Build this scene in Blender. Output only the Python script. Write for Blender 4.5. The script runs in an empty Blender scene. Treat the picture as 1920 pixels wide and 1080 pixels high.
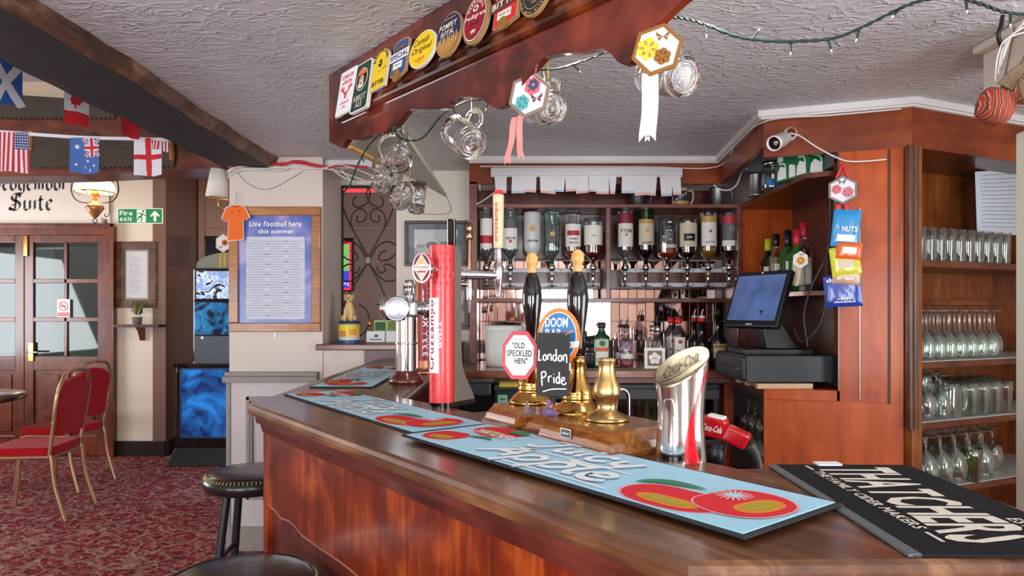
import bpy, bmesh, math, random
from mathutils import Vector, Matrix, Euler
random.seed(7)
PI = math.pi
SC = bpy.context.scene
COL = SC.collection
# ------------------------------------------------------------------ camera
EYE = 1.40; FPX = 1280.0; CXP = 960.0; HYP = 583.0
cam_d = bpy.data.cameras.new('camera'); cam_d.lens = 24; cam_d.sensor_width = 36
cam_d.shift_y = (HYP - 540) / 1920.0; cam_d.clip_start = 0.02
cam = bpy.data.objects.new('camera', cam_d); COL.objects.link(cam)
cam.location = (0, 0, EYE); cam.rotation_euler = (PI / 2, 0, 0)
SC.camera = cam
# ------------------------------------------------------------------ world, lights, exposure
w = bpy.data.worlds.new('world'); SC.world = w; w.use_nodes = True
w.node_tree.nodes['Background'].inputs[0].default_value = (0.80, 0.90, 1.0, 1)
w.node_tree.nodes['Background'].inputs[1].default_value = 1.0
vs = SC.view_settings
vs.view_transform = 'Standard'; vs.look = 'None'; vs.gamma = 1.0; vs.use_curve_mapping = False
vs.exposure = 0.52
SC.cycles.max_bounces = 10; SC.cycles.transparent_max_bounces = 24
SC.cycles.glossy_bounces = 5; SC.cycles.transmission_bounces = 10; SC.cycles.diffuse_bounces = 5
SC.cycles.sample_clamp_indirect = 6.0
SC.cycles.caustics_reflective = False; SC.cycles.caustics_refractive = False
def area(name, loc, rot, sx, sy, power, col=(1, 1, 1)):
    l = bpy.data.lights.new(name, 'AREA'); l.shape = 'RECTANGLE'; l.size = sx; l.size_y = sy
    l.energy = power; l.color = col
    o = bpy.data.objects.new(name, l); COL.objects.link(o); o.location = loc; o.rotation_euler = rot
    return o
DAY = (0.93, 0.97, 1.0)
UP = PI / 2 + .40
area('window_light', (-1.9, -2.62, 1.25), (UP, 0, 0), 1.5, 1.3, 70, DAY)
area('window_light', (0.9, -2.62, 1.25), (UP, 0, 0), 1.5, 1.3, 70, DAY)
area('window_light', (-6.3, 4.3, 1.5), (UP, 0, -PI / 2), 2.2, 1.4, 75, DAY)
area('window_light', (-4.2, -2.62, 1.3), (UP, 0, 0), 1.5, 1.3, 60, DAY)
area('window_light', (2.95, 0.2, 1.25), (UP, 0, PI / 2), 1.8, 1.2, 45, DAY)
def point(name, loc, power, col, r=0.04):
    l = bpy.data.lights.new(name, 'POINT'); l.energy = power; l.color = col; l.shadow_soft_size = r
    o = bpy.data.objects.new(name, l); COL.objects.link(o); o.location = loc
    return o
# ------------------------------------------------------------------ placing helpers
def at(px, py, Y):
    return Vector(((px - CXP) / FPX * Y, Y, EYE + (HYP - py) / FPX * Y))
def ong(px, py, z):
    Y = FPX * (EYE - z) / (py - HYP)
    return Vector(((px - CXP) / FPX * Y, Y, z))
def onp(px, py, p0, n):
    d = Vector(((px - CXP) / FPX, 1.0, (HYP - py) / FPX)); o = Vector((0, 0, EYE))
    t = (Vector(p0) - o).dot(Vector(n)) / d.dot(Vector(n))
    return o + d * t
def frame(origin, xaxis, zaxis=(0, 0, 1)):
    """matrix: local x along xaxis, local z along zaxis (made orthogonal), y = z cross x"""
    x = Vector(xaxis).normalized(); z = Vector(zaxis); z = (z - x * z.dot(x)).normalized(); y = z.cross(x)
    m = Matrix((x, y, z)).transposed().to_4x4(); m.translation = Vector(origin); return m
def axis_frame(origin, zaxis, hint=(0, 0, 1)):
    """matrix with local z along zaxis"""
    z = Vector(zaxis).normalized(); h = Vector(hint)
    if abs(z.dot(h.normalized())) > .98: h = Vector((1, 0, 0))
    x = h.cross(z).normalized(); y = z.cross(x)
    m = Matrix((x, y, z)).transposed().to_4x4(); m.translation = Vector(origin); return m
def T(x=0, y=0, z=0): return Matrix.Translation((x, y, z))
def RX(a): return Matrix.Rotation(a, 4, 'X')
def RY(a): return Matrix.Rotation(a, 4, 'Y')
def RZ(a): return Matrix.Rotation(a, 4, 'Z')
def S(x, y, z): return Matrix.Diagonal((x, y, z, 1))
def catmull(pts, n=8, closed=False):
    pts = [Vector(p) for p in pts]; out = []
    N = len(pts); rng = range(N if closed else N - 1)
    for i in rng:
        if closed: p0, p1, p2, p3 = pts[i - 1], pts[i], pts[(i + 1) % N], pts[(i + 2) % N]
        else: p0, p1, p2, p3 = pts[max(i - 1, 0)], pts[i], pts[i + 1], pts[min(i + 2, N - 1)]
        for k in range(n):
            t = k / n
            out.append(0.5 * ((2 * p1) + (-p0 + p2) * t + (2 * p0 - 5 * p1 + 4 * p2 - p3) * t * t + (-p0 + 3 * p1 - 3 * p2 + p3) * t ** 3))
    if not closed: out.append(pts[-1])
    return out
# ------------------------------------------------------------------ glyphs (built-in font, one mesh per character)
GLY = {}
def load_glyphs():
    chars = 'ABCDEFGHIJKLMNOPQRSTUVWXYZabcdefghijklmnopqrstuvwxyz0123456789."&\'-'
    for bold in (0, 1):
        for ch in chars:
            cu = bpy.data.curves.new('glyph', 'FONT'); cu.body = ch; cu.size = 1; cu.resolution_u = 2
            cu.offset = 0.022 if bold else 0.0
            ob = bpy.data.objects.new('glyph', cu)
            me = ob.to_mesh()
            v = [(p.co.x, p.co.y) for p in me.vertices]; f = [tuple(p.vertices) for p in me.polygons]
            ob.to_mesh_clear(); bpy.data.objects.remove(ob); bpy.data.curves.remove(cu)
            x0 = min(p[0] for p in v); x1 = max(p[0] for p in v)
            GLY[(bold, ch)] = ([(p[0] - x0, p[1]) for p in v], f, x1 - x0)
load_glyphs()
def layout(s, bold=0, gap=0.085):
    V = []; Fc = []; x = 0
    for ch in s:
        if ch == ' ': x += 0.3; continue
        g = GLY.get((bold, ch))
        if g is None: continue
        b = len(V); V += [(p[0] + x, p[1]) for p in g[0]]; Fc += [tuple(i + b for i in f) for f in g[1]]
        x += g[2] + gap
    return V, Fc
# ------------------------------------------------------------------ mesh builder
class MB:
    def __init__(s): s.v = []; s.f = []; s.m = []; s.s = []
    def add(s, vs, fs, M=None, mat=0, smooth=False):
        b = len(s.v)
        s.v += [tuple(M @ Vector(p)) for p in vs] if M is not None else [tuple(p) for p in vs]
        for f in fs: s.f.append(tuple(i + b for i in f)); s.m.append(mat); s.s.append(smooth)
        return s
    def box(s, x0, x1, y0, y1, z0, z1, M=None, mat=0):
        vs = [(x, y, z) for z in (z0, z1) for y in (y0, y1) for x in (x0, x1)]
        return s.add(vs, [(0, 2, 3, 1), (4, 5, 7, 6), (0, 1, 5, 4), (2, 6, 7, 3), (0, 4, 6, 2), (1, 3, 7, 5)], M, mat)
    def prism(s, poly, z0, z1, M=None, mat=0, mat_side=None, smooth=False):
        n = len(poly); vs = [(p[0], p[1], z0) for p in poly] + [(p[0], p[1], z1) for p in poly]
        s.add(vs, [tuple(range(n - 1, -1, -1)), tuple(range(n, 2 * n))], M, mat)
        return s.add(vs, [(i, (i + 1) % n, n + (i + 1) % n, n + i) for i in range(n)], M, mat if mat_side is None else mat_side, smooth)
    def flat(s, poly, z=0, M=None, mat=0):
        return s.add([(p[0], p[1], z) for p in poly], [tuple(range(len(poly)))], M, mat)
    def lathe(s, prof, seg=16, M=None, mat=0, smooth=True, a0=0, a1=2 * PI, closed_prof=False):
        full = abs(a1 - a0 - 2 * PI) < 1e-6; na = seg if full else seg + 1
        vs = []; n = len(prof)
        for k in range(na):
            a = a0 + (a1 - a0) * k / seg; c, q = math.cos(a), math.sin(a)
            vs += [(r * c, r * q, z) for r, z in prof]
        fs = []
        for k in range(seg):
            k2 = (k + 1) % na if full else k + 1
            for i in range(n if closed_prof else n - 1):
                j = (i + 1) % n
                if prof[i][0] < 1e-7 and prof[j][0] < 1e-7: continue
                if prof[i][0] < 1e-7: fs.append((k * n + i, k2 * n + j, k * n + j))
                elif prof[j][0] < 1e-7: fs.append((k * n + i, k2 * n + i, k * n + j))
                else: fs.append((k * n + i, k2 * n + i, k2 * n + j, k * n + j))
        return s.add(vs, fs, M, mat, smooth)
    def cyl(s, r, z0, z1, seg=16, M=None, mat=0, r2=None):
        r2 = r if r2 is None else r2
        s.lathe([(r, z0), (r2, z1)], seg, M, mat, True)
        for rr, z in ((r, z0), (r2, z1)):
            s.flat([(rr * math.cos(2 * PI * k / seg), rr * math.sin(2 * PI * k / seg)) for k in range(seg)], z, M, mat)
        return s
    def tube(s, pts, r, seg=8, closed=False, mat=0, M=None, flat=1.0):
        pts = [Vector(p) for p in pts]; n = len(pts); vs = []; fs = []
        rs = r if isinstance(r, (list, tuple)) else [r] * n
        up = None
        for i, p in enumerate(pts):
            a = pts[(i - 1) % n] if (closed or i) else p; b = pts[(i + 1) % n] if (closed or i < n - 1) else p
            t = (b - a).normalized() if (b - a).length > 1e-9 else Vector((0, 0, 1))
            if up is None:
                up = Vector((0, 0, 1)) if abs(t.z) < .9 else Vector((1, 0, 0))
            x = up.cross(t)
            if x.length < 1e-4: x = t.orthogonal()
            x.normalize(); y = t.cross(x); up = y
            for k in range(seg):
                an = 2 * PI * k / seg; vs.append(p + x * math.cos(an) * rs[i] + y * math.sin(an) * rs[i] * flat)
        for i in range(n if closed else n - 1):
            j = (i + 1) % n
            for k in range(seg):
                k2 = (k + 1) % seg; fs.append((i * seg + k, i * seg + k2, j * seg + k2, j * seg + k))
        s.add(vs, fs, M, mat, True)
        if not closed: s.add(vs, [tuple(range(seg))[::-1], tuple((n - 1) * seg + k for k in range(seg))], M, mat)
        return s
    def sphere(s, c, r, M=None, mat=0, seg=14, ring=9):
        rr = r if isinstance(r, (list, tuple)) else (r, r, r)
        prof = [(math.sin(PI * i / ring), -math.cos(PI * i / ring)) for i in range(ring + 1)]
        prof[0] = (0, -1); prof[-1] = (0, 1)
        m = T(*c) @ S(*rr)
        return s.lathe(prof, seg, (M @ m) if M is not None else m, mat, True)
    def torus(s, R, r, M=None, mat=0, seg=20, sub=6):
        prof = [(R + r * math.cos(2 * PI * k / sub), r * math.sin(2 * PI * k / sub)) for k in range(sub)]
        return s.lathe(prof, seg, M, mat, True, closed_prof=True)
    def text(s, t, x0, x1, y0, y1, z=0, M=None, mat=0, bold=0, shear=0.0, fn=None, gap=0.085):
        if t.startswith('~'):          # print too small to read in the photograph: a row of short marks
            n = max(3, len(t) - 1); V = []; Fc = []
            for i in range(n):
                h = (.55, 1, .7, .9)[i % 4]; V += [(i, 0), (i + .62, 0), (i + .62, h), (i, h)]; Fc.append(tuple(range(4 * i, 4 * i + 4)))
        else: V, Fc = layout(t, bold, gap)
        if not V: return s
        ax = min(p[0] for p in V); bx = max(p[0] for p in V); ay = min(p[1] for p in V); by = max(p[1] for p in V)
        sx = (x1 - x0) / max(bx - ax, 1e-6); sy = (y1 - y0) / max(by - ay, 1e-6)
        P = []
        for p in V:
            yy = (p[1] - ay) * sy; xx = (p[0] - ax) * sx + shear * yy
            q = (x0 + xx, y0 + yy, z); P.append(fn(*q) if fn else q)
        return s.add(P, Fc, M, mat)
    def stroke(s, pts, wdt, z=0, M=None, mat=0, n=6, smoothp=True, fn=None):
        p = catmull([(a[0], a[1], 0) for a in pts], n) if smoothp and len(pts) > 2 else [Vector((a[0], a[1], 0)) for a in pts]
        L = []; R = []
        for i in range(len(p)):
            d = p[min(i + 1, len(p) - 1)] - p[max(i - 1, 0)]
            if d.length < 1e-9: d = Vector((1, 0, 0))
            d.normalize(); nrm = Vector((-d.y, d.x, 0)) * wdt / 2
            L.append(p[i] + nrm); R.append(p[i] - nrm)
        P = [(q.x, q.y, z) for q in L + R]
        if fn: P = [fn(*q) for q in P]
        k = len(p)
        return s.add(P, [(i, i + 1, k + i + 1, k + i) for i in range(k - 1)], M, mat)
    def disc(s, cx, cy, rx, ry, z=0, M=None, mat=0, seg=24, a0=0):
        return s.flat([(cx + rx * math.cos(a0 + 2 * PI * k / seg), cy + ry * math.sin(a0 + 2 * PI * k / seg)) for k in range(seg)], z, M, mat)
    def rect(s, x0, x1, y0, y1, z=0, M=None, mat=0):
        return s.flat([(x0, y0), (x1, y0), (x1, y1), (x0, y1)], z, M, mat)
    def warp(s, fn): s.v = [tuple(fn(*p)) for p in s.v]; return s
    def build(s, name, mats, parent=None, world=False, bevel=0, recalc=True, segs=2, loc=None):
        """link as ONE mesh object. world=True: verts are world coordinates"""
        mats = mats if isinstance(mats, (list, tuple)) else [mats]
        vs = s.v; off = None
        if world:
            if parent is not None:
                inv = PM[parent.name].inverted(); vs = [tuple(inv @ Vector(p)) for p in vs]
            else:
                lo = [min(p[i] for p in vs) for i in range(3)]; hi = [max(p[i] for p in vs) for i in range(3)]
                off = Vector(((lo[0] + hi[0]) / 2, (lo[1] + hi[1]) / 2, lo[2]))
                vs = [(p[0] - off.x, p[1] - off.y, p[2] - off.z) for p in vs]
        me = bpy.data.meshes.new(name); me.from_pydata(vs, [], s.f)
        for mt in mats: me.materials.append(mt)
        me.polygons.foreach_set('material_index', s.m); me.polygons.foreach_set('use_smooth', s.s)
        if recalc:
            bm = bmesh.new(); bm.from_mesh(me); bmesh.ops.recalc_face_normals(bm, faces=bm.faces); bm.to_mesh(me); bm.free()
        me.update()
        o = bpy.data.objects.new(name, me); COL.objects.link(o)
        if parent is not None: o.parent = parent
        if off is not None: o.location = off
        if loc is not None: o.location = loc
        PM[o.name] = (PM[parent.name] if parent is not None else Matrix.Identity(4)) @ Matrix.Translation(o.location)
        if bevel:
            b = o.modifiers.new('bevel', 'BEVEL'); b.width = bevel; b.segments = segs; b.limit_method = 'ANGLE'; b.angle_limit = 0.7
        return o
PM = {}
def tag(o, label, cat, group=None):
    o['label'] = label; o['category'] = cat
    if group: o['group'] = group
    return o
def struct(o): o['kind'] = 'structure'; return o
def thing(name, label, cat, loc=(0, 0, 0), rotz=0, group=None, M=None):
    o = bpy.data.objects.new(name, None); COL.objects.link(o); o.empty_display_size = .05
    if M is None: M = T(*loc) @ RZ(rotz)
    l, q, _ = M.decompose(); o.location = l; o.rotation_mode = 'QUATERNION'; o.rotation_quaternion = q
    PM[o.name] = M
    return tag(o, label, cat, group)
def dup(root, M=None, label=None, group=None):
    r = root.copy(); COL.objects.link(r)
    if M is not None:
        l, q, sc = M.decompose(); r.location = l; r.rotation_mode = 'QUATERNION'; r.rotation_quaternion = q; r.scale = sc
    PM[r.name] = M if M is not None else PM[root.name]
    if label: r['label'] = label
    if group: r['group'] = group
    for ch in list(root.children):
        c = ch.copy(); COL.objects.link(c); c.parent = r
        for g in list(ch.children):
            d = g.copy(); COL.objects.link(d); d.parent = c
    return r
def place(o, M):
    l, q, sc = M.decompose(); o.location = l; o.rotation_mode = 'QUATERNION'; o.rotation_quaternion = q; o.scale = sc; PM[o.name] = M
# ------------------------------------------------------------------ materials
def lin(c):
    f = lambda u: u / 12.92 if u <= .04045 else ((u + .055) / 1.055) ** 2.4
    return tuple(f(x / 255.0) for x in c) + (1.0,)
MATS = {}
def newmat(name):
    m = bpy.data.materials.new(name); m.use_nodes = True; nt = m.node_tree
    return m, nt, nt.nodes['Principled BSDF']
def mat(name, c, rough=.5, metal=0.0, spec=.5, coat=0.0, var=.06, vscale=18, bump=0.0, bscale=60, emit=0.0, trans=0.0, sheen=0.0, ior=1.45, ecol=None):
    if name in MATS: return MATS[name]
    m, nt, b = newmat(name); N = nt.nodes; L = nt.links
    col = lin(c)
    b.inputs['Roughness'].default_value = rough; b.inputs['Metallic'].default_value = metal
    b.inputs['Specular IOR Level'].default_value = spec; b.inputs['Coat Weight'].default_value = coat
    b.inputs['Coat Roughness'].default_value = .08; b.inputs['Transmission Weight'].default_value = trans; b.inputs['IOR'].default_value = ior
    b.inputs['Sheen Weight'].default_value = sheen
    tc = N.new('ShaderNodeTexCoord'); nz = N.new('ShaderNodeTexNoise'); nz.inputs['Scale'].default_value = vscale; nz.inputs['Detail'].default_value = 4
    L.new(tc.outputs['Object'], nz.inputs['Vector'])
    mx = N.new('ShaderNodeMix'); mx.data_type = 'RGBA'
    k1 = 1 - var; k2 = 1 + var
    mx.inputs[6].default_value = tuple(x * k1 for x in col[:3]) + (1,); mx.inputs[7].default_value = tuple(min(1, x * k2) for x in col[:3]) + (1,)
    L.new(nz.outputs['Fac'], mx.inputs[0]); L.new(mx.outputs[2], b.inputs['Base Color'])
    if bump:
        n2 = N.new('ShaderNodeTexNoise'); n2.inputs['Scale'].default_value = bscale; n2.inputs['Detail'].default_value = 5
        L.new(tc.outputs['Object'], n2.inputs['Vector'])
        bp = N.new('ShaderNodeBump'); bp.inputs['Strength'].default_value = bump; bp.inputs['Distance'].default_value = .01
        L.new(n2.outputs['Fac'], bp.inputs['Height']); L.new(bp.outputs['Normal'], b.inputs['Normal'])
    if emit:
        b.inputs['Emission Color'].default_value = lin(ecol or c); b.inputs['Emission Strength'].default_value = emit
    MATS[name] = m; return m
def ramp(N, stops):
    r = N.new('ShaderNodeValToRGB'); e = r.color_ramp.elements
    while len(e) > 1: e.remove(e[-1])
    e[0].position = stops[0][0]; e[0].color = lin(stops[0][1])
    for p, c in stops[1:]:
        q = e.new(p); q.color = lin(c)
    return r
def wood(name, dark, mid, light, axis='X', scale=6, rough=.3, coat=.4, stretch=9, blotch=.5, bump=.08, rot=0.0, spec=.5):
    """varnished timber: long grain along axis, with broad figure and fine pores"""
    if name in MATS: return MATS[name]
    m, nt, b = newmat(name); N = nt.nodes; L = nt.links
    tc = N.new('ShaderNodeTexCoord'); mp = N.new('ShaderNodeMapping')
    sc = [scale * stretch / 3] * 3; sc['XYZ'.index(axis)] = scale / 3
    mp.inputs['Scale'].default_value = sc; mp.inputs['Rotation'].default_value = (0, 0, rot)
    L.new(tc.outputs['Object'], mp.inputs['Vector'])
    n1 = N.new('ShaderNodeTexNoise'); n1.inputs['Scale'].default_value = 1.3; n1.inputs['Detail'].default_value = 8; n1.inputs['Roughness'].default_value = .62; n1.inputs['Distortion'].default_value = .9
    L.new(mp.outputs['Vector'], n1.inputs['Vector'])
    n2 = N.new('ShaderNodeTexNoise'); n2.inputs['Scale'].default_value = scale * .55; n2.inputs['Detail'].default_value = 3; n2.inputs['Distortion'].default_value = 1.2
    L.new(tc.outputs['Object'], n2.inputs['Vector'])
    mx = N.new('ShaderNodeMix'); mx.inputs[0].default_value = blotch
    L.new(n1.outputs['Fac'], mx.inputs[2]); L.new(n2.outputs['Fac'], mx.inputs[3])
    r = ramp(N, [(.32, dark), (.50, mid), (.68, light)])
    L.new(mx.outputs[0], r.inputs['Fac']); L.new(r.outputs['Color'], b.inputs['Base Color'])
    rr = N.new('ShaderNodeMapRange'); rr.inputs['To Min'].default_value = rough * .8; rr.inputs['To Max'].default_value = rough * 1.35
    L.new(n2.outputs['Fac'], rr.inputs['Value']); L.new(rr.outputs['Result'], b.inputs['Roughness'])
    b.inputs['Coat Weight'].default_value = coat; b.inputs['Coat Roughness'].default_value = .12; b.inputs['Specular IOR Level'].default_value = spec
    bp = N.new('ShaderNodeBump'); bp.inputs['Strength'].default_value = bump; bp.inputs['Distance'].default_value = .006
    L.new(n1.outputs['Fac'], bp.inputs['Height']); L.new(bp.outputs['Normal'], b.inputs['Normal'])
    MATS[name] = m; return m
def thin_glass(name, tint=(245, 250, 248), edge=.75, base=.06, gl=(255, 255, 255), rough=.02):
    """thin clear sheet: sees through face-on, mirrors at grazing angles"""
    if name in MATS: return MATS[name]
    m, nt, b = newmat(name); N = nt.nodes; L = nt.links; N.remove(b); out = N['Material Output']
    t = N.new('ShaderNodeBsdfTransparent'); t.inputs[0].default_value = lin(tint)
    g = N.new('ShaderNodeBsdfGlossy'); g.inputs['Color'].default_value = lin(gl); g.inputs['Roughness'].default_value = rough
    lw = N.new('ShaderNodeLayerWeight'); lw.inputs['Blend'].default_value = .38
    mr = N.new('ShaderNodeMapRange'); mr.inputs['To Min'].default_value = base; mr.inputs['To Max'].default_value = edge
    L.new(lw.outputs['Facing'], mr.inputs['Value'])
    mx = N.new('ShaderNodeMixShader'); L.new(mr.outputs['Result'], mx.inputs[0]); L.new(t.outputs[0], mx.inputs[1]); L.new(g.outputs[0], mx.inputs[2])
    L.new(mx.outputs[0], out.inputs['Surface']); MATS[name] = m; return m
def carpet():
    m, nt, b = newmat('patterned_carpet'); N = nt.nodes; L = nt.links
    tc = N.new('ShaderNodeTexCoord')
    nz = N.new('ShaderNodeTexNoise'); nz.inputs['Scale'].default_value = 5; nz.inputs['Detail'].default_value = 4
    L.new(tc.outputs['Object'], nz.inputs['Vector'])
    ad = N.new('ShaderNodeVectorMath'); ad.operation = 'MULTIPLY_ADD'; ad.inputs[1].default_value = (.16, .16, 0)
    L.new(nz.outputs['Color'], ad.inputs[0]); L.new(tc.outputs['Object'], ad.inputs[2])
    v1 = N.new('ShaderNodeTexVoronoi'); v1.inputs['Scale'].default_value = 6.5; v1.feature = 'DISTANCE_TO_EDGE'; L.new(ad.outputs[0], v1.inputs['Vector'])
    v2 = N.new('ShaderNodeTexVoronoi'); v2.inputs['Scale'].default_value = 17; L.new(ad.outputs[0], v2.inputs['Vector'])
    n3 = N.new('ShaderNodeTexNoise'); n3.inputs['Scale'].default_value = 19; n3.inputs['Detail'].default_value = 2; n3.inputs['Distortion'].default_value = 2.2
    L.new(ad.outputs[0], n3.inputs['Vector'])
    r1 = ramp(N, [(.0, (186, 164, 148)), (.04, (170, 128, 118)), (.09, (54, 40, 44)), (.13, (132, 40, 50)), (.3, (150, 50, 62)), (.42, (200, 170, 152)), (.5, (110, 36, 44))])
    L.new(v1.outputs['Distance'], r1.inputs['Fac'])
    r2 = ramp(N, [(.34, (40, 38, 44)), (.43, (122, 32, 44)), (.55, (150, 46, 58)), (.61, (206, 186, 168)), (.68, (84, 78, 74))])
    L.new(n3.outputs['Fac'], r2.inputs['Fac'])
    mx = N.new('ShaderNodeMix'); mx.data_type = 'RGBA'; mx.inputs[0].default_value = .6
    L.new(r1.outputs['Color'], mx.inputs[6]); L.new(r2.outputs['Color'], mx.inputs[7])
    r3 = ramp(N, [(.0, (190, 160, 140)), (.18, (150, 60, 66)), (.3, (255, 255, 255)), (1, (255, 255, 255))])
    L.new(v2.outputs['Distance'], r3.inputs['Fac'])
    m2 = N.new('ShaderNodeMix'); m2.data_type = 'RGBA'; m2.blend_type = 'MULTIPLY'; m2.inputs[0].default_value = .5
    L.new(mx.outputs[2], m2.inputs[6]); L.new(r3.outputs['Color'], m2.inputs[7])
    L.new(m2.outputs[2], b.inputs['Base Color'])
    b.inputs['Roughness'].default_value = .95; b.inputs['Specular IOR Level'].default_value = .1
    n4 = N.new('ShaderNodeTexNoise'); n4.inputs['Scale'].default_value = 400; L.new(tc.outputs['Object'], n4.inputs['Vector'])
    bp = N.new('ShaderNodeBump'); bp.inputs['Strength'].default_value = .4; bp.inputs['Distance'].default_value = .004
    L.new(n4.outputs['Fac'], bp.inputs['Height']); L.new(bp.outputs['Normal'], b.inputs['Normal'])
    return m
def artex():
    m, nt, b = newmat('artex_plaster'); N = nt.nodes; L = nt.links
    tc = N.new('ShaderNodeTexCoord'); mp = N.new('ShaderNodeMapping'); mp.inputs['Scale'].default_value = (7.5, 15, 10)
    L.new(tc.outputs['Object'], mp.inputs['Vector'])
    n1 = N.new('ShaderNodeTexNoise'); n1.inputs['Scale'].default_value = 1.0; n1.inputs['Detail'].default_value = 4; n1.inputs['Distortion'].default_value = 1.6
    L.new(mp.outputs['Vector'], n1.inputs['Vector'])
    r1 = N.new('ShaderNodeValToRGB'); e = r1.color_ramp.elements
    e[0].position = .43; e[0].color = (0, 0, 0, 1); e[1].position = .50; e[1].color = (1, 1, 1, 1)
    q = e.new(.535); q.color = (.25, .25, .25, 1); q = e.new(.60); q.color = (0.0, 0.0, 0.0, 1)
    L.new(n1.outputs['Fac'], r1.inputs['Fac'])
    n2 = N.new('ShaderNodeTexNoise'); n2.inputs['Scale'].default_value = 1.6; n2.inputs['Detail'].default_value = 3; L.new(tc.outputs['Object'], n2.inputs['Vector'])
    r2 = ramp(N, [(.3, (206, 208, 212)), (.7, (224, 226, 229))]); L.new(n2.outputs['Fac'], r2.inputs['Fac']); L.new(r2.outputs['Color'], b.inputs['Base Color'])
    b.inputs['Roughness'].default_value = .55
    bp = N.new('ShaderNodeBump'); bp.inputs['Strength'].default_value = .55; bp.inputs['Distance'].default_value = .012
    L.new(r1.outputs['Color'], bp.inputs['Height']); L.new(bp.outputs['Normal'], b.inputs['Normal'])
    return m
CARPET = carpet(); ARTEX = artex()
CREAM = mat('cream_paint', (222, 208, 190), .5, var=.05, vscale=3, bump=.05, bscale=30)
PILLAR = mat('pale_cream_paint', (214, 203, 192), .45, var=.05, vscale=4, bump=.06, bscale=25)
GREYPAINT = mat('grey_white_paint', (206, 200, 198), .45, var=.05, vscale=6, bump=.05)
DADO = mat('scuffed_grey_paint', (150, 142, 138), .5, var=.22, vscale=40, bump=.15, bscale=90)
MAUVE = mat('mauve_paint', (172, 150, 142), .6, var=.05, vscale=3)
BROWNPAINT = mat('gloss_brown_paint', (126, 96, 84), .22, var=.08, vscale=5, coat=.3)
WHITEP = mat('white_gloss_paint', (226, 224, 224), .35, var=.04)
WHITE = mat('white_plastic', (232, 232, 230), .35, var=.03)
PAPER = mat('paper_white', (228, 228, 232), .8, var=.05, vscale=40)
BLACK = mat('black_plastic', (24, 24, 27), .35, var=.1)
BLACKG = mat('gloss_black', (16, 14, 15), .08, var=.1, coat=.6)
DGREY = mat('dark_grey_plastic', (52, 55, 60), .4, var=.1)
STEEL = mat('brushed_steel', (190, 192, 195), .28, metal=1, var=.08)
CHROME = mat('polished_chrome', (226, 228, 232), .07, metal=1, var=.02)
PEWTER = mat('dull_pewter', (150, 150, 150), .38, metal=1, var=.15)
BRASS = mat('polished_brass', (206, 160, 84), .16, metal=1, var=.1, vscale=30)
BRASSP = mat('pale_brass', (205, 172, 112), .27, metal=1, var=.1, vscale=30)
COPPER = mat('polished_copper', (214, 150, 116), .14, metal=1, var=.06)
IRON = mat('black_iron', (38, 34, 34), .5, var=.2)
GOLDM = mat('gold_print', (190, 146, 66), .35, metal=.6, var=.1)
RED = mat('signal_red', (214, 30, 40), .3, var=.06)
CREAMW = mat('ivory_print', (238, 230, 208), .5, var=.03)
YELLOW = mat('strong_yellow', (246, 210, 30), .4, var=.04)
ORANGE = mat('warm_orange', (240, 124, 36), .45, var=.05)
GREEN = mat('sign_green', (20, 142, 76), .4, var=.04)
NAVY = mat('navy_print', (36, 40, 84), .4, var=.06)
BLUE = mat('mid_blue', (38, 110, 168), .4, var=.06)
INK = mat('black_ink', (22, 20, 22), .5, var=.05)
WPRINT = mat('white_print', (244, 244, 244), .5, var=.02)
WD_RED = wood('red_mahogany', (60, 14, 8), (128, 34, 16), (178, 66, 30), 'Y', 7, .24, .6, 7)
WD_REDV = wood('red_mahogany_upright', (60, 16, 8), (124, 42, 18), (170, 74, 34), 'Z', 6, .28, .3, 8)
WD_ORANGE = wood('orange_veneer', (126, 42, 10), (176, 74, 18), (208, 104, 36), 'Z', 4, .36, .10, 6, blotch=.55, spec=.3)
WD_FRONT = wood('bar_front_veneer', (46, 10, 4), (118, 38, 10), (184, 84, 26), 'Z', 7, .32, .15, 14, blotch=.62, spec=.35)
WD_DARK = wood('dark_red_brown_timber', (44, 14, 11), (84, 32, 24), (122, 58, 42), 'X', 6, .3, .4, 9)
WD_DARKV = wood('dark_red_brown_upright', (44, 14, 11), (84, 32, 24), (118, 54, 40), 'Z', 6, .3, .4, 9)
WD_SHELF = wood('shelf_timber', (66, 26, 22), (112, 56, 46), (146, 86, 72), 'X', 6, .35, .3, 9)
WD_TOP = wood('worn_bar_top', (52, 28, 18), (104, 66, 42), (162, 116, 76), 'X', 5, .28, .35, 14, blotch=.5)
WD_OAK = wood('gold_oak', (110, 60, 20), (168, 102, 38), (200, 138, 62), 'X', 7, .35, .3, 12)
WD_PUMP = wood('pump_base_oak', (82, 38, 12), (140, 80, 28), (186, 122, 52), 'X', 14, .2, .8, 8, blotch=.3)
WD_BLACK = wood('black_stained_beam', (22, 15, 13), (34, 25, 22), (54, 41, 36), 'Y', 8, .75, .0, 8, bump=.3)
WD_EDGE = wood('rubbed_brown_beam_edge', (44, 26, 20), (104, 72, 56), (168, 134, 112), 'Y', 9, .5, .1, 4, bump=.4)
WD_LINTEL = wood('lintel_timber', (54, 22, 14), (104, 48, 30), (150, 80, 48), 'X', 5, .35, .3, 6)
WD_DOOR = wood('door_mahogany', (62, 22, 14), (104, 44, 26), (136, 66, 40), 'Z', 6, .3, .4, 9)
WD_CAB = wood('cabinet_pine_stain', (80, 36, 14), (130, 68, 28), (160, 96, 46), 'Z', 6, .35, .3, 8)
WD_CABX = wood('cabinet_shelf_stain', (58, 24, 12), (96, 46, 24), (124, 70, 40), 'X', 6, .35, .3, 8)
GLASS = mat('clear_glass', (255, 255, 255), .02, trans=1.0, var=0, ior=1.45)
TGLASS = thin_glass('thin_clear_glass')
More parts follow.
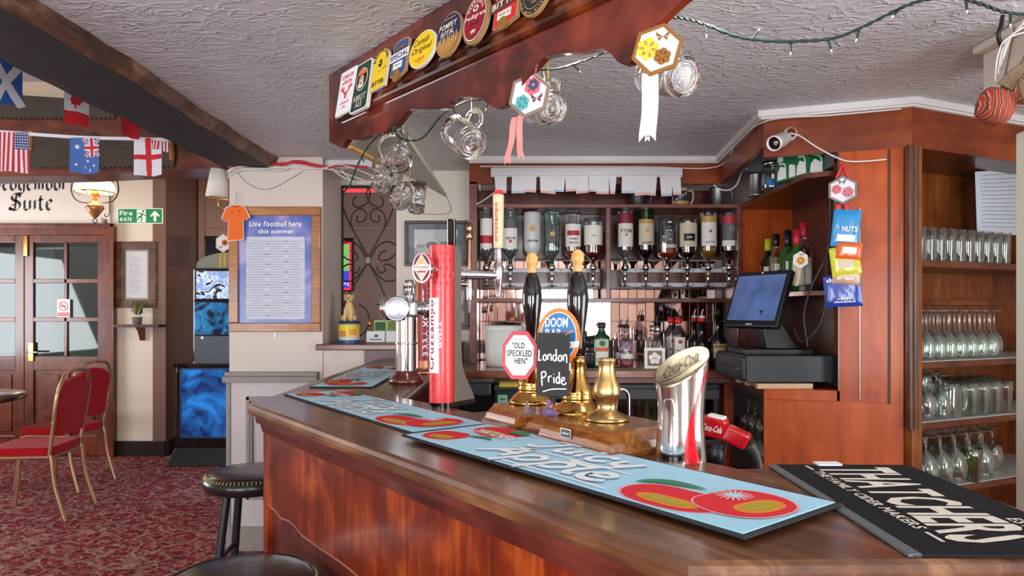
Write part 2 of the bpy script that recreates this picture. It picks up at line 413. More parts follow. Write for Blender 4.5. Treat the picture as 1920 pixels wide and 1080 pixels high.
TGLASS2 = thin_glass('thin_bottle_glass', (232, 240, 240), .7, .08)
PANE = thin_glass('window_pane_glass', (190, 198, 198), .16, .02, rough=.03)
MIRROR = mat('pink_tinted_mirror', (226, 196, 190), .04, metal=1, var=.05)
# =================================================================== ROOM SHELL
CEIL = 2.30; CEILH = 2.80
struct(MB().box(-6.6, 3.1, -2.8, 8.2, -.1, 0).build('floor', CARPET))
struct(MB().box(-1.40, 3.1, -2.8, 4.6, CEIL, CEIL + .1).build('ceiling', ARTEX))
struct(MB().box(-6.6, -1.72, -2.8, 8.2, CEILH, CEILH + .1).build('ceiling', mat('lilac_white_ceiling', (196, 188, 190), .6, bump=.1)))
# wall behind the camera, with three window openings
def wall_with_holes(name, x0, x1, z1, holes, M, m, th=.15):
    b = MB(); xs = x0
    for (a, c, zb, zt) in holes:
        b.box(xs, a, 0, th, 0, z1, M); b.box(a, c, 0, th, 0, zb, M); b.box(a, c, 0, th, zt, z1, M); xs = c
    b.box(xs, x1, 0, th, 0, z1, M)
    return struct(b.build(name, m, world=True))
wall_with_holes('wall_front', -6.6, 3.1, 2.9, [(-5.0, -3.4, .85, 2.1), (-2.7, -1.1, .85, 2.1), (.1, 1.7, .85, 2.1)], T(0, -2.95, 0), CREAM)
wall_with_holes('wall_right', -2.8, 3.9, 2.4, [(-.7, 1.1, .85, 2.0)], T(3.1, 0, 0) @ RZ(PI / 2) @ S(1, -1, 1), CREAM)
wall_with_holes('wall_left', -2.8, 8.2, 2.9, [(3.1, 5.5, .85, 2.3)], T(-6.6, 0, 0) @ RZ(PI / 2), CREAM)
for i, (x0, x1) in enumerate(((-5.0, -3.4), (-2.7, -1.1), (.1, 1.7))):
    b = MB(); mid = (x0 + x1) / 2
    for xa in (x0, mid - .025, x1 - .05): b.box(xa, xa + .05, -2.90, -2.84, .85, 2.1)
    for za in (.85, 1.45, 2.05): b.box(x0, x1, -2.90, -2.84, za, za + .05)
    struct(b.build('window_%d' % (i + 1), WHITEP, world=True))
# far wall with the double doors, its return, and the wall behind the jukebox
YD = 6.6
b = MB(); xr = (310 - 960) / FPX * YD
struct(b.box(-6.6, xr, YD, YD + .2, 0, 2.8).build('wall_back', CREAM, world=True))
struct(MB().box(xr - .12, xr + .006, YD - .004, 7.32, 0, 2.8).build('wall_return', BROWNPAINT, world=True))
struct(MB().box(xr, -1.2, 7.3, 7.4, 0, 2.8).build('wall_alcove', mat('dusty_pink_paint', (176, 138, 122), .5, var=.05), world=True))
b = MB()
for k, (z0, z1, d) in enumerate(((2.29, 2.34, .02), (2.20, 2.22, .02), (1.3, 2.9, 0))):
    if d: b.box(xr + .03, -1.5, 7.3 - d, 7.301, z0, z1)
b.box(xr + .02, xr + .08, 7.25, 7.3, 0, 3.1)
struct(b.build('trim_1', mat('dusty_pink_paint', (176, 138, 122)), world=True))
SK = mat('black_skirting', (34, 24, 22), .35, var=.15)
xl = (213 - 960) / FPX * YD
struct(MB().box(xl, xr + .006, YD - .025, YD + .001, 0, .145).build('baseboard_back', SK, world=True, bevel=.006))
struct(MB().box(xr, xr + .03, YD, 7.3, 0, .145).build('baseboard_return', SK, world=True, bevel=.006))
# wall between door room and bar: pillar, header, low wall, picture wall
XP0 = (430 - 960) / FPX * 4.0; XP1 = (605 - 960) / FPX * 4.0
pil = struct(MB().box(XP0, XP1, 4.0, 4.44, 0, CEIL).build('wall_pillar', PILLAR, world=True))
b = MB()
b.box(XP0 - .012, XP1 - .02, 3.955, 4.0, 1.02, 1.045); b.box(XP0 - .02, XP1 - .02, 3.945, 4.0, .985, 1.02)
struct(b.build('trim_2', DADO, world=True, bevel=.004))
b = MB(); b.box(XP0 - .005, XP1, 3.992, 4.0, .13, .985)
struct(b.build('wall_pillar_dado', mat('pale_dado_panel', (206, 196, 196), .4, var=.05), world=True))
b = MB(); xa, xb = XP0 + .105, XP1 - .09
for off, wd, dp in ((0, .022, .016), (.028, .012, .026)):
    x0, x1, z0, z1 = xa + off, xb - off, .30 + off, .90 - off
    y0 = 3.992 - dp
    b.box(x0, x0 + wd, y0, 3.993, z0, z1); b.box(x1 - wd, x1, y0, 3.993, z0, z1)
    b.box(x0, x1, y0, 3.993, z0, z0 + wd); b.box(x0, x1, y0, 3.993, z1 - wd, z1)
b.box(XP0 - .012, XP0 + .012, 3.98, 3.996, 0, .985); b.box(XP0, XP1, 3.975, 3.996, 0, .14)
struct(b.build('trim_3', DADO, world=True, bevel=.003))
XO1 = (745 - 960) / FPX * 4.42
YW = 4.38
struct(MB().box(XP1, XO1, 4.42, 4.55, 2.215, CEIL).build('wall_header', PILLAR, world=True))
struct(MB().box(XP1 - .02, XO1 + .02, 4.05, 4.42, 2.245, CEIL).build('trim_4', WHITEP, world=True, bevel=.01))
struct(MB().box(XO1, -.20, YW, YW + .15, 0, CEIL).build('wall_picture', mat('warm_ivory_paint', (224, 214, 200), .5, var=.05, vscale=3), world=True))
struct(MB().box(-.20, 3.1, 4.40, 4.5, 0, CEIL).build('wall_bar_back', MAUVE, world=True))
XS = (683 - 960) / FPX * 4.0
struct(MB().box(XP1, XS, 4.01, 4.5, 0, 1.172).build('wall_low', PILLAR, world=True))
struct(MB().box(XS, -.312, 4.0, 4.5, 0, 1.172).build('wall_low', mat('purple_brown_panel', (112, 88, 88), .4, var=.12, vscale=30), world=True))
struct(MB().box(XP1 - .03, -.312, 3.955, 4.5, 1.172, 1.207).build('window_sill', WD_SHELF, world=True, bevel=.006))
# room seen through the grille
struct(MB().box(-1.9, -.1, 5.25, 5.3, 0, 2.6).build('wall_passage', MAUVE, world=True))
struct(MB().box(-.72, -.66, 4.55, 5.25, 0, 2.6).build('wall_passage_side', MAUVE, world=True))
struct(MB().box(-1.9, -.1, 4.5, 5.3, 2.42, 2.5).build('ceiling_passage', PILLAR, world=True))
b = MB()
for z0, z1, d in ((2.02, 2.05, .03), (1.93, 1.95, .02)): b.box(-1.9, -.72, 5.25 - d, 5.251, z0, z1)
struct(b.build('trim_5', MAUVE, world=True))
# ceiling beam (boundary between low and high ceilings)
b = MB(); n = 70; vs = []; rnd = random.Random(3)
def wob(y, s): return .5 * math.sin(y * 3.1 + s) + .3 * math.sin(y * 7.7 + 2 * s) + .2 * math.sin(y * 15.3 + s * 3)
for i in range(n + 1):
    y = -.4 + 4.5 * i / n
    vs += [(-1.70 + .02 * wob(y, 1), y, CEILH), (-1.715 + .02 * wob(y, 2), y, 2.246 + .008 * wob(y, 4)), (-1.405 + .022 * wob(y, .4), y, 2.240 + .008 * wob(y, 5)),
           (-1.385 + .022 * wob(y, .5) + rnd.uniform(-.004, .004), y, 2.266 + .008 * wob(y, 3)), (-1.372 + .022 * wob(y, .6) + rnd.uniform(-.005, .005), y, CEIL + .004), (-1.45, y, CEILH)]
k = 6
for i in range(n):
    for j in range(5):
        b.add([vs[i * k + j], vs[i * k + j + 1], vs[(i + 1) * k + j + 1], vs[(i + 1) * k + j]], [(0, 1, 2, 3)], None, 1 if j in (2, 3) else 0, j in (1, 2, 3))
b.add([vs[j] for j in range(k)], [tuple(range(k))]); b.add([vs[n * k + j] for j in range(k)], [tuple(range(k))])
tag(b.build('ceiling_beam', [WD_BLACK, WD_EDGE], world=True, recalc=False), 'thick black timber beam crossing the textured ceiling above the red chairs', 'beam')
# lintel with saws
b = MB(); n = 40; vs = []
for i in range(n + 1):
    x = -6.6 + (6.6 - 1.66) * i / n
    zb = 2.225 + .010 * math.sin(x * 2.3) + (.035 * max(0, (x + 2.6)) if x > -2.6 else 0)
    zt = 2.70 + .01 * math.sin(x * 5)
    vs += [(x, 4.15 + .008 * math.sin(x * 4), zb), (x, 4.15 + .006 * math.sin(x * 3), zt), (x, 4.38, zt), (x, 4.38, zb)]
for i in range(n):
    for j in range(4):
        b.add([vs[i * 4 + j], vs[i * 4 + (j + 1) % 4], vs[i * 4 + 4 + (j + 1) % 4], vs[i * 4 + 4 + j]], [(0, 1, 2, 3)], None, 0)
tag(b.build('lintel_beam', WD_LINTEL, world=True), 'brown timber lintel with old saws on it behind the flag bunting', 'beam')
struct(MB().box(-6.6, -1.70, 4.17, 4.37, 2.69, CEILH).build('trim_6', mat('cream_band', (216, 196, 172), .6), world=True))

# =================================================================== BAR COUNTER
TOPZ = 1.12
cA = (-.798, 2.06); cB = (.1945, .755)
poly = [(-.79, 4.0), cA, cB, (.735, .765), (.72, 1.245), (.408, 1.222), (-.346, 2.212), (-.346, 4.0)]
def inset(poly, d):
    n = len(poly); out = []
    for i in range(n):
        p0, p1, p2 = Vector(poly[i - 1]), Vector(poly[i]), Vector(poly[(i + 1) % n])
        a = (p1 - p0).normalized(); c = (p2 - p1).normalized(); na = Vector((-a.y, a.x)); nc = Vector((-c.y, c.x))
        k = (na + nc); k = k / max(.3, k.dot(na)); out.append(tuple(p1 + k * d))
    return out
bar = thing('bar_counter', 'angled wooden bar counter with a worn dark top and orange veneer front', 'bar counter', (-.2, 2.0, 0))
M0 = PM[bar.name]
D1 = Vector((cB[0] - cA[0], cB[1] - cA[1], 0)).normalized(); N1 = Vector((-D1.y, D1.x, 0))   # along the front, and towards the staff side
def loop_mesh(b, rings, mats):
    """rings: list of (inset, z): stacked outline loops"""
    n = len(poly)
    L = [[(p[0], p[1], z) for p in inset(poly, d)] for d, z in rings]
    for r in range(len(L) - 1):
        for i in range(n):
            j = (i + 1) % n
            b.add([L[r][i], L[r][j], L[r + 1][j], L[r + 1][i]], [(0, 1, 2, 3)], None, mats[r])
    return L
b = MB()
L = loop_mesh(b, [(.014, TOPZ - .036), (.003, TOPZ - .032), (0, TOPZ - .022), (0, TOPZ - .012), (.004, TOPZ - .004), (.012, TOPZ)], [0] * 5)
b.add(L[-1], [tuple(range(len(poly)))]); b.add(L[0], [tuple(range(len(poly)))[::-1]])
# run the grain of the top along the front: rotate the mesh into the bar's own axes
ang = math.atan2(D1.y, D1.x)
Rb = RZ(ang)
def build_rot(b, name, m, parent, ang=ang, bevel=0):
    inv = PM[parent.name].inverted(); R = RZ(-ang)
    b.v = [tuple(R @ (inv @ Vector(p))) for p in b.v]
    o = b.build(name, m, parent, bevel=bevel); o.rotation_euler = (0, 0, ang); return o
build_rot(b, 'counter_top', WD_TOP, bar)
b = MB()
loop_mesh(b, [(.02, TOPZ - .036), (.022, TOPZ - .058), (.034, TOPZ - .064), (.040, TOPZ - .088), (.052, TOPZ - .096)], [0] * 4)
build_rot(b, 'edge_moulding', WD_DARK, bar)
b = MB(); IN = .058
L = loop_mesh(b, [(IN, 0.0), (IN, TOPZ - .04)], [0])
build_rot(b, 'carcass', WD_DARKV, bar)
# veneer board on the long front, with a wavy lower edge
pa = Vector(L[0][1]); pb = Vector(L[0][2]); ln = (pb - pa).length
Mf = frame(pa - N1 * .001, D1)                      # local x along front, y = towards staff
sc_px = [(512, 944), (516, 950), (524, 956), (536, 970), (549, 975), (562, 986), (576, 1002), (591, 1013), (613, 1029), (640, 1046), (672, 1070), (705, 1098), (745, 1120), (800, 1142), (860, 1176), (930, 1222), (1010, 1262), (1090, 1300), (1180, 1390), (1280, 1500)]
wav = []
for px_, py_ in sc_px:
    q = Mf.inverted() @ onp(px_, py_, pa, N1)
    if q.x > .02 and q.x < ln - .03: wav.append((q.x, max(.06, q.z)))
wav = [(.02, wav[0][1])] + wav + [(ln - .03, max(.06, wav[-1][1]))]
wav = [(p.x, p.y) for p in catmull([(a, c, 0) for a, c in wav], 4)]
b = MB(); top = TOPZ - .07
b.prism(wav + [(ln - .03, top), (.02, top)], 0, .012, Mf @ RX(PI / 2))
build_rot(b, 'front_veneer', WD_FRONT, bar, bevel=.002)
b = MB(); b.tube([Mf @ Vector((x, -.012, z)) for x, z in wav], .0026, 6)
build_rot(b, 'scroll_edge', wood('scroll_edge_timber', (90, 40, 24), (140, 76, 50), (176, 110, 80), 'X', 6, .45, 0), bar)
for xa in (-.004, ln - .032):
    b = MB(); b.box(xa, xa + .036, -.016, .02, 0, TOPZ - .07, Mf)
    build_rot(b, 'corner_post', WD_REDV, bar, bevel=.004)
# little chrome bag hook on the side of the counter
hk = thing('bag_hook', 'small coiled chrome bag hook on the end of the bar counter', 'hook', (-.735, 2.16, .96))
b = MB()
b.box(-.004, .003, -.012, .012, -.025, .03)
b.tube(catmull([(-.004, 0, .03), (-.02, 0, .036), (-.03, 0, .02), (-.012, 0, .0), (-.018, 0, -.02)], 6), .003, 6)
b.build('hook_arm', CHROME, hk)
b = MB()
for k in range(5): b.torus(.011, .0022, T(-.016 - .003 * k, -.002, -.034 + .001 * k) @ RY(PI / 2 + .2 * k), seg=14)
b.build('coil', CHROME, hk)

# =================================================================== BACK BAR
YB = 4.0
bb = thing('back_bar_unit', 'dark wooden back bar shelving unit holding the upside-down spirit bottles', 'shelving', (.55, YB, 1.09))
def bx(name, x0, x1, y0, y1, z0, z1, m, par=bb, bevel=.003): return MB().box(x0, x1, y0, y1, z0, z1).build(name, m, par, world=True, bevel=bevel)
XB0 = (880 - 960) / FPX * YB; XB1 = 1.345
bx('stile', XB0, XB0 + .045, YB, 4.3, 1.09, 2.16, WD_SHELF)
bx('stile', .553, .578, YB + .005, 4.25, 1.47, 2.01, WD_SHELF)
bx('stile', 1.322, 1.347, YB, 4.3, 1.47, 2.01, WD_SHELF)
bx('shelf', XB0 + .045, XB1, YB, 4.3, 2.005, 2.027, WD_SHELF)
bx('shelf', XB0 + .045, XB1, YB, 4.3, 1.45, 1.474, WD_SHELF)
bx('back_board', XB0 + .045, XB1, 4.31, 4.33, 2.027, 2.16, WD_DARK)
bx('back_board', XB0 + .045, XB1, 4.285, 4.305, 1.725, 2.005, WD_DARK)
bx('mounting_board', XB0 + .045, .553, 4.24, 4.275, 1.535, 1.655, WD_DARK)
bx('mounting_board', .578, 1.322, 4.24, 4.275, 1.535, 1.655, WD_DARK)
# mirror tiles behind the shelves
tm = MB().box(0, .0525, 0, .006, 0, .118)
first = None
def tiles(x0, x1, z0, nrow, hh):
    global first
    n = int((x1 - x0) / .055)
    for r in range(nrow):
        for i in range(n):
            if first is None:
                first = tm.build('mirror_tile', MIRROR, bb, bevel=.0012, segs=1); o = first
            else:
                o = first.copy(); COL.objects.link(o)
            o.parent = bb; wl = Vector((x0 + i * .055, 4.31, z0 + r * hh))
            o.location = PM[bb.name].inverted() @ wl
            o.rotation_euler = (random.uniform(-.012, .012), 0, random.uniform(-.015, .015))
bx('mirror_backing', XB0 + .045, 1.345, 4.325, 4.34, 1.09, 1.725, mat('grey_grout', (168, 160, 158), .7))
tiles(XB0 + .05, 1.34, 1.095, 3, .1205)
tiles(XB0 + .05, 1.32, 1.475, 2, .1205)
# fascia above, running round the bar
FZ0 = 2.145; FZ1 = 2.272
path = [(XB0 - .0, 4.0), (1.217, 4.0), (1.139, 3.09), (1.696, 2.894), (2.40, 3.20)]
def offset_path(path, d):
    out = []
    for i, p in enumerate(path):
        p = Vector(p); dirs = []
        if i: dirs.append((p - Vector(path[i - 1])).normalized())
        if i < len(path) - 1: dirs.append((Vector(path[i + 1]) - p).normalized())
        ns = [Vector((-q.y, q.x)) for q in dirs]; k = sum(ns, Vector((0, 0))); k = k / k.dot(ns[0]); out.append(tuple(p + k * d))
    return out
def band(b, path, d0, d1, z0, z1):
    A = offset_path(path, d0); B = offset_path(path, d1)
    for i in range(len(path) - 1):
        q = [(*A[i], z0), (*A[i + 1], z0), (*B[i + 1], z0), (*B[i], z0), (*A[i], z1), (*A[i + 1], z1), (*B[i + 1], z1), (*B[i], z1)]
        b.add(q, [(3, 2, 1, 0), (4, 5, 6, 7), (0, 1, 5, 4), (1, 2, 6, 5), (2, 3, 7, 6), (3, 0, 4, 7)])
    return b
fas = thing('bar_fascia', 'orange-brown wooden fascia boards running round the top of the back bar', 'fascia', (1.2, 3.4, FZ0))
WD_FAS = wood('fascia_veneer', (84, 30, 12), (126, 54, 21), (156, 78, 35), 'X', 5, .36, .12, 6, spec=.35)
for i in range(4):
    p, q = Vector((*path[i], 0)), Vector((*path[i + 1], 0)); L_ = (q - p).length
    z0 = FZ0 if i < 2 else 2.095
    Mx = frame((p.x, p.y, z0), q - p); bb2 = MB().box(0, L_, 0, .025, 0, FZ1 - z0)
    o = bb2.build('fascia_board', WD_FAS, fas); Ml = PM[fas.name].inverted() @ Mx
    o.location = Ml.translation; o.rotation_euler = Ml.to_euler()
b = MB(); band(b, path, -.03, .0, FZ1, CEIL); band(b, path, -.016, 0, FZ1 - .008, FZ1)
struct(b.build('trim_7', WHITEP, world=True))
# back counter
bc = thing('back_counter', 'dark wooden back counter below the spirit bottles', 'counter', (.5, 3.6, 0))
WD_BC = wood('back_counter_timber', (74, 26, 18), (122, 58, 40), (164, 104, 78), 'X', 6, .2, .6, 9)
MB().box(-.31, 1.16, 3.55, 4.33, 1.05, 1.09).build('worktop', WD_BC, bc, world=True, bevel=.004)
MB().box(-.31, 1.16, 3.57, 3.60, 1.02, 1.05).build('edge_strip', WD_DARK, bc, world=True, bevel=.003)
MB().box(-.31, -.28, 3.62, 4.33, 0, 1.05).build('end_panel', WD_DARKV, bc, world=True)
MB().box(1.12, 1.17, 3.60, 3.68, 0, 1.05).build('end_post', WD_REDV, bc, world=True, bevel=.003)
# till counter and orange panel wall
tc_ = thing('till_counter', 'orange veneered till counter with an open glass store in its side', 'counter', (1.35, 3.1, 0))
pd = Vector((.557, -.196, 0)).normalized()           # along the panel (to the right, towards camera)
Pp = frame((1.139, 3.09, 0), pd)                     # local x along panel, y into the wall
MB().prism([(1.147, 4.3), (1.147, 3.10), (1.32, 3.04), (1.70, 3.20), (1.70, 4.3)], 1.015, 1.05).build('worktop', WD_CABX, tc_, world=True, bevel=.003)
lp = MB().box(.0, .56, .004, .03, 0, 1.005, Pp); lp.box(.0, .30, -.012, .03, 1.004, 1.052, Pp)
lp.build('front_panel', WD_ORANGE, tc_, world=True, bevel=.002)
MB().box(1.17, 1.70, 3.2, 4.3, .40, .42).build('glass_shelf', mat('grey_laminate', (176, 170, 164), .5), tc_, world=True)
MB().box(1.66, 1.70, 3.1, 4.3, 0, 1.015).build('back_panel', WD_DARKV, tc_, world=True)
pw = thing('panel_wall', 'tall orange veneered wall panel beside the till', 'wall panel', (1.5, 2.95, 1.05))
MB().box(.3127, .56, .004, .024, 1.0, 2.1, Pp).build('panel_board', WD_ORANGE, pw, world=True, bevel=.0015)
MB().box(.5, .51, .0, .004, 1.0, 2.09, Pp).build('joint_strip', mat('dark_seam', (70, 34, 18), .5), pw, world=True)
MB().box(.305, .3127, -.004, .03, 1.05, 2.1, Pp).build('edge_strip', WD_REDV, pw, world=True)
# side bay shelves behind the panel
sb_ = thing('side_bay_shelves', 'dark side shelves above the till holding wine bottles and jars', 'shelving', (1.5, 3.5, 1.05))
bay = [(1.335, 4.05), (1.325, 3.10), (1.40, 3.03), (1.68, 3.03), (1.68, 4.30), (1.335, 4.30)]
MB().prism(bay, 2.0, 2.022).build('shelf', WD_CABX, sb_, world=True, bevel=.002)
MB().prism(bay, 1.47, 1.49).build('shelf', WD_CABX, sb_, world=True, bevel=.002)
MB().box(1.66, 1.68, 3.02, 4.3, 1.05, 2.15).build('back_board', WD_DARKV, sb_, world=True)
MB().box(1.345, 1.66, 4.04, 4.06, 1.49, 2.0).build('end_board', WD_ORANGE, sb_, world=True)
MB().box(1.345, 1.66, 4.06, 4.08, 1.06, 1.47).build('end_board', WD_DARKV, sb_, world=True)
# posts and glass cabinet to the right
cd = Vector((.449, .196, 0)).normalized(); Cp = frame((1.696, 2.894, 0), cd)    # x along cabinet front, y into it
gcab = thing('glass_cabinet', 'tall open wooden cabinet with shelves full of drinking glasses', 'cabinet', Cp @ Vector((.4, .1, 0)))
b = MB(); b.box(-.012, .052, -.01, .03, 0, 2.10, Cp); gp = b.build('corner_post', WD_CAB, gcab, world=True, bevel=.004)
b = MB()
for x, r in ((-.022, .012), (.006, .010), (.022, .006)): b.cyl(r, 0.9, 2.10, 10, Cp @ T(x, -.008, 0))
b.build('beading', wood('dark_beading', (50, 24, 14), (84, 44, 26), (120, 76, 48), 'Z', 7, .4, .2), gcab, world=True)
W = 1.25
b = MB().box(-.02, W, .36, .38, .3, 2.12, Cp); b.build('back_board', WD_CAB, gcab, world=True)
b = MB().box(-.02, -.0, .03, .36, .3, 2.12, Cp); b.build('side_board', WD_CAB, gcab, world=True)
b = MB().box(W, W + .02, .0, .38, .3, 2.12, Cp); b.build('side_board', WD_CAB, gcab, world=True)
SHZ = [1.618, 1.18, .918, .625]
LAM = mat('pale_shelf_liner', (196, 200, 198), .4, var=.06)
for i, z in enumerate(SHZ):
    MB().box(.0, W, .005, .36, z - .028, z, Cp).build('shelf', WD_CABX, gcab, world=True, bevel=.002)
    if i: MB().box(.01, W - .01, .012, .355, z, z + .003, Cp).build('shelf_liner', LAM, gcab, world=True)
b = MB(); b.box(.0, W, .33, .36, 1.43, 1.455, Cp); b.build('batten', WD_CAB, gcab, world=True)
MB().box(-.02, W, .03, .38, 2.10, 2.12, Cp).build('top_board', WD_CABX, gcab, world=True)
MB().box(-.02, W, 0, .38, .28, .3, Cp).build('base_board', WD_CABX, gcab, world=True)
# near post at the edge of the bar flap
ps = thing('timber_post', 'slim cream-painted timber post beside the glass cabinet', 'post', (1.665, 2.2, 0))
MB().box(-.005, .09, -.05, .05, 0, 1.985).build('shaft', mat('bare_cream_post', (206, 190, 160), .5, var=.12, vscale=8), ps, bevel=.006)
MB().box(-.006, .0, -.046, .046, .0, 1.98).build('edge_bead', mat('pale_green_white', (206, 202, 184), .45), ps)
# white boxed beam end at the ceiling
bm_ = thing('boxed_pillar_head', 'white boxed-in pillar head with moulded top under the bar ceiling', 'pillar', (1.60, 2.05, 2.0))
MB().box(0, .3, 0, .27, .10, .27).build('casing', mat('box_cream', (206, 194, 182), .5), bm_, bevel=.004)
MB().box(-.035, .3, -.03, .275, .27, .298).build('cornice', mat('box_cream2', (212, 202, 190), .5), bm_, bevel=.008)
# =================================================================== CANOPY OVER THE BAR
Bd = Vector((.638, -.770, 0)).normalized(); Bn = Vector((-Bd.y, Bd.x, 0))       # along the beam towards camera; Bn = to the staff side
B0 = Vector((-.697, 2.60, 0)); Bm = frame(B0, Bd)                                # local x = t along beam, y = into the bar, z = height
def beam(px, py, off=0.0):
    p = onp(px, py, B0 - Bn * off, Bn); q = Bm.inverted() @ p
    return q.x, q.z
can = thing('bar_canopy', 'carved mahogany canopy beam hung with pump clips and glass mugs above the bar', 'canopy', (0, 1.9, 2.0))
low = [(617, 266), (640, 277), (650, 262), (672, 262), (685, 257), (700, 250), (716, 250), (728, 240), (741, 236), (752, 222), (763, 208), (774, 204), (800, 205), (822, 205), (837, 203),
       (846, 190), (859, 182), (880, 181), (904, 184), (915, 196), (930, 203), (948, 197), (960, 184), (974, 171), (985, 150), (996, 132), (1018, 108), (1050, 100), (1085, 99), (1115, 92), (1133, 91),
       (1146, 101), (1158, 116), (1168, 121), (1180, 118), (1197, 104), (1211, 88), (1221, 68), (1231, 46), (1255, 22), (1282, -2), (1300, -12)]
lo = [beam(*p) for p in low]
tend = 2.25
lo = lo + [(tend, lo[-1][1] + .05)]
zc = 2.298
b = MB(); b.prism(lo + [(tend, zc), (lo[0][0], zc)], 0, .022, Bm @ RX(PI / 2) @ T(0, 0, -.022))
build_rot(b, 'front_board', wood('canopy_mahogany', (36, 10, 7), (88, 28, 17), (142, 58, 36), 'X', 8, .24, .5, 4, blotch=.65), can, math.atan2(Bd.y, Bd.x), bevel=.003)
# moulding rail that carries the clips
t0, zr = beam(694, 199); t1, zr1 = beam(1080, 21.6)
def railz(t): return zr + (zr1 - zr) * (t - t0) / (t1 - t0)
b = MB()
prof = [(0, -.012), (-.010, -.010), (-.018, -.002), (-.020, .006), (-.012, .012), (-.010, .024), (-.016, .030), (-.014, .040), (-.004, .046), (-.004, .085), (0, .09)]
ts = [.10 + (tend - .10) * i / 30 for i in range(31)]
for i in range(30):
    for j in range(len(prof) - 1):
        q = [(ts[i], prof[j][0], railz(ts[i]) + prof[j][1]), (ts[i + 1], prof[j][0], railz(ts[i + 1]) + prof[j][1]), (ts[i + 1], prof[j + 1][0], railz(ts[i + 1]) + prof[j + 1][1]), (ts[i], prof[j + 1][0], railz(ts[i]) + prof[j + 1][1])]
        b.add(q, [(0, 1, 2, 3)], Bm, 0, True)
build_rot(b, 'moulding_rail', wood('black_brown_moulding', (26, 10, 6), (62, 24, 12), (140, 66, 24), 'X', 8, .16, .8, 5, blotch=.7), can, math.atan2(Bd.y, Bd.x))
b = MB(); b.box(lo[0][0], tend, .02, .135, 2.085, 2.10, Bm)
SOF = mat('greenish_soffit_paint', (194, 200, 180), .55, var=.05)
b.build('soffit', SOF, can, world=True)
b = MB(); b.box(lo[0][0], tend, .115, .135, 2.10, zc, Bm); b.build('rear_board', SOF, can, world=True)
b = MB(); b.box(lo[0][0], lo[0][0] + .02, .02, .115, 2.10, zc, Bm); b.build('end_board', WD_DARKV, can, world=True)
# board running back over the side leg of the counter
zb = 2.045
pts = [ong(655, 272, zb), ong(837, 370, zb), ong(748, 236, zb)]
b = MB(); pl = [(p.x, p.y) for p in pts]; b.prism(pl, zb, zb + .02); b.build('side_soffit', SOF, can, world=True, bevel=.001)
a0, a1 = pts[0], pts[1]
b = MB(); d_ = (a1 - a0).normalized(); Ms = frame(a0 + Vector((0, 0, -.012)), d_)
b.box(.0, .34, -.012, .016, 0, .012, Ms); b.build('light_batten', mat('pale_pine', (222, 176, 112), .5, var=.1), can, world=True, bevel=.002)
b = MB(); b.box(.02, 1.0, -.006, .01, .03, zc - zb, Ms); b.build('side_board', mat('dusty_cream_board', (186, 178, 164), .6), can, world=True)
# recessed spot in the soffit, and two unseen ones added to brighten the bar
tp, _ = beam(800, 207)
for k_, (dt, lab) in enumerate(((.02, 'small bright recessed spotlight in the canopy soffit beside the first mug'), (.52, 'added unseen spotlight in the soffit above the hand pumps'), (.98, 'added unseen spotlight in the soffit nearest the camera'))):
    sp = thing('recessed_spotlight', lab, 'spotlight', Bm @ Vector((tp + dt, .075, 2.083)))
    b = MB(); b.lathe([(.022, .004), (.030, .002), (.032, -.004), (.026, -.008), (.021, -.004)], 20); b.build('bezel', CHROME, sp)
    b = MB(); b.cyl(.022, -.004, .002, 18); b.build('lamp_lens', mat('lit_lamp', (255, 250, 240), .3, emit=14, var=0), sp)
    point('spot_bulb', Bm @ Vector((tp + dt, .085, 2.05)), (2.2, 4.0, 3.0)[k_], (1, .95, .88), .025)

# ------------------------------------------------------------------ pump clips on the beam
def on_beam(px, py): t, z = beam(px, py); return t, z
def clip(name, label, px0, px1, py0, py1, tilt=.16, off=.026, roll=0.0):
    """returns root + half sizes; local x along beam, local y up the clip, local z out of the beam (towards the customer)"""
    cx, cy = (px0 + px1) / 2, (py0 + py1) / 2
    t, z = beam(cx, cy, off); ta, _ = beam(px0, cy, off); tb, _ = beam(px1, cy, off)
    _, za = beam(cx, py0, off); _, zb_ = beam(cx, py1, off)
    o = Bm @ Vector((t, -off, z))
    x = Bd.copy(); zup = (Vector((0, 0, 1)) * math.cos(tilt) + Bn * math.sin(tilt)).normalized()
    M = Matrix((x, zup, x.cross(zup))).transposed().to_4x4()
    if M.to_3x3().col[2].dot(-Bn) < 0: raise ValueError('clip faces the wall')
    M.translation = o; M = M @ RZ(roll)
    return thing(name, label, 'pump clip', M=M, group='pump clips along the canopy beam'), (tb - ta) / 2, (za - zb_) / 2
def shape_round(w, h, n=32): return [(w * math.cos(2 * PI * k / n), h * math.sin(2 * PI * k / n)) for k in range(n)]
def shape_rrect(w, h, r=.006, n=4):
    o = []
    for cx, cy, a in ((w - r, h - r, 0), (-w + r, h - r, PI / 2), (-w + r, -h + r, PI), (w - r, -h + r, 3 * PI / 2)):
        for k in range(n + 1): o.append((cx + r * math.cos(a + PI / 2 * k / n), cy + r * math.sin(a + PI / 2 * k / n)))
    return o
def board(par, shp, th=.007, m=WPRINT, name='board'):
    return MB().prism(shp, -th, 0).build(name, m, par, bevel=.001, segs=1)
def scl(shp, a, c=None): c = a if c is None else c; return [(x * a, y * c) for x, y in shp]
Z1, Z2, Z3 = .0008, .0016, .0024
CASK_R = mat('deep_cask_red', (150, 20, 44), .35); DKGREEN = mat('bottle_green_print', (24, 62, 44), .35)
TAN = mat('tan_print', (190, 150, 100), .45); PINKR = mat('pinkish_red_print', (226, 70, 84), .4)
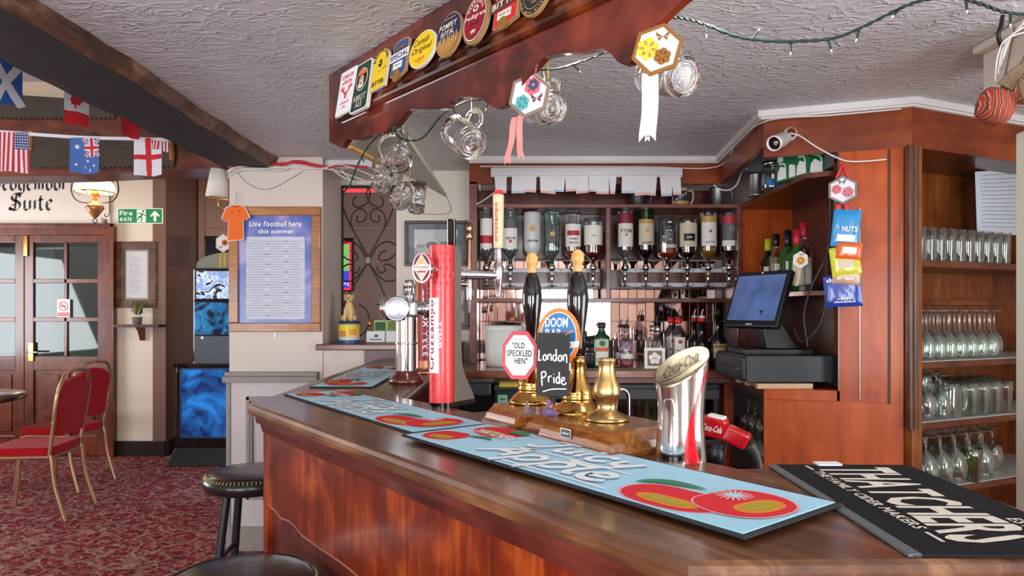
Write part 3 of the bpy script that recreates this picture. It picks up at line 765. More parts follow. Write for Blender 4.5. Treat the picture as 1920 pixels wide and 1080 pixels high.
# 1 white card with red stag
c, w_, h_ = clip('pump_clip', 'tall white pump clip with a red stag head, leftmost on the beam', 634, 663, 128, 216)
board(c, shape_rrect(w_, h_, .004)); g = MB()
g.text('EXMOOR', -w_ * .72, w_ * .72, h_ * .62, h_ * .80, Z1, mat=0, bold=1); g.text('~STAGS', -w_ * .6, w_ * .6, h_ * .38, h_ * .56, Z1, mat=0, bold=1)
for s_ in (-1, 1):
    g.stroke([(s_ * .1 * w_, -.05 * h_), (s_ * .35 * w_, .05 * h_), (s_ * .6 * w_, .30 * h_)], w_ * .12, Z1)
    g.stroke([(s_ * .35 * w_, .05 * h_), (s_ * .3 * w_, .25 * h_)], w_ * .1, Z1); g.stroke([(s_ * .5 * w_, .15 * h_), (s_ * .75 * w_, .18 * h_)], w_ * .1, Z1)
g.flat([(-.18 * w_, 0), (.18 * w_, 0), (.1 * w_, -.30 * h_), (-.1 * w_, -.30 * h_)], Z1); g.text('~caskal', -w_ * .5, w_ * .5, -h_ * .52, -h_ * .42, Z1); g.text('~abv', -w_ * .2, w_ * .2, -h_ * .72, -h_ * .62, Z1)
g.build('print', PINKR, c)
# 2 abbot ale
c, w_, h_ = clip('pump_clip', 'green and white pump clip with an orange-capped bearded face', 662, 693, 113, 210)
sh = [(x * (1 + .06 * math.sin(y / h_ * 5)), y) for x, y in shape_rrect(w_, h_, .012, 6)]
board(c, sh, .012); g = MB(); g.flat(scl(sh, .90, .95), Z1, mat=0); g.disc(0, h_ * .28, w_ * .68, h_ * .46, Z2, mat=1); g.disc(0, h_ * .28, w_ * .60, h_ * .42, Z3, mat=2)
g.disc(0, h_ * .22, w_ * .30, h_ * .22, .0032, mat=3); g.flat([(-.5 * w_, h_ * .46), (.5 * w_, h_ * .46), (.36 * w_, h_ * .62), (0, h_ * .69), (-.36 * w_, h_ * .62)], .0036, mat=4)
g.disc(0, h_ * .04, w_ * .34, h_ * .14, .0036, mat=1); g.disc(0, h_ * .10, w_ * .18, h_ * .03, .004, mat=2)
g.disc(-w_ * .13, h_ * .30, w_ * .05, h_ * .02, .0040, mat=2); g.disc(w_ * .13, h_ * .30, w_ * .05, h_ * .02, .0040, mat=2)
g.text('ABBOT', -w_ * .72, w_ * .72, -h_ * .58, -h_ * .34, Z2, mat=1); g.text('ALE', -w_ * .4, w_ * .4, -h_ * .84, -h_ * .62, Z2, mat=1)
g.build('print', [DKGREEN, CREAMW, INK, mat('face_tone', (226, 178, 142), .5), ORANGE], c)
# 3 boddingtons
c, w_, h_ = clip('pump_clip', 'yellow arched pump clip with a black barrel reading bitter', 698, 727, 90, 168)
sh = [(-w_, -h_), (w_, -h_)] + [(w_ * math.cos(PI * k / 14), h_ * .45 + h_ * .55 * math.sin(PI * k / 14)) for k in range(15)]
board(c, sh, .008, CREAMW); g = MB(); g.flat(scl(sh, .93, .97), Z1, mat=0)
def arc_text(g, txt, R, a_mid, dsize, z, mt, bold=1, ry=None, cx=0, cy=0, step=None):
    n = len(txt); step = step or dsize * 1.05 / R; ry = ry or R
    for i, ch in enumerate(txt):
        if ch == ' ': continue
        a = a_mid - (i - (n - 1) / 2) * step
        M = T(cx + R * math.cos(a), cy + ry * math.sin(a), z) @ RZ(a - PI / 2)
        wd = dsize * (.35 if ch in "Il'1." else .78); g.text(ch, -wd / 2, wd / 2, 0, dsize, 0, M, mt, bold)
arc_text(g, 'BODDINGTONS', w_ * .70, PI / 2, w_ * .26, Z2, 1, ry=h_ * .48, cy=h_ * .36, step=.27)
g.disc(0, h_ * .28, w_ * .20, h_ * .20, Z2, mat=1); g.rect(-w_ * .28, w_ * .28, h_ * .18, h_ * .22, Z3, mat=1); g.rect(-w_ * .10, w_ * .10, h_ * .24, h_ * .32, Z3, mat=0)
g.text('BITTER', -w_ * .76, w_ * .76, -h_ * .82, -h_ * .58, Z2, mat=1, bold=1); g.text('1778', w_ * .35, w_ * .8, -h_ * .1, 0, Z2, mat=1)
g.rect(-w_ * .25, w_ * .25, -h_ * .13, -h_ * .11, Z2, mat=1)
g.build('print', [YELLOW, INK], c)
# 4 special
c, w_, h_ = clip('pump_clip', 'blue shield pump clip with a white banner reading Special', 731, 767, 70, 150)
sh = [(-.8 * w_, -.75 * h_), (0, -h_), (.8 * w_, -.75 * h_), (.8 * w_, .82 * h_)] + [(.8 * w_ * math.cos(PI * k / 10), .82 * h_ + .16 * h_ * math.sin(PI * k / 10)) for k in range(1, 11)]
SPB = mat('ale_blue', (52, 84, 150), .35)
board(c, sh, .009, TAN); g = MB(); g.flat(scl(sh, .9, .94), Z1, mat=0); g.flat([(-w_, -.06 * h_), (w_, -.06 * h_), (w_, .36 * h_), (-w_, .36 * h_)], Z3, mat=1)
g.text('SPECIAL', -w_ * .92, w_ * .92, .02 * h_, .28 * h_, .0032, mat=2, bold=1); g.rect(-w_ * .55, w_ * .55, .46 * h_, .66 * h_, Z2, mat=3); g.text("YOUNG'S", -w_ * .5, w_ * .5, .5 * h_, .62 * h_, Z3, mat=4)
g.rect(-w_ * .55, w_ * .40, -.48 * h_, -.14 * h_, Z2, mat=1); g.text('~londo', -w_ * .4, w_ * .25, -.32 * h_, -.24 * h_, Z3, mat=0)
g.build('print', [SPB, WPRINT, NAVY, mat('bronze_print', (96, 72, 62), .4), TAN], c)
g = MB(); g.cyl(w_ * .36, 0, .004, 20, T(-w_ * .02, -.84 * h_, .0)); g.text('W', -w_ * .16, w_ * .14, -.90 * h_, -.78 * h_, .0046, mat=1, bold=1); g.build('seal', [GOLDM, mat('seal_brown', (150, 96, 40), .4)], c)
# 5 cornish original
c, w_, h_ = clip('pump_clip', 'round yellow pump clip with black script lettering', 767, 816, 56, 128)
sh = shape_round(w_, h_); board(c, sh, .009, WPRINT); g = MB(); g.flat(scl(sh, .95), Z1, mat=0)
g.text('Cornish', -w_ * .72, w_ * .42, h_ * .30, h_ * .66, Z2, mat=1, shear=.35); g.text('Original', -w_ * .84, w_ * .62, -h_ * .22, h_ * .20, Z2, mat=1, shear=.35)
g.text('~nags', -w_ * .4, w_ * .25, -h_ * .58, -h_ * .42, Z2, mat=2, bold=1); g.rect(-w_ * .2, w_ * .2, -h_ * .70, -h_ * .66, Z2, mat=2)
g.build('print', [YELLOW, INK, mat('dark_orange_print', (226, 96, 24), .5)], c)
# 6 pompey royal
c, w_, h_ = clip('pump_clip', 'round navy pump clip with golden barley along its lower half', 818, 864, 21, 108)
sh = shape_round(w_, h_); board(c, sh, .009, TAN); g = MB(); g.flat(scl(sh, .95), Z1, mat=0)
g.flat([(x, min(y, -.20 * h_ + .10 * h_ * math.sin(x / w_ * 17))) for x, y in scl(shape_round(w_, h_, 60), .95)], Z2, mat=1)
for k in range(9): g.stroke([(-.7 * w_ + k * .175 * w_, -.72 * h_ if 1 < k < 7 else -.5 * h_), (-.74 * w_ + k * .18 * w_, -.12 * h_ + .06 * h_ * (k % 3))], w_ * .07, Z3, mat=2)
g.text('POMPEY', -w_ * .80, w_ * .60, .28 * h_, .54 * h_, Z3, mat=3, bold=1, shear=.1); g.text('ROYAL', -w_ * .60, w_ * .45, -.04 * h_, .22 * h_, Z3, mat=3, bold=1, shear=.1)
g.text('~oldalebrewe', -w_ * .42, w_ * .42, .70 * h_, .77 * h_, Z3, mat=2)
g.build('print', [NAVY, mat('barley_gold', (178, 128, 60), .45), mat('light_barley', (214, 176, 112), .45), CREAMW], c)
# 7 pedigree
c, w_, h_ = clip('pump_clip', 'oval dark red pump clip with cream lettering and hop flower', 868, 914, -12, 84)
sh = shape_round(w_, h_); board(c, sh, .012, TAN); g = MB(); g.flat(scl(sh, .95), Z1, mat=3); g.flat(scl(sh, .90), .0012, mat=1); g.flat(scl(sh, .85), Z2, mat=0)
g.text('Pedigree', -w_ * .84, w_ * .84, -.02 * h_, .22 * h_, Z3, mat=1, bold=1); g.text('AMBER', -w_ * .42, w_ * .42, -.26 * h_, -.12 * h_, Z3, mat=2); arc_text(g, "MARSTON'S", w_ * .60, PI / 2, w_ * .17, Z3, 1, ry=h_ * .66, step=.24)
for k in range(6): g.disc(.12 * w_ * math.cos(k * PI / 3), .44 * h_ + .08 * h_ * math.sin(k * PI / 3), .12 * w_, .07 * h_, .0026, mat=1, seg=8)
g.disc(0, .44 * h_, .1 * w_, .05 * h_, .0034, mat=2, seg=10)
for k in (-1, 1): g.stroke([(k * .2 * w_, -.52 * h_), (0, -.46 * h_), (k * .12 * w_, -.60 * h_)], w_ * .07, Z3, mat=1)
g.build('print', [CASK_R, CREAMW, mat('wine_print', (104, 20, 34), .4), mat('grey_green_print', (96, 92, 80), .4)], c)
# 8 bitter
c, w_, h_ = clip('pump_clip', 'red shield pump clip with a brown banner reading Bitter', 921, 978, -36, 58)
sh = [(-.78 * w_, -.80 * h_), (-.1 * w_, -h_ * .86), (.78 * w_, -.66 * h_), (.78 * w_, h_), (-.78 * w_, h_)]
board(c, sh, .011, TAN); g = MB(); g.flat(scl(sh, .92, .96), Z1, mat=0); g.flat([(-w_, -.12 * h_), (w_, .02 * h_), (w_, .48 * h_), (-w_, .36 * h_)], Z3, mat=1)
g.text('BITTER', -w_ * .9, w_ * .9, .06 * h_, .34 * h_, .0034, mat=2, bold=1, fn=lambda x, y, z: (x, y + .06 * h_ * x / w_, z)); g.rect(-w_ * .5, w_ * .42, -.50 * h_, -.16 * h_, Z3, mat=2); g.text('THE REAL ALE', -w_ * .42, w_ * .34, -.36 * h_, -.27 * h_, .0034, mat=3)
g.build('print', [mat('bright_ale_red', (214, 46, 50), .35), mat('banner_brown', (92, 56, 50), .4), CREAMW, DKGREEN], c)
g = MB(); g.cyl(w_ * .30, 0, .005, 20, T(-w_ * .06, -.74 * h_, .0)); g.text('W', -w_ * .2, w_ * .08, -.80 * h_, -.68 * h_, .0056, mat=1, bold=1); g.build('seal', [GOLDM, mat('seal_brown', (150, 96, 40), .4)], c)
# 9 black round
c, w_, h_ = clip('pump_clip', 'round black pump clip with gold rim lettering, nearest along the beam', 975, 1032, -70, 32)
sh = shape_round(w_, h_); board(c, sh, .010, TAN); g = MB(); g.flat(scl(sh, .95), Z1, mat=0); g.flat(scl(sh, .74), Z2, mat=1); g.flat(scl(sh, .71), .002, mat=0)
g.text('CASK', -w_ * .3, w_ * .36, -.36 * h_, -.22 * h_, Z3, mat=2); g.text('ALE', -w_ * .12, w_ * .22, -.52 * h_, -.42 * h_, Z3, mat=2); arc_text(g, 'RESERVE FINE ALE', w_ * .84, -PI / 2, w_ * .11, Z3, 2, ry=h_ * .84, step=.16)
g.text('~gold', -w_ * .5, w_ * .5, -.1 * h_, .3 * h_, Z3, mat=2, shear=.2)
g.build('print', [mat('charcoal_print', (44, 44, 48), .4), TAN, mat('gold_letter', (214, 186, 120), .4)], c)

# ------------------------------------------------------------------ glass mugs hanging under the canopy
def mug_parts(root, R=.048, H=.125, style=0):
    """origin at centre of the base; local z from base to mouth"""
    b = MB(); n = 20; rows = [(.6, 0), (.93, .0), (1.0, .004), (.99, .012), (.88, .018), (.94, .03), (1.02, .045), (1.04, .07), (1.03, .09), (.98, .104), (1.0, .125)]
    if style == 1: rows = [(.6, 0), (.96, 0), (1, .006), (.98, .05), (1.0, .10), (1.02, .125)]
    prof = [(0, .001), (R * .42, .002)] + [(R * r, z * H / .125) for r, z in rows] + [(R * rows[-1][0] - .003, H)] + [(R * .86, H * .6), (R * .84, H * .25), (R * .7, H * .14), (0, H * .12)]
    b.lathe(prof, 28)
    # dimples/flutes
    V = []
    for p in b.v:
        r = math.hypot(p[0], p[1])
        if r > .02 and H * .2 < p[2] < H * .8 and r > R * .95:
            a = math.atan2(p[1], p[0]); k = 1 - .05 * (.5 + .5 * math.cos(10 * a)) * (1 if style == 0 else .5); V.append((p[0] * k, p[1] * k, p[2]))
        else: V.append(p)
    b.v = V
    for rr, hh in ((.52, .0025), (.72, .003)): b.torus(R * rr, hh, T(0, 0, .0), seg=26, sub=6)
    b.build('glass_body', GLASS, root)
    if style != 1:
        h = MB(); h.tube(catmull([(R * .98, 0, H * .88), (R * 1.35, 0, H * .92), (R * 1.75, 0, H * .72), (R * 1.72, 0, H * .42), (R * 1.38, 0, H * .22), (R * .98, 0, H * .24)], 6), .0062, 8, flat=1.3)
        h.build('handle', GLASS, root)
def mug(name, label, px, py, Y, axis, roll, R=.048, H=.125, style=0):
    M = axis_frame(at(px, py, Y), axis) @ RZ(roll)
    r = thing(name, label, 'glass mug' if style != 1 else 'glass', M=M, group='glasses hanging under the canopy'); mug_parts(r, R, H, style)
    tp_ = M @ (Vector((R * 1.5, 0, H * .86)) if style != 1 else Vector((R, 0, H))); zt_ = 2.086 if Y < 2.2 else zb
    b = MB(); b.tube(catmull([tp_ + Vector((0, .008, -.004)), tp_ + Vector((0, 0, -.012)), tp_ + Vector((0, -.008, .0)), tp_ + Vector((0, 0, .014)), (tp_.x, tp_.y, max(zt_, tp_.z + .02))], 5), .0022, 6); b.build('cup_hook', BRASS, can, world=True)
    return r
mug('beer_mug', 'dimpled glass beer mug hanging beside the lit spotlight', 884, 270, 1.93, (-.42, .80, .52), 2.0)
mug('beer_mug', 'dimpled glass beer mug hanging behind the pink ribbon ornament', 1034, 202, 1.78, (-.34, .86, .30), 2.0, .046)
mug('beer_mug', 'dimpled glass beer mug hanging behind the white ribbon ornament', 1284, 144, 1.52, (-.42, .80, .32), 1.4, .046)
mug('beer_mug', 'dimpled glass beer mug hanging at the corner of the canopy above smaller glasses', 748, 302, 2.32, (-.30, .72, .55), 1.9, .05, .15)
mug('beer_mug', 'small round glass tankard hanging leftmost under the canopy', 713, 346, 2.50, (.10, .82, .58), 1.2, .039, .12)
mug('beer_mug', 'small round glass tankard hanging lowest but one under the canopy corner', 749, 378, 2.62, (.05, .85, .52), 1.5, .039, .12)
mug('straight_glass', 'straight fluted tumbler hanging lowest under the canopy corner', 780, 396, 2.72, (.03, .30, .95), 0, .034, .12, 1)
# starburst flutes in the tumbler's base
# ------------------------------------------------------------------ fairy lights
FL = mat('dark_green_cable', (18, 40, 36), .4)
def fairy(label, pts, bulbs, r=.0028):
    root = thing('fairy_light_string', label, 'fairy lights', pts[len(pts) // 2])
    p = catmull(pts, 10); b = MB()
    q1 = [v + Vector((.0022 * math.sin(i * .9), .0022 * math.cos(i * .9), .0022 * math.sin(i * .9 + 1))) for i, v in enumerate(p)]
    q2 = [v - Vector((.0022 * math.sin(i * .9), .0022 * math.cos(i * .9), .0022 * math.sin(i * .9 + 1))) for i, v in enumerate(p)]
    b.tube(q1, r * .75, 6); b.tube(q2, r * .75, 6); b.build('twin_cable', FL, root, world=True)
    for i, (f, d) in enumerate(bulbs):
        o = p[int(f * (len(p) - 1))]; d = Vector(d).normalized()
        b = MB(); b.tube([o, o + d * .022], .0026, 6); b.build('bulb_holder', FL, root, world=True)
        hh = root.children[-1]; b = MB(); b.tube([o + d * .021, o + d * .029], [.0022, .0008], 6); b.build('bulb', WHITE, hh, world=True)
rr = random.Random(5)
Yf = lambda px: 1.70 - (px - 700) * .0007 if px < 1300 else 1.25
left = [(655, 352, 2.45), (668, 315, 2.42), (690, 275, 2.38), (716, 250, 2.33), (738, 243, 2.28), (752, 260, 2.26), (790, 260, 2.20), (830, 215, 2.12), (868, 193, 2.03), (905, 187, 1.96), (940, 200, 1.92), (985, 150, 1.80), (1010, 132, 1.76), (1050, 128, 1.72), (1100, 112, 1.66), (1150, 92, 1.58)]
fairy('dark green fairy light cable draped along the canopy beam through the mugs', [at(*p) for p in left],
      [(.1, (.4, 0, -1)), (.25, (.5, -.2, -1)), (.33, (-.3, 0, -1)), (.42, (.5, 0, .6)), (.5, (.4, 0, -1)), (.62, (-.3, -.3, -1)), (.7, (.3, 0, -1)), (.82, (.2, 0, -1)), (.9, (.7, 0, -.7)), (.96, (.5, 0, .8))])
right = [(1256, 31, 1.42), (1285, 35, 1.42), (1320, 45, 1.42), (1380, 68, 1.42), (1440, 77, 1.42), (1510, 77, 1.42), (1570, 70, 1.40), (1630, 45, 1.38), (1690, 15, 1.36), (1735, 0, 1.34), (1790, -6, 1.33), (1840, 8, 1.34), (1880, 22, 1.36), (1925, 28, 1.38)]
fairy('dark green fairy light cable swagged across the pale bar ceiling', [at(*p) for p in right],
      [(.16, (.2, 0, -1)), (.27, (.7, 0, .9)), (.36, (0, 0, -1)), (.44, (.3, 0, -1)), (.52, (-.3, 0, -1)), (.62, (-.8, 0, -.8)), (.8, (.1, 0, -1)), (.95, (0, 0, -1))], .0032)
# ------------------------------------------------------------------ hexagon ornaments
def flower(g, cx, cy, r, z, m1, m2, n=5):
    for k in range(n):
        a = 2 * PI * k / n + .3; g.disc(cx + r * .55 * math.cos(a), cy + r * .55 * math.sin(a), r * .42, r * .42, z, mat=m1, seg=10)
    g.disc(cx, cy, r * .3, r * .3, z + .0006, mat=m2, seg=10)
def butterfly(g, cx, cy, r, z, m):
    for s_ in (-1, 1):
        g.flat([(cx, cy), (cx + s_ * r, cy + r * .8), (cx + s_ * r * .9, cy + r * .1)], z, mat=m); g.flat([(cx, cy), (cx + s_ * r * .75, cy - .05 * r), (cx + s_ * r * .6, cy - r * .6)], z, mat=m)
def hexorn(label, px, py, Y, w, h, rotdeg, rim, fl, ribbons, ribm, yaw=-.35, pink=False):
    x = Vector((math.cos(yaw), math.sin(yaw), 0)); M = Matrix((x, Vector((0, 0, 1)), x.cross(Vector((0, 0, 1))))).transposed().to_4x4()
    M.translation = at(px, py, Y)
    r = thing('hexagon_ornament', label, 'ornament', M=M)
    hexp = [(w * math.cos(PI / 6 + k * PI / 3 + PI / 6 * 0), h * math.sin(PI / 6 + k * PI / 3)) for k in range(6)]
    R = RZ(math.radians(rotdeg))
    MB().prism(hexp, -.004, 0, R).build('rim', rim, r)
    g = MB(); g.flat(scl(hexp, .84), .001, R, 0); g.build('card', PAPER, r)
    g = MB()
    for i, (fx, fy, fr, m1, m2) in enumerate(fl['flowers']): flower(g, fx * w, fy * h, fr * w, .0022 + .0002 * i, m1, m2, 6)
    butterfly(g, fl['bf'][0] * w, fl['bf'][1] * h, w * .26, .0022, 2)
    g.build('cut_out_flowers', fl['mats'], r)
    for i, pts in enumerate(ribbons):
        b = MB(); p = [M.inverted() @ at(a, c, Y + .004) for a, c in pts]; wv = ribm[1]
        L_ = catmull([(q.x, q.y, 0) for q in p], 6); k = len(L_)
        V = [(q.x - wv / 2, q.y, .003 * math.sin(i_ * .5) - .006) for i_, q in enumerate(L_)] + [(q.x + wv / 2, q.y, .003 * math.sin(i_ * .5 + .4) - .006) for i_, q in enumerate(L_)]
        b.add(V, [(j, j + 1, k + j + 1, k + j) for j in range(k - 1)], None, 0, True)
        e = L_[-1]; b.add([(e.x - wv / 2, e.y, -.006), (e.x, e.y, -.006), (e.x - wv / 2, e.y - wv * .6, -.006)], [(0, 1, 2)]); b.add([(e.x + wv / 2, e.y, -.006), (e.x, e.y, -.006), (e.x + wv / 2, e.y - wv * .6, -.006)], [(0, 1, 2)])
        b.build('ribbon', ribm[0], r)
    return r
PINKRIB = mat('salmon_pink_ribbon', (244, 146, 140), .5, sheen=.3); WHRIB = mat('white_ribbon', (240, 240, 240), .5, sheen=.3); REDRIB = mat('red_ribbon', (214, 52, 66), .5)
GOLDRIM = mat('gold_brown_rim', (150, 100, 44), .4, metal=.3); GREYRIM = mat('taupe_rim', (142, 122, 108), .5); DKRIM = mat('silver_grey_rim', (122, 124, 128), .4)
PK = mat('petal_pink', (226, 110, 120), .6); TEAL = mat('petal_teal', (90, 176, 176), .6); PLUM = mat('petal_plum', (112, 42, 52), .6); DENIM = mat('petal_denim', (60, 86, 120), .6); OCH = mat('petal_ochre', (150, 96, 28), .6); LEM = mat('petal_lemon', (232, 204, 70), .6)
hexorn('hexagonal butterfly ornament with two salmon pink ribbons under the canopy', 992, 178, 1.72, .062, .058, -14, GREYRIM,
       {'flowers': [(.18, .35, .40, 0, 3), (.22, .40, .25, 3, 0), (-.30, -.30, .34, 1, 1)], 'bf': (.36, -.22), 'mats': [PK, TEAL, PLUM, DENIM]},
       [[(956, 215), (950, 245), (943, 275), (938, 296)], [(972, 212), (967, 245), (968, 270), (972, 290)]], (PINKRIB, .017), yaw=-.5)
hexorn('hexagonal gold-rimmed ornament with a long white ribbon under the canopy', 1232, 93, 1.40, .054, .055, -16, GOLDRIM,
       {'flowers': [(-.35, .05, .46, 1, 1), (.20, -.28, .34, 0, 0)], 'bf': (.22, .45), 'mats': [OCH, LEM, OCH, LEM]},
       [[(1213, 135), (1213, 180), (1211, 220), (1207, 252)], [(1224, 135), (1224, 180), (1222, 222), (1219, 252)]], (WHRIB, .022), yaw=-.3)
# =================================================================== THINGS ON THE BAR COUNTER
# ---- cider bar runners
SKY = mat('runner_sky_blue', (150, 206, 230), .85, var=.05, vscale=60, sheen=.2); RUB = mat('rubber_edge', (34, 34, 36), .7, var=.15, bump=.2, bscale=200)
RUN_W = mat('runner_white', (238, 242, 244), .85, var=.03)
APR = mat('apple_red', (216, 32, 44), .8, var=.1, vscale=60); APL = mat('apple_leaf', (48, 130, 82), .8, var=.2, vscale=80); APY = mat('apple_yellow_green', (214, 140, 44), .8, var=.25, vscale=120); APG = mat('apple_olive', (176, 156, 46), .8, var=.2, vscale=120); APP = mat('apple_pink_outline', (244, 170, 176), .8)
SHADE = mat('runner_letter_grey', (118, 166, 196), .85)
J_STROKES = [  # "Juicy" (upper line) in loose brush capitals; units: letter box 0..5 x 0..1
    [(.15, .95), (.35, 1.0), (.62, .97), (.95, .96)], [(.62, .97), (.60, .55), (.50, .15), (.25, .02), (.05, .20)],
    [(1.05, .62), (1.03, .25), (1.18, .08), (1.42, .25), (1.48, .62)], [(1.48, .62), (1.46, .25), (1.60, .06)],
    [(1.80, .60), (1.78, .25), (1.92, .06)],
    [(2.62, .52), (2.42, .64), (2.16, .45), (2.18, .15), (2.42, .04), (2.70, .20)],
    [(2.88, .62), (2.90, .28), (3.06, .12), (3.30, .30)], [(3.38, .64), (3.32, .20), (3.12, -.30), (2.70, -.42), (2.2, -.30)]]
J_DOTS = [(1.84, .88)]
A_STROKES = [  # "Apple" (lower line)
    [(.05, .0), (.25, .40), (.55, .92), (.62, .98), (.68, .55), (.80, .02)], [(.20, .36), (.50, .40), (.85, .38)],
    [(1.05, .60), (1.03, .10), (1.0, -.40)], [(1.05, .50), (1.28, .66), (1.50, .45), (1.40, .12), (1.15, .05)],
    [(1.80, .60), (1.78, .10), (1.74, -.40)], [(1.80, .50), (2.02, .66), (2.25, .45), (2.15, .12), (1.90, .05)],
    [(2.52, .98), (2.50, .30), (2.62, .06), (2.75, .10)],
    [(2.86, .34), (3.20, .40), (3.24, .58), (3.02, .66), (2.84, .42), (2.92, .10), (3.18, .03), (3.42, .18)]]
def apple_half(g, cx, cy, rx, ry, z, rot=0, cut=False):
    R = T(cx, cy, 0) @ RZ(rot)
    sh = []
    for k in range(36):
        a = 2 * PI * k / 36; r = 1 - .20 * max(0, math.cos(a - PI / 2)) ** 6 - .10 * max(0, math.cos(a + PI / 2)) ** 6
        sh.append((rx * r * math.cos(a), ry * r * math.sin(a)))
    g.flat(scl(sh, 1.05), z, R, 3); g.flat(sh, z + .0003, R, 0)
    g.flat([(x * .62 + rx * .05, y * .40 - ry * .34) for x, y in sh], z + .0006, R, 1); g.flat([(x * .44 + rx * .05, y * .22 - ry * .34) for x, y in sh], z + .0009, R, 2)
def leaf(g, pts, wd, z):
    L_ = catmull([(p[0], p[1], 0) for p in pts], 8); n = len(L_); A = []; B = []
    for i, p in enumerate(L_):
        d = (L_[min(i + 1, n - 1)] - L_[max(i - 1, 0)]).normalized(); nn = Vector((-d.y, d.x, 0)) * wd * math.sin(PI * i / (n - 1))
        A.append(p + nn); B.append(p - nn)
    g.flat([(p.x, p.y) for p in A] + [(p.x, p.y) for p in B[::-1]], z, None, 4)
def runner(label, M, L_, W_):
    """local x along the length (reading direction), y across (up), z up"""
    r = thing('bar_runner', label, 'bar runner', M=M, group='cider runners along the bar')
    MB().box(0, L_, 0, W_, 0, .004).build('rubber_base', RUB, r, bevel=.0012, segs=1)
    e = .008
    MB().box(e, L_ - e, e, W_ - e, .0035, .0052).build('pile', SKY, r, bevel=.0008, segs=1)
    z = .0056; APM = [APR, APY, APG, APP, APL, SKY]
    for ap, lf in (((.085, .30, .06, .22, 0, .2), [(.135, .40), (.18, .48), (.215, .46), .04]), ((.135, .76, .085, .22, .0001, -.1), [(.155, .82), (.19, .86), (.23, .84), .07]), ((.81, .28, .098, .255, 0, .05), [(.70, .38), (.74, .53), (.82, .57), .05]), ((.905, .50, .080, .30, .0012, 1.45), None)):
        g = MB(); apple_half(g, L_ * ap[0], W_ * ap[1], L_ * ap[2], W_ * ap[3], z + ap[4], ap[5])
        if lf: leaf(g, [(L_ * a, W_ * c_) for a, c_ in lf[:3]], W_ * lf[3], z + .0022)
        g.build('apple_print', APM, r, recalc=False)
    g = MB()
    for k in range(18):
        a = 2 * PI * k / 18; g.stroke([(L_ * .872 + W_ * .04 * math.cos(a), W_ * .58 + W_ * .04 * math.sin(a)), (L_ * .872 + W_ * .115 * math.cos(a), W_ * .58 + W_ * .115 * math.sin(a))], W_ * .016, z + .0026, mat=3, smoothp=False)
    g.disc(L_ * .872, W_ * .58, W_ * .05, W_ * .05, z + .0028, mat=5, seg=16)
    g.build('blossom_print', APM, r, recalc=False)
    g = MB()
    def word(st, x0, y0, sx, sy, wd, dots=()):
        for si, s_ in enumerate(st):
            pp = [(x0 + a * sx + c * sx * .22, y0 + c * sy) for a, c in s_]
            g.stroke([(x + W_ * .018, y - W_ * .022) for x, y in pp], wd * .9, z + .0003 + .00004 * si, mat=1)
            g.stroke(pp, wd, z + .0010 + .00004 * si, mat=0)
        for a, c in dots: g.disc(x0 + a * sx + c * sx * .22, y0 + c * sy, wd * .6, wd * .6, z + .0010, mat=0, seg=10)
    word(J_STROKES, L_ * .30, W_ * .58, L_ * .092, W_ * .33, W_ * .062, J_DOTS); word(A_STROKES, L_ * .275, W_ * .16, L_ * .112, W_ * .36, W_ * .066)
    g.stroke([(L_ * .30, W_ * .46), (L_ * .45, W_ * .50), (L_ * .66, W_ * .50)], W_ * .025, z + .0008); g.stroke([(L_ * .40, W_ * .08), (L_ * .55, W_ * .10), (L_ * .70, W_ * .09)], W_ * .03, z + .0008)
    g.text('THATCHERS', L_ * .085, L_ * .25, W_ * .56, W_ * .70, z + .003, mat=0, bold=1)
    g.build('lettering', [RUN_W, SHADE], r, recalc=False)
    return r
d1 = Vector((.61, -.792, 0)); runner('cider bar runner nearest the near corner of the bar, overlapping the black mat', frame((-.2417, 1.487, TOPZ + .0065), d1), .851, .237)
d2 = Vector((.592, -.806, 0)); runner('cider bar runner in front of the red beer tower', frame((-.757, 2.262, TOPZ + .0005), d2), .895, .215)
runner('cider bar runner on the far leg of the bar beside the chrome tower', frame((-.737, 3.40, TOPZ + .0005), (0, -1, 0)), .92, .235)
# ---- black bar towel mat
TB = mat('black_terry_towel', (36, 35, 38), .95, var=.25, vscale=300, bump=.5, bscale=500, spec=.15); TG = mat('grey_towel_hem', (96, 98, 102), .9, var=.2, vscale=300, bump=.4, bscale=400)
TW = mat('towel_off_white', (222, 214, 200), .9, var=.06, vscale=300)
Mt = frame((.462, 1.228, TOPZ + .0005), (-.02, -1, 0))
tw = thing('bar_towel', 'black towelling bar mat with off-white lettering at the near end of the bar', 'bar mat', M=Mt)
LT, WT = .455, .247
MB().box(0, LT, 0, WT, 0, .004).build('towel', TB, tw, bevel=.0012, segs=1)
MB().box(.0, LT, -.004, .012, 0, .0044).build('hem', TG, tw, bevel=.001, segs=1)
g = MB(); z = .0046
V, Fc = layout('THATCHERS', 1, .05); ax = max(p[0] for p in V); ay = max(p[1] for p in V)
def thn(x, y, z_): 
    t = x / (LT * .86); s_ = 1 + .28 * abs(2 * t - 1) ** 1.5
    return (x + LT * .055, WT * .555 + (y - .5) * WT * .40 * s_, z_)
g.add([thn(p[0] / ax * LT * .86, p[1] / ay, z) for p in V], Fc)
g.text('THE FAMILY CIDER MAKERS', LT * .12, LT * .80, WT * .22, WT * .29, z, bold=1); g.text('EST 1904', LT * .70, LT * .90, WT * .80, WT * .88, z, bold=1)
g.rect(LT * .03, LT * .10, WT * .235, WT * .255, z); g.rect(LT * .83, LT * .91, WT * .235, WT * .255, z)
g.build('lettering', TW, tw, recalc=False)
tag(MB().prism(shape_rrect(.022, .012, .004), 0, .003).build('card_coaster', PAPER, loc=(.565, 1.222, TOPZ + .0052)), 'white card coaster edge poking out behind the black bar mat', 'coaster')

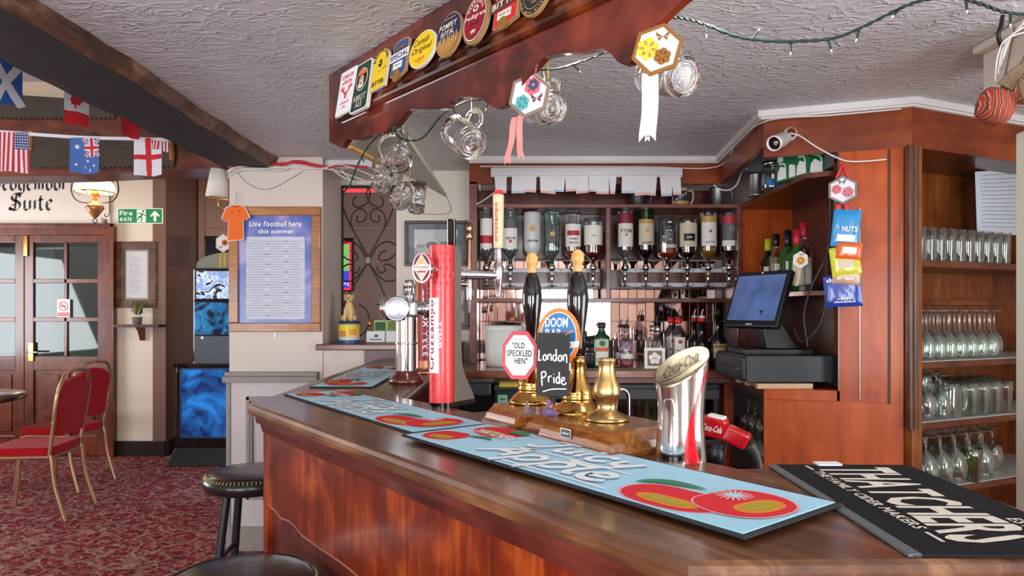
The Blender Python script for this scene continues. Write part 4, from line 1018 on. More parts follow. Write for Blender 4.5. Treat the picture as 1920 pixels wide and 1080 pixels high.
# ---- chrome tower with two lens badges
ct = thing('chrome_beer_tower', 'chrome beer tower with two round lens badges on a dark wooden foot', 'beer tower', (-.411, 2.65, TOPZ))
LENS = thin_glass('lens_glass', (240, 244, 250), .6, .2)
b = MB(); b.lathe([(0, 0), (.066, 0), (.067, .012), (.060, .026), (.045, .04), (.042, .05), (0, .05)], 28); b.build('wooden_foot', wood('tower_foot_wood', (50, 16, 12), (96, 34, 26), (130, 54, 40), 'X', 9, .2, .7), ct)
b = MB(); b.lathe([(.040, .046), (.040, .10), (.0405, .12), (.0405, .29)], 28); b.build('column', CHROME, ct)
b = MB(); b.torus(.042, .004, T(0, 0, .155), seg=28); b.build('collar', CHROME, ct)
b = MB(); b.box(-.045, .05, -.045, .045, .255, .32); b.build('cross_head', STEEL, ct, bevel=.012, segs=3)
b = MB(); b.lathe([(.022, 0), (.026, .01), (.026, .10), (.030, .12), (.030, .15)], 18, T(.05, 0, .288) @ RY(PI / 2)); b.lathe([(.030, 0), (.034, .005), (.036, .02), (.030, .03)], 18, T(.07, 0, .288) @ RY(PI / 2)); b.build('side_arm', CHROME, ct)
def lens(M):
    b = MB(); b.lathe([(.020, 0), (.038, .008), (.046, .022), (.048, .036), (.044, .042), (.040, .040)], 26, M); b.build('badge_housing', CHROME, ct)
    b = MB(); b.lathe([(.041, .038), (.030, .041), (0, .043)], 26, M); b.build('badge_face', mat('silver_badge_face', (206, 208, 222), .25, metal=.7, var=.3, vscale=60), ct)
lens(T(-.022, -.045, .288) @ RZ(0) @ RX(PI / 2)); lens(T(-.045, 0, .290) @ RZ(-.25) @ RY(-PI / 2))
b = MB(); b.lathe([(.018, .32), (.021, .33), (.021, .345), (.014, .35), (.014, .37), (.017, .375), (.017, .40), (0, .402)], 16, T(.012, 0, 0)); b.torus(.021, .004, T(.012, 0, .338), seg=18); b.build('tap_stem', CHROME, ct)
# ---- copper tower behind
cp = thing('copper_beer_tower', 'tall copper beer tower with a dark red label behind the red tower', 'beer tower', (-.395, 3.05, TOPZ))
b = MB(); b.lathe([(0, 0), (.055, 0), (.055, .012), (.040, .018), (.036, .03), (.036, .44), (.03, .455), (0, .455)], 26); b.build('column', COPPER, cp)
g = MB(); fn = lambda x, y, z: ((.0368 + z) * math.sin(x / .036 + .35), -(.0368 + z) * math.cos(x / .036 + .35), y)
g.add([fn(-.030 + .06 * i / 12, zz, 0) for zz in (.06, .40) for i in range(13)], [(i, i + 1, 14 + i, 13 + i) for i in range(12)], None, 0, True)
g.text('BIRRA MORETTI', .08, .38, -.013, .013, 0, None, 1, 1, fn=lambda x, y, z: fn(-y, x, .0006)); g.build('label_band', [CASK_R, WPRINT], cp)
b = MB(); b.tube([(.03, 0, .40), (.10, .01, .40), (.20, .02, .40)], .011, 10); b.lathe([(.014, .33), (.016, .36), (.016, .42), (.010, .44)], 14, T(.205, .02, 0)); b.tube([(.205, .02, .33), (.205, .0, .27)], [.009, .005], 10); b.build('tap', CHROME, cp)
b = MB(); b.tube([(.205, .02, .44), (.205, .022, .60)], .007, 8); b.lathe([(.010, .60), (.014, .61), (.014, .635), (.010, .64), (.014, .65), (.013, .675), (0, .678)], 14, T(.205, .022, 0)); b.build('tap_handle', COPPER, cp)

# ---- red tower
rt_o = Vector((-.200, 2.02, TOPZ)); fdir = Vector((-.55, -.835, 0)).normalized()         # red face looks this way
xr_ = Vector((-fdir.y, fdir.x, 0)); Mr = Matrix((xr_, fdir, Vector((0, 0, 1)))).transposed().to_4x4()
if Mr.determinant() < 0: Mr = Matrix((-xr_, fdir, Vector((0, 0, 1)))).transposed().to_4x4()
Mr.translation = rt_o                                                                    # local y = out of the red face
rt = thing('red_beer_tower', 'tall red beer tower with an oval badge and chrome back', 'beer tower', M=Mr)
CRED = mat('cruz_red', (226, 58, 62), .32, var=.05, coat=.2); CREDD = mat('cruz_red_pattern', (190, 34, 42), .35)
H = .472; RW = .037
b = MB(); pr = [(RW * math.cos(PI * k / 18), .012 + RW * 1.0 * math.sin(PI * k / 18)) for k in range(19)]
pr = [(RW * math.cos(PI * k / 48), .012 + RW * math.sin(PI * k / 48)) for k in range(49)]
b.prism([(RW, 0)] + pr + [(-RW, 0)], .012, H, None, 0, smooth=True); b.build('red_front', CRED, rt)
side = 1 if (Mr.to_3x3() @ Vector((1, 0, 0))).x > 0 else -1
def cylmap(x, y, z, r=RW): a = x / r; return (r_s(z, r) * math.sin(a), .012 + r_s(z, r) * math.cos(a), y)
def r_s(z, r): return r + z
def red_map(x, y, z): a = x / RW * (-1); return ((RW + z) * math.sin(a) , .012 + (RW + z) * math.cos(a), y)
sg = 1
test = Mr.to_3x3() @ Vector((1, 0, 0))
def red_fn(x, y, z):
    # x = to the right as the viewer sees it
    a = x / RW + .60; s_ = sg * (1 if test.x > 0 else -1)
    return ((RW + z) * math.sin(a) * s_, .012 + (RW + z) * math.cos(a), y)
g = MB()
# label patch and name reading upwards
lw0, lw1, lz0, lz1 = -.046, -.006, .10, .318
nx = 10; edge = [(.0, 0), (.004, .02), (-.002, .05), (.003, .1), (-.003, .15), (.003, .19), (0, .218)]
g.add([red_fn(lw0 + (lw1 - lw0) * i / nx, zz, .0006) for zz in (lz0, lz1) for i in range(nx + 1)], [(i, i + 1, nx + 2 + i, nx + 1 + i) for i in range(nx)], None, 0)
g.add([red_fn(-.009 + .012 * i / 6, zz, .0005) for zz in (.165, .255) for i in range(7)], [(i, i + 1, 8 + i, 7 + i) for i in range(6)], None, 2)
g.text('Cruzcampo', .108, .312, 0, .024, 0, None, 1, 1, fn=lambda x, y, z: red_fn(-.020 - y + .004, x, .0012))
g.text('SEVILLA', .172, .25, 0, .007, 0, None, 0, 1, fn=lambda x, y, z: red_fn(.0005 - y + .002, x, .0012))
for k in range(5):
    for j in range(3):
        cz = .36 + k * .022; cx = -.02 + j * .02 + (.01 if k % 2 else 0)
        for q in range(4):
            a = q * PI / 2; g.add([red_fn(cx + .009 * math.cos(a), cz + .009 * math.sin(a), .0006), red_fn(cx + .003 * math.cos(a + .8), cz + .003 * math.sin(a + .8), .0006), red_fn(cx, cz, .0006), red_fn(cx + .003 * math.cos(a - .8), cz + .003 * math.sin(a - .8), .0006)], [(0, 1, 2, 3)], None, 3)
g.stroke([(-.03, .045), (-.026, .06), (-.032, .07), (-.024, .08), (-.03, .09)], .003, .0006, mat=3, fn=lambda x, y, z: red_fn(x, y, .0006))
g.build('label', [WPRINT, CASK_R, RED, CREDD], rt, recalc=False)
b = MB(); sil = [(0, .0), (-.105, 0), (-.105, .012), (-.098, .03), (-.080, .055), (-.058, .085), (-.044, .12), (-.040, .17), (-.038, .30), (-.040, .42), (-.036, .45), (-.026, .468), (0, .474)]
b.prism(sil, -.033, .033, Matrix(((0, 0, 1, 0), (1, 0, 0, 0), (0, 1, 0, 0), (0, 0, 0, 1)))); b.build('chrome_back', CHROME, rt, bevel=.012, segs=3)
b = MB(); b.prism([(x * 1.04, y * 1.04) for x, y in [(RW, -.1)] + pr + [(-RW, -.1)]], 0, .013); b.build('foot', BLACKG, rt, bevel=.003)
ad = (Mr.to_3x3().inverted() @ Vector((.86, .50, 0))).normalized(); A0 = Vector((0, -.02, .39))
b = MB(); b.tube([A0, A0 + ad * .05, A0 + ad * .165], [.022, .016, .012], 14); b.torus(.017, .004, axis_frame(A0 + ad * .055, ad)); b.build('tap_arm', CHROME, rt)
b = MB(); TQ = A0 + ad * .17; Mq = T(TQ.x, TQ.y, 0); b.lathe([(.007, .325), (.009, .345), (.011, .36), (.014, .375), (.016, .40), (.016, .42), (.012, .425), (.013, .45), (.010, .475)], 16, Mq); b.build('tap_body', CHROME, rt)
b = MB(); b.cyl(.0155, .475, .64, 18, Mq, 0, .0175); b.build('tap_handle', mat('cream_mosaic_handle', (226, 204, 160), .4, var=.3, vscale=90), rt)
g = MB(); g.cyl(.0172, .632, .655, 18, Mq, 0, .012)
v = Vector((TQ.x, TQ.y, 0))
qd = (Mr.to_3x3().inverted() @ Vector((.02, -1, 0))).normalized(); qx = (Mr.to_3x3().inverted() @ Vector((1, .02, 0))).normalized()
g.text('cruzcampo', .495, .615, -.006, .006, 0, None, 0, 1, fn=lambda x, y, z: tuple(v + qd * .0178 + qx * (-y - .005) + Vector((0, 0, x))))
g.build('handle_print', mat('print_crimson', (206, 50, 54), .4), rt, recalc=False)
b = MB(); b.box(-.013, .013, -.006, .006, .0, .085, T(-.012, -.02, .468) @ RX(-.2) @ RY(-.15)); b.build('front_lever', BLACKG, rt, bevel=.003)

# medallion
md = (Vector((-.30, -.95, 0))).normalized(); mo = Vector((-.2555, 1.93, TOPZ + .402)); mx_ = Vector((-md.y, md.x, 0)); mx_ = mx_ if mx_.x > 0 else -mx_
Mm = Mr.inverted() @ (lambda m: m)(Matrix(((mx_.x, 0, md.x, mo.x), (mx_.y, 0, md.y, mo.y), (0, 1, 0, mo.z), (0, 0, 0, 1))))
b = MB(); b.tube([Vector((0, .03, .40)), Mm @ Vector((0, 0, -.012))], .014, 14); b.build('badge_stem', CHROME, rt)
g = MB(); g.prism(shape_round(.029, .042), -.02, 0, Mm); g.build('badge_rim', CHROME, rt, bevel=.004)
g = MB(); g.flat(shape_round(.0265, .039), .0006, Mm, 0); g.flat(scl(shape_round(.0265, .039), .9), .001, Mm, 1)
for s_ in (-1, 1):
    g.stroke([(s_ * .024, .0), (0, .036)], .003, .0014, Mm, 2); g.stroke([(s_ * .024, .0), (0, -.036)], .003, .0014, Mm, 2)
g.flat([(0, .032), (.020, 0), (0, -.032), (-.020, 0)], .0012, Mm, 3); g.rect(-.026, .026, -.007, .008, .0018, Mm, 4); g.text('cruzcampo', -.024, .024, -.005, .005, .0022, Mm, 0, 1); g.rect(-.012, .012, -.013, -.009, .0018, Mm, 0); g.disc(0, .018, .006, .008, .0018, Mm, 5)
g.build('badge_print', [CASK_R, mat('dark_wine', (92, 18, 26), .4), WPRINT, mat('peach_print', (244, 200, 170), .4), WPRINT, GOLDM], rt, recalc=False)

# ---- hand pumps
def pump_base(M, w, d, h, m=WD_PUMP):
    def f(root):
        b = MB(); L = []
        for ins, z in ((-.006, 0), (-.006, .012), (0, .014), (.004, h * .55), (.016, h * .92), (.018, h)):
            L.append([(-w / 2 + ins, -d / 2 + ins, z), (w / 2 - ins, -d / 2 + ins, z), (w / 2 - ins, d / 2 - ins, z), (-w / 2 + ins, d / 2 - ins, z)])
        for i in range(len(L) - 1):
            for k in range(4): j = (k + 1) % 4; b.add([L[i][k], L[i][j], L[i + 1][j], L[i + 1][k]], [(0, 1, 2, 3)])
        b.add(L[-1], [(0, 1, 2, 3)]); b.build('wooden_base', m, root, bevel=.003)
    return f
PR1 = [(0, .0), (.058, .0), (.059, .006), (.052, .012), (.046, .020), (.038, .026), (.034, .030), (.036, .034), (.036, .040), (.034, .044), (.036, .048), (.033, .056), (.024, .072), (.018, .092), (.016, .112), (.019, .118), (.019, .126), (.015, .130), (0, .13)]
PR3 = [(0, 0), (.046, 0), (.047, .004), (.040, .011), (.026, .018), (.020, .024), (.021, .034), (.022, .042), (.028, .050), (.030, .058), (.029, .070), (.022, .088), (.0175, .104), (.0175, .118), (.020, .126), (.0205, .130), (.016, .131), (0, .130)]
HD = [(0, .13), (.0115, .131), (.0125, .15), (.0155, .18), (.020, .212), (.0240, .245), (.0252, .268), (.022, .293), (.0155, .316), (.011, .325), (0, .326)]
KN = [(.0095, .323), (.0125, .331), (.009, .337), (.012, .343), (.0155, .354), (.0145, .366), (.008, .374), (0, .376)]
pdir = Vector((.55, -.835, 0))
def pump(label, pos, w, d, hb, tilt=None, handle=True, prof=PR1, brass=BRASS, base_shift=(0, 0)):
    M = frame((pos[0], pos[1], TOPZ), pdir); r = thing('beer_pump', label, 'beer pump', M=M, group='hand pumps on the bar')
    pump_base(M, w, d, hb)(r)
    b = MB(); b.lathe(prof, 32, T(base_shift[0], base_shift[1], hb)); b.build('brass_body', brass, r)
    if handle:
        b = MB(); b.lathe([(a * 1.0, z + hb) for a, z in HD], 24, T(base_shift[0], base_shift[1], 0)); b.build('handle', BLACKG, r)
        hd_ = r.children[-1]; b = MB(); b.lathe([(a, z + hb) for a, z in KN], 18, T(base_shift[0], base_shift[1], 0)); b.build('finial', mat('turned_gold_wood', (206, 160, 92), .3, var=.1), hd_)
    return r
p1_ = pump('black-handled brass hand pump carrying the octagonal clip', (.040, 1.70), .135, .17, .050, base_shift=(.0, .012))
p2_ = pump('black-handled brass hand pump carrying the oval clip and chalkboard', (.138, 1.565), .13, .17, .045, base_shift=(.005, .012))
p3_ = pump('brass hand pump without a handle, nearest the chrome cola tower', (.205, 1.43), .235, .20, .050, handle=False, prof=PR3, brass=BRASSP, base_shift=(-.01, 0))
g = MB(); Mb = T(-.022, -.0985, .030) @ RX(PI / 2 - .08); g.prism(shape_rrect(.017, .0095, .002), 0, .002, Mb, 0); g.flat(shape_rrect(.015, .0078, .002), .0024, Mb, 1); g.text('~angram', -.011, .011, -.002, .0025, .0028, Mb, 0); g.build('maker_plate', [STEEL, DGREY], p3_, recalc=False)
tag(MB().box(-.36, .27, -.11, .115, 0, .0045, frame((.117, 1.565, TOPZ + .0004), pdir)).build('pump_plinth', WD_DARK, world=True, bevel=.002), 'low dark wooden plinth board under the three hand pumps', 'plinth')
# ---- clips on the pumps
def face_frame(o, nrm):
    n = Vector(nrm).normalized(); x = Vector((-n.y, n.x, 0)).normalized(); x = x if x.x > 0 else -x; y = n.cross(x)
    m = Matrix((x, y, n)).transposed().to_4x4(); m.translation = Vector(o); return m
fn_ = (-.30, -.95, .10)
M = face_frame(at(974, 666, 1.60), fn_); c = thing('pump_clip', 'red and white octagonal pump clip on the first hand pump', 'pump clip', M=M)
wo, ho = .042, .056; oc = [(wo, .45 * ho), (.45 * wo, ho), (-.45 * wo, ho), (-wo, .45 * ho), (-wo, -.45 * ho), (-.45 * wo, -ho), (.45 * wo, -ho), (wo, -.45 * ho)]
MB().prism(oc, -.005, 0).build('board', mat('hen_red', (208, 50, 70), .35), c, bevel=.001, segs=1)
g = MB(); g.flat(scl(oc, .82, .84), .0006, mat=0); g.text('"OLD', -.018, .012, .0155, .030, .0012, mat=1, bold=1); g.text('SPECKLED', -.030, .030, -.003, .012, .0012, mat=1, bold=1); g.text('HEN"', -.011, .020, -.0205, -.006, .0012, mat=1, bold=1)
g.text('~since197', -.013, .011, .036, .039, .0012, mat=2); g.text('DISTINCTIVE', -.013, .013, -.026, -.0235, .0012, mat=2); g.text('ENGLISH PALE ALE', -.014, .014, -.033, -.0305, .0012, mat=2)
g.build('print', [WPRINT, INK, mat('grey_print', (130, 140, 150), .5)], c, recalc=False)
M = face_frame(at(1047, 632, 1.535), fn_); c = thing('pump_clip', 'oval orange and blue pump clip behind the chalkboard', 'pump clip', M=M)
sh = shape_round(.050, .066); MB().prism(sh, -.005, 0).build('board', ORANGE, c, bevel=.001, segs=1)
g = MB(); g.flat([(x * .84, y * .86) for x, y in sh], .0006, mat=1); g.flat([(x * .80, y * .83) for x, y in sh], .0009, mat=0); g.text('DOOM', -.031, .021, .022, .044, .0014, mat=2, bold=1, gap=.05); g.text('BAR', -.030, .008, -.002, .018, .0014, mat=2, bold=1, gap=.05)
g.text('AMBER', .011, .030, .009, .014, .0014, mat=3, bold=1); g.flat([(.0, -.028), (.046, -.022), (.048, -.008), (.0, -.014)], .0012, mat=2); g.flat([(.0, -.026), (.030, -.021), (.030, -.013), (.0, -.016)], .0016, mat=4)
g.build('print', [BLUE, WPRINT, WPRINT, ORANGE, mat('soft_red', (226, 120, 110), .5)], c, recalc=False)
M = face_frame(at(1037, 683, 1.49), (-.22, -.97, .10)); c = thing('chalkboard', 'small black chalkboard with white chalk handwriting tied to the middle pump', 'chalkboard', M=M)
MB().box(-.036, .036, -.069, .069, -.003, 0).build('slate', mat('slate_black', (40, 40, 43), .7, var=.25, vscale=40), c, bevel=.0008, segs=1)
CH = mat('chalk', (226, 226, 222), .9, var=.1)
def lw(st, ox, oy, s_): return [[(ox + a * s_, oy + c_ * s_) for a, c_ in q] for q in st]
LON = [[(0, 1.5), (.02, .8), (.0, .25), (.35, .30)], [(.72, .9), (.55, .7), (.60, .30), (.85, .28), (.95, .6), (.80, .9), (.70, .9)], [(1.10, .95), (1.12, .3)], [(1.12, .75), (1.35, 1.0), (1.50, .8), (1.52, .2)], [(2.05, .85), (1.80, .85), (1.75, .35), (2.0, .2), (2.12, .5)], [(2.10, 1.6), (2.13, .9), (2.18, .2)], [(2.55, .85), (2.40, .6), (2.46, .22), (2.70, .2), (2.80, .55), (2.66, .85), (2.52, .85)], [(2.98, .92), (3.0, .2)], [(3.0, .7), (3.25, .95), (3.38, .7), (3.40, -.05)]]
PRI = [[(.05, 1.45), (.08, .7), (.15, -.25)], [(.05, 1.40), (.45, 1.5), (.60, 1.15), (.40, .82), (.10, .78)], [(.90, .95), (.95, .2)], [(.92, .70), (1.10, .95), (1.32, .95)], [(1.58, .85), (1.62, .1)], [(1.58, 1.18), (1.60, 1.25)], [(2.20, .8), (1.95, .8), (1.88, .30), (2.1, .1), (2.28, .4)], [(2.22, 1.5), (2.26, .8), (2.32, .05)], [(2.52, .38), (2.85, .50), (2.86, .78), (2.66, .80), (2.52, .45), (2.66, .02), (2.98, .0), (3.1, .25)]]
g = MB()
for st in lw(LON, -.032, .004, .0182) + lw(PRI, -.026, -.043, .0178): g.stroke(st, .0030, .0006)
g.stroke([(-.022, -.060), (.0, -.054), (.030, -.053)], .0026, .0006); g.build('chalk_writing', CH, c, recalc=False)
b = MB(); b.tube(catmull([(-.030, .067, .001), (-.036, .072, -.01), (-.03, .078, -.03)], 5), .0007, 5); b.tube(catmull([(.026, .064, .001), (.040, .072, -.004), (.058, .078, -.03)], 5), .0009, 5); b.build('tie_wire', STEEL, c)
# ---- crystals on the middle pump base
AM = mat('amethyst_crystal', (206, 170, 232), .1, trans=.75, var=.2, vscale=60); SMK = mat('smoky_crystal', (196, 190, 200), .12, trans=.7, var=.1); ROSE = mat('rose_crystal', (230, 196, 200), .12, trans=.7, var=.1)
def crystal(label, px, py, Y, s_, m, blobs):
    r = thing('crystal_figurine', label, 'figurine', at(px, py, Y)); b = MB(); rn = random.Random(px)
    for (x, y, z, q) in blobs: b.sphere((x * s_, y * s_, z * s_), q * s_, seg=7, ring=5)
    b.v = [(x + rn.uniform(-.06, .06) * s_, y + rn.uniform(-.06, .06) * s_, max(0, z) + rn.uniform(0, .05) * s_) for x, y, z in b.v]; b.s = [False] * len(b.s)
    b.build('crystal', m, r); return r
zb2 = TOPZ + .0445
def onz(px, Y): 
    return 583 + (EYE - zb2) * FPX / Y
crystal('purple amethyst crystal figurine on the middle pump base', 1029, onz(1029, 1.52), 1.52, .020, AM, [(0, 0, .5, .6), (.3, 0, .4, .5), (-.35, 0, .35, .45), (.1, -.1, 1.2, .45), (-.1, 0, 1.7, .3), (.7, 0, .3, .35)])
crystal('small smoky crystal animal on the middle pump base', 988, onz(988, 1.56), 1.56, .016, SMK, [(0, 0, .4, .5), (.0, 0, 1.1, .35), (.05, 0, 1.7, .2), (.25, 0, .3, .35)])
crystal('small rose crystal animal on the middle pump base', 1008, onz(1008, 1.54), 1.54, .014, ROSE, [(0, 0, .4, .45), (.0, 0, 1.1, .3), (.2, 0, .3, .3)])
# ---- cola tower
co = Vector((.318, 1.288, TOPZ)); Mk = face_frame(co, (-.10, -1, 0)); Mk = Mk @ Matrix(((1, 0, 0, 0), (0, 0, 1, 0), (0, -1, 0, 0), (0, 0, 0, 1)))   # local z up, -y to viewer
Mk = frame(co, Vector((1, -.12, 0)))
ck = thing('cola_tower', 'chrome soft drink tower with a red wave and slanted bronze top', 'drinks tower', M=Mk)
def ck_ring(z, n=40):
    k = z / .20; rx = .0475 - .0045 * math.sin(PI * min(1, k / .9)) + .008 * max(0, k - .45); ry = .040 - .004 * math.sin(PI * k)
    return rx, ry
def topz(x): return .172 + .026 * (x / .05) 
def ck_pt(a, v):
    zt = topz(math.cos(a) * .05) + .022 * math.sin(a)
    z = v * zt; rx, ry = ck_ring(z); return (rx * math.cos(a), ry * math.sin(a), z)
b = MB(); n = 44; rows = 16; V = [ck_pt(2 * PI * i / n, j / rows) for j in range(rows + 1) for i in range(n)]
b.add(V, [(j * n + i, j * n + (i + 1) % n, (j + 1) * n + (i + 1) % n, (j + 1) * n + i) for j in range(rows) for i in range(n)], None, 0, True)
b.add(V[:n], [tuple(range(n))[::-1]]); b.build('chrome_shell', CHROME, ck)
BRZ = mat('dull_bronze_top', (128, 120, 102), .3, metal=1, var=.15, vscale=50)
b = MB(); tv = V[rows * n:]; cen = Vector((0, 0, sum(p[2] for p in tv) / n)); V2 = [cen + (Vector(p) - cen) * 1.03 for p in tv]
b.add([tuple(p) for p in V2] + [tuple(p + Vector((0, 0, .006))) for p in V2], [tuple(range(n, 2 * n))] + [(i, (i + 1) % n, n + (i + 1) % n, n + i) for i in range(n)]); b.build('slanted_top', BRZ, ck, bevel=.002)
g = MB()
def topfn(x, y, z):
    return (x, y, topz(x) + .0075 + z + .022 * (y / .04))
g.text('Coca-Cola', -.036, .030, -.012, .014, 0, None, 0, 0, .35, fn=topfn)
g.stroke([(-.036, -.016), (-.01, -.020), (.02, -.013), (.036, -.017)], .0022, 0, fn=topfn); g.build('lettering', mat('etched_dark', (50, 44, 38), .4, metal=.6), ck, recalc=False)
g = MB(); P = []
curve = [(0, -.83, -1.51), (.14, -.98, -1.52), (.28, -1.06, -1.49), (.42, -1.03, -1.38), (.57, -.95, -1.16), (.72, -.78, -.96), (.86, -.46, -.66), (.97, -.14, -.32)]
for v_, a_r, a_l in curve:
    for q in range(7):
        a = a_l + (a_r - a_l) * q / 6; p = Vector(ck_pt(a, v_)); P.append(tuple(Vector((p.x * 1.018, p.y * 1.018, p.z))))
g.add(P, [(j * 7 + i, j * 7 + i + 1, j * 7 + 8 + i, j * 7 + 7 + i) for j in range(len(curve) - 1) for i in range(6)], None, 0, True); g.build('red_wave', mat('cola_red', (222, 18, 34), .2, coat=.5), ck, recalc=False)
b = MB(); loop = []
for t_ in range(40):
    u = 2 * PI * t_ / 40; cx, cz = math.cos(u), math.sin(u)
    sq = lambda c_: math.copysign(abs(c_) ** .35, c_)
    a = -PI / 2 - .62 + .30 * sq(cx) * (1 + (.25 * sq(cz) * -1)); v_ = .48 + .36 * sq(cz); p = Vector(ck_pt(a, v_)); loop.append(Vector((p.x * 1.01, p.y * 1.01, p.z)))
b.tube(loop, .0016, 6, closed=True); b.build('embossed_frame', CHROME, ck)
g = MB(); P = []
for j_ in range(11):
    for q in range(6):
        p = Vector(ck_pt(-.30 + .60 * q / 5, j_ / 10 * .97)); P.append((p.x * 1.012, p.y * 1.012, p.z))
g.add(P, [(j_ * 6 + i, j_ * 6 + i + 1, j_ * 6 + 7 + i, j_ * 6 + 6 + i) for j_ in range(10) for i in range(5)], None, 0, True); g.build('side_plate', mat('satin_side_plate', (176, 166, 146), .35, metal=1), ck, recalc=False)
# ---- soda gun on its holder, with hose
sg_ = thing('soda_gun', 'red soda dispensing gun with black hose resting in its holder', 'soda gun', (.445, 1.42, TOPZ - .05))
TRED = mat('translucent_red_plastic', (206, 20, 34), .15, coat=.5, trans=.15)
b = MB(); Mg = T(-.012, -.01, .088) @ RZ(-.5) @ RY(.16)
b.box(-.042, .01, -.020, .020, -.022, .020, Mg); b.build('gun_head', TRED, sg_, bevel=.006, segs=3)
b = MB(); b.box(.008, .058, -.017, .017, -.020, .014, Mg @ RY(.22)); b.build('gun_grip', TRED, sg_, bevel=.006, segs=3)
b = MB(); b.box(-.030, .004, -.016, .016, .019, .024, Mg); b.build('button_pad', WHITE, sg_, bevel=.002)
g = MB(); g.text('Coca-Cola', -.036, .004, -.008, .006, .0205, Mg @ RX(PI / 2), 0, 1, .2); g.build('lettering', WPRINT, sg_, recalc=False)
b = MB(); b.lathe([(.02, .0), (.026, .01), (.028, .045), (.022, .05)], 18, T(-.028, .0, .005)); b.cyl(.03, .045, .052, 18, T(-.028, 0, .005)); b.build('holder_cup', BLACK, sg_)
b = MB(); hp = catmull([Mg @ Vector((.056, 0, -.02)), (.050, -.03, .03), (.058, -.032, -.03), (.07, -.02, -.12), (.08, .0, -.25)], 10)
b.tube(hp, [.012 + .0018 * (i % 2) for i in range(len(hp))], 10); b.build('hose', mat('ribbed_rubber', (54, 52, 50), .5), sg_)
b = MB(); b.box(-.05, .0, -.02, .03, -.25, -.0); b.build('bracket', STEEL, sg_, bevel=.003)
# ---- swan-neck sink tap behind the pumps
st_ = thing('sink_tap', 'slim chrome swan-neck tap behind the hand pumps', 'tap', (.315, 2.02, .80))
b = MB(); b.tube([(0.03, 0, 0), (.03, 0, .32)] + [(.012 + .018 * math.cos(a), 0, .342 + .026 * math.sin(a)) for a in [PI * k / 10 for k in range(11)]] + [(-.008, 0, .31)], .0052, 10); b.lathe([(.02, 0), (.02, .02), (.01, .03)], 12, T(.03, 0, 0)); b.build('spout', CHROME, st_)
sk = thing('bar_sink', 'steel bar sink unit behind the counter front', 'sink', (.315, 2.12, 0))
b = MB(); b.box(-.3, .3, -.05, .25, 0, .78); b.build('cabinet', DGREY, sk); b = MB(); b.box(-.31, .31, -.12, .26, .78, .80); b.build('drainer', STEEL, sk, bevel=.004)
# =================================================================== BACK BAR CONTENTS
def label_patch(g, r, z0, z1, a0, a1, mt, off=.0008, n=14, r1=None):
    r1 = r if r1 is None else r1
    P = []
    for z, rr in ((z0, r), (z1, r1)):
        for i in range(n + 1):
            a = a0 + (a1 - a0) * i / n; P.append(((rr + off) * math.cos(a), (rr + off) * math.sin(a), z))
    return g.add(P, [(i, i + 1, n + 2 + i, n + 1 + i) for i in range(n)], None, mt, True)
def cyl_text(g, t, r, zc, h, wd, mt, flip=False, off=.0016, bold=1, shear=0):
    """text on a cylinder facing -y; flip = upside down"""
    k = -1 if flip else 1
    def fn(x, y, z): a = -PI / 2 + k * x / r; return ((r + off) * math.cos(a), (r + off) * math.sin(a), zc + k * (y - h / 2))
    return g.text(t, -wd / 2, wd / 2, 0, h, 0, None, mt, bold, shear, fn=fn)
def liquid(name, c, tr=.35): return mat(name, c, .12, var=.08, trans=tr, coat=.4)
LQ = {'clear': liquid('clear_spirit', (214, 226, 228), .85), 'amber': liquid('amber_spirit', (206, 128, 36), .55), 'red': liquid('red_amber_spirit', (170, 52, 20), .4), 'dark': liquid('dark_rum', (26, 12, 12), .0), 'cherry': liquid('cherry_spirit', (110, 12, 26), .15), 'gold': liquid('gold_spirit', (220, 150, 50), .6), 'brown': liquid('dark_brown_spirit', (44, 24, 16), .05)}
GRN = thin_glass('green_bottle_glass', (60, 150, 70), .5, .10); GRN2 = mat('green_wine_glass', (40, 110, 40), .08, trans=.45, coat=.3); BLKGL = mat('black_bottle_glass', (16, 14, 16), .07, coat=.5)
FROST = mat('frosted_white_bottle', (222, 224, 226), .3, trans=.25, var=.03); TEALG = thin_glass('pale_teal_glass', (214, 236, 232), .6, .08)
WLAB = mat('label_white', (226, 224, 218), .6, var=.06, vscale=60)
ZN = 1.672     # neck end (top of the optic)
def optic(root, m):
    b = MB(); b.lathe([(.011, .012), (.013, .0), (.0195, -.004), (.0205, -.010), (.0205, -.020), (.017, -.026), (.013, -.030)], 16); oc_ = b.build('optic', CHROME, root)
    b = MB(); b.lathe([(.0135, -.030), (.015, -.038), (.015, -.062), (.011, -.070)], 14); b.build('optic_measure', TGLASS, oc_)
    b = MB(); b.lathe([(.011, -.034), (.0125, -.04), (.0125, -.060), (.006, -.066)], 12); b.build('measured_spirit', m, oc_)
    b = MB(); b.lathe([(.012, -.068), (.014, -.076), (.010, -.092), (.007, -.115), (.006, -.128), (0, -.128)], 14); b.build('optic_spout', CHROME, oc_)
    b = MB(); b.tube([(-.030, -.018, -.122), (0, -.010, -.124), (.030, -.018, -.122)], .0026, 6); b.build('press_bar', BLACK, oc_)
    b = MB(); b.box(-.008, .008, .01, .115, -.014, -.004); b.build('bracket', STEEL, root)
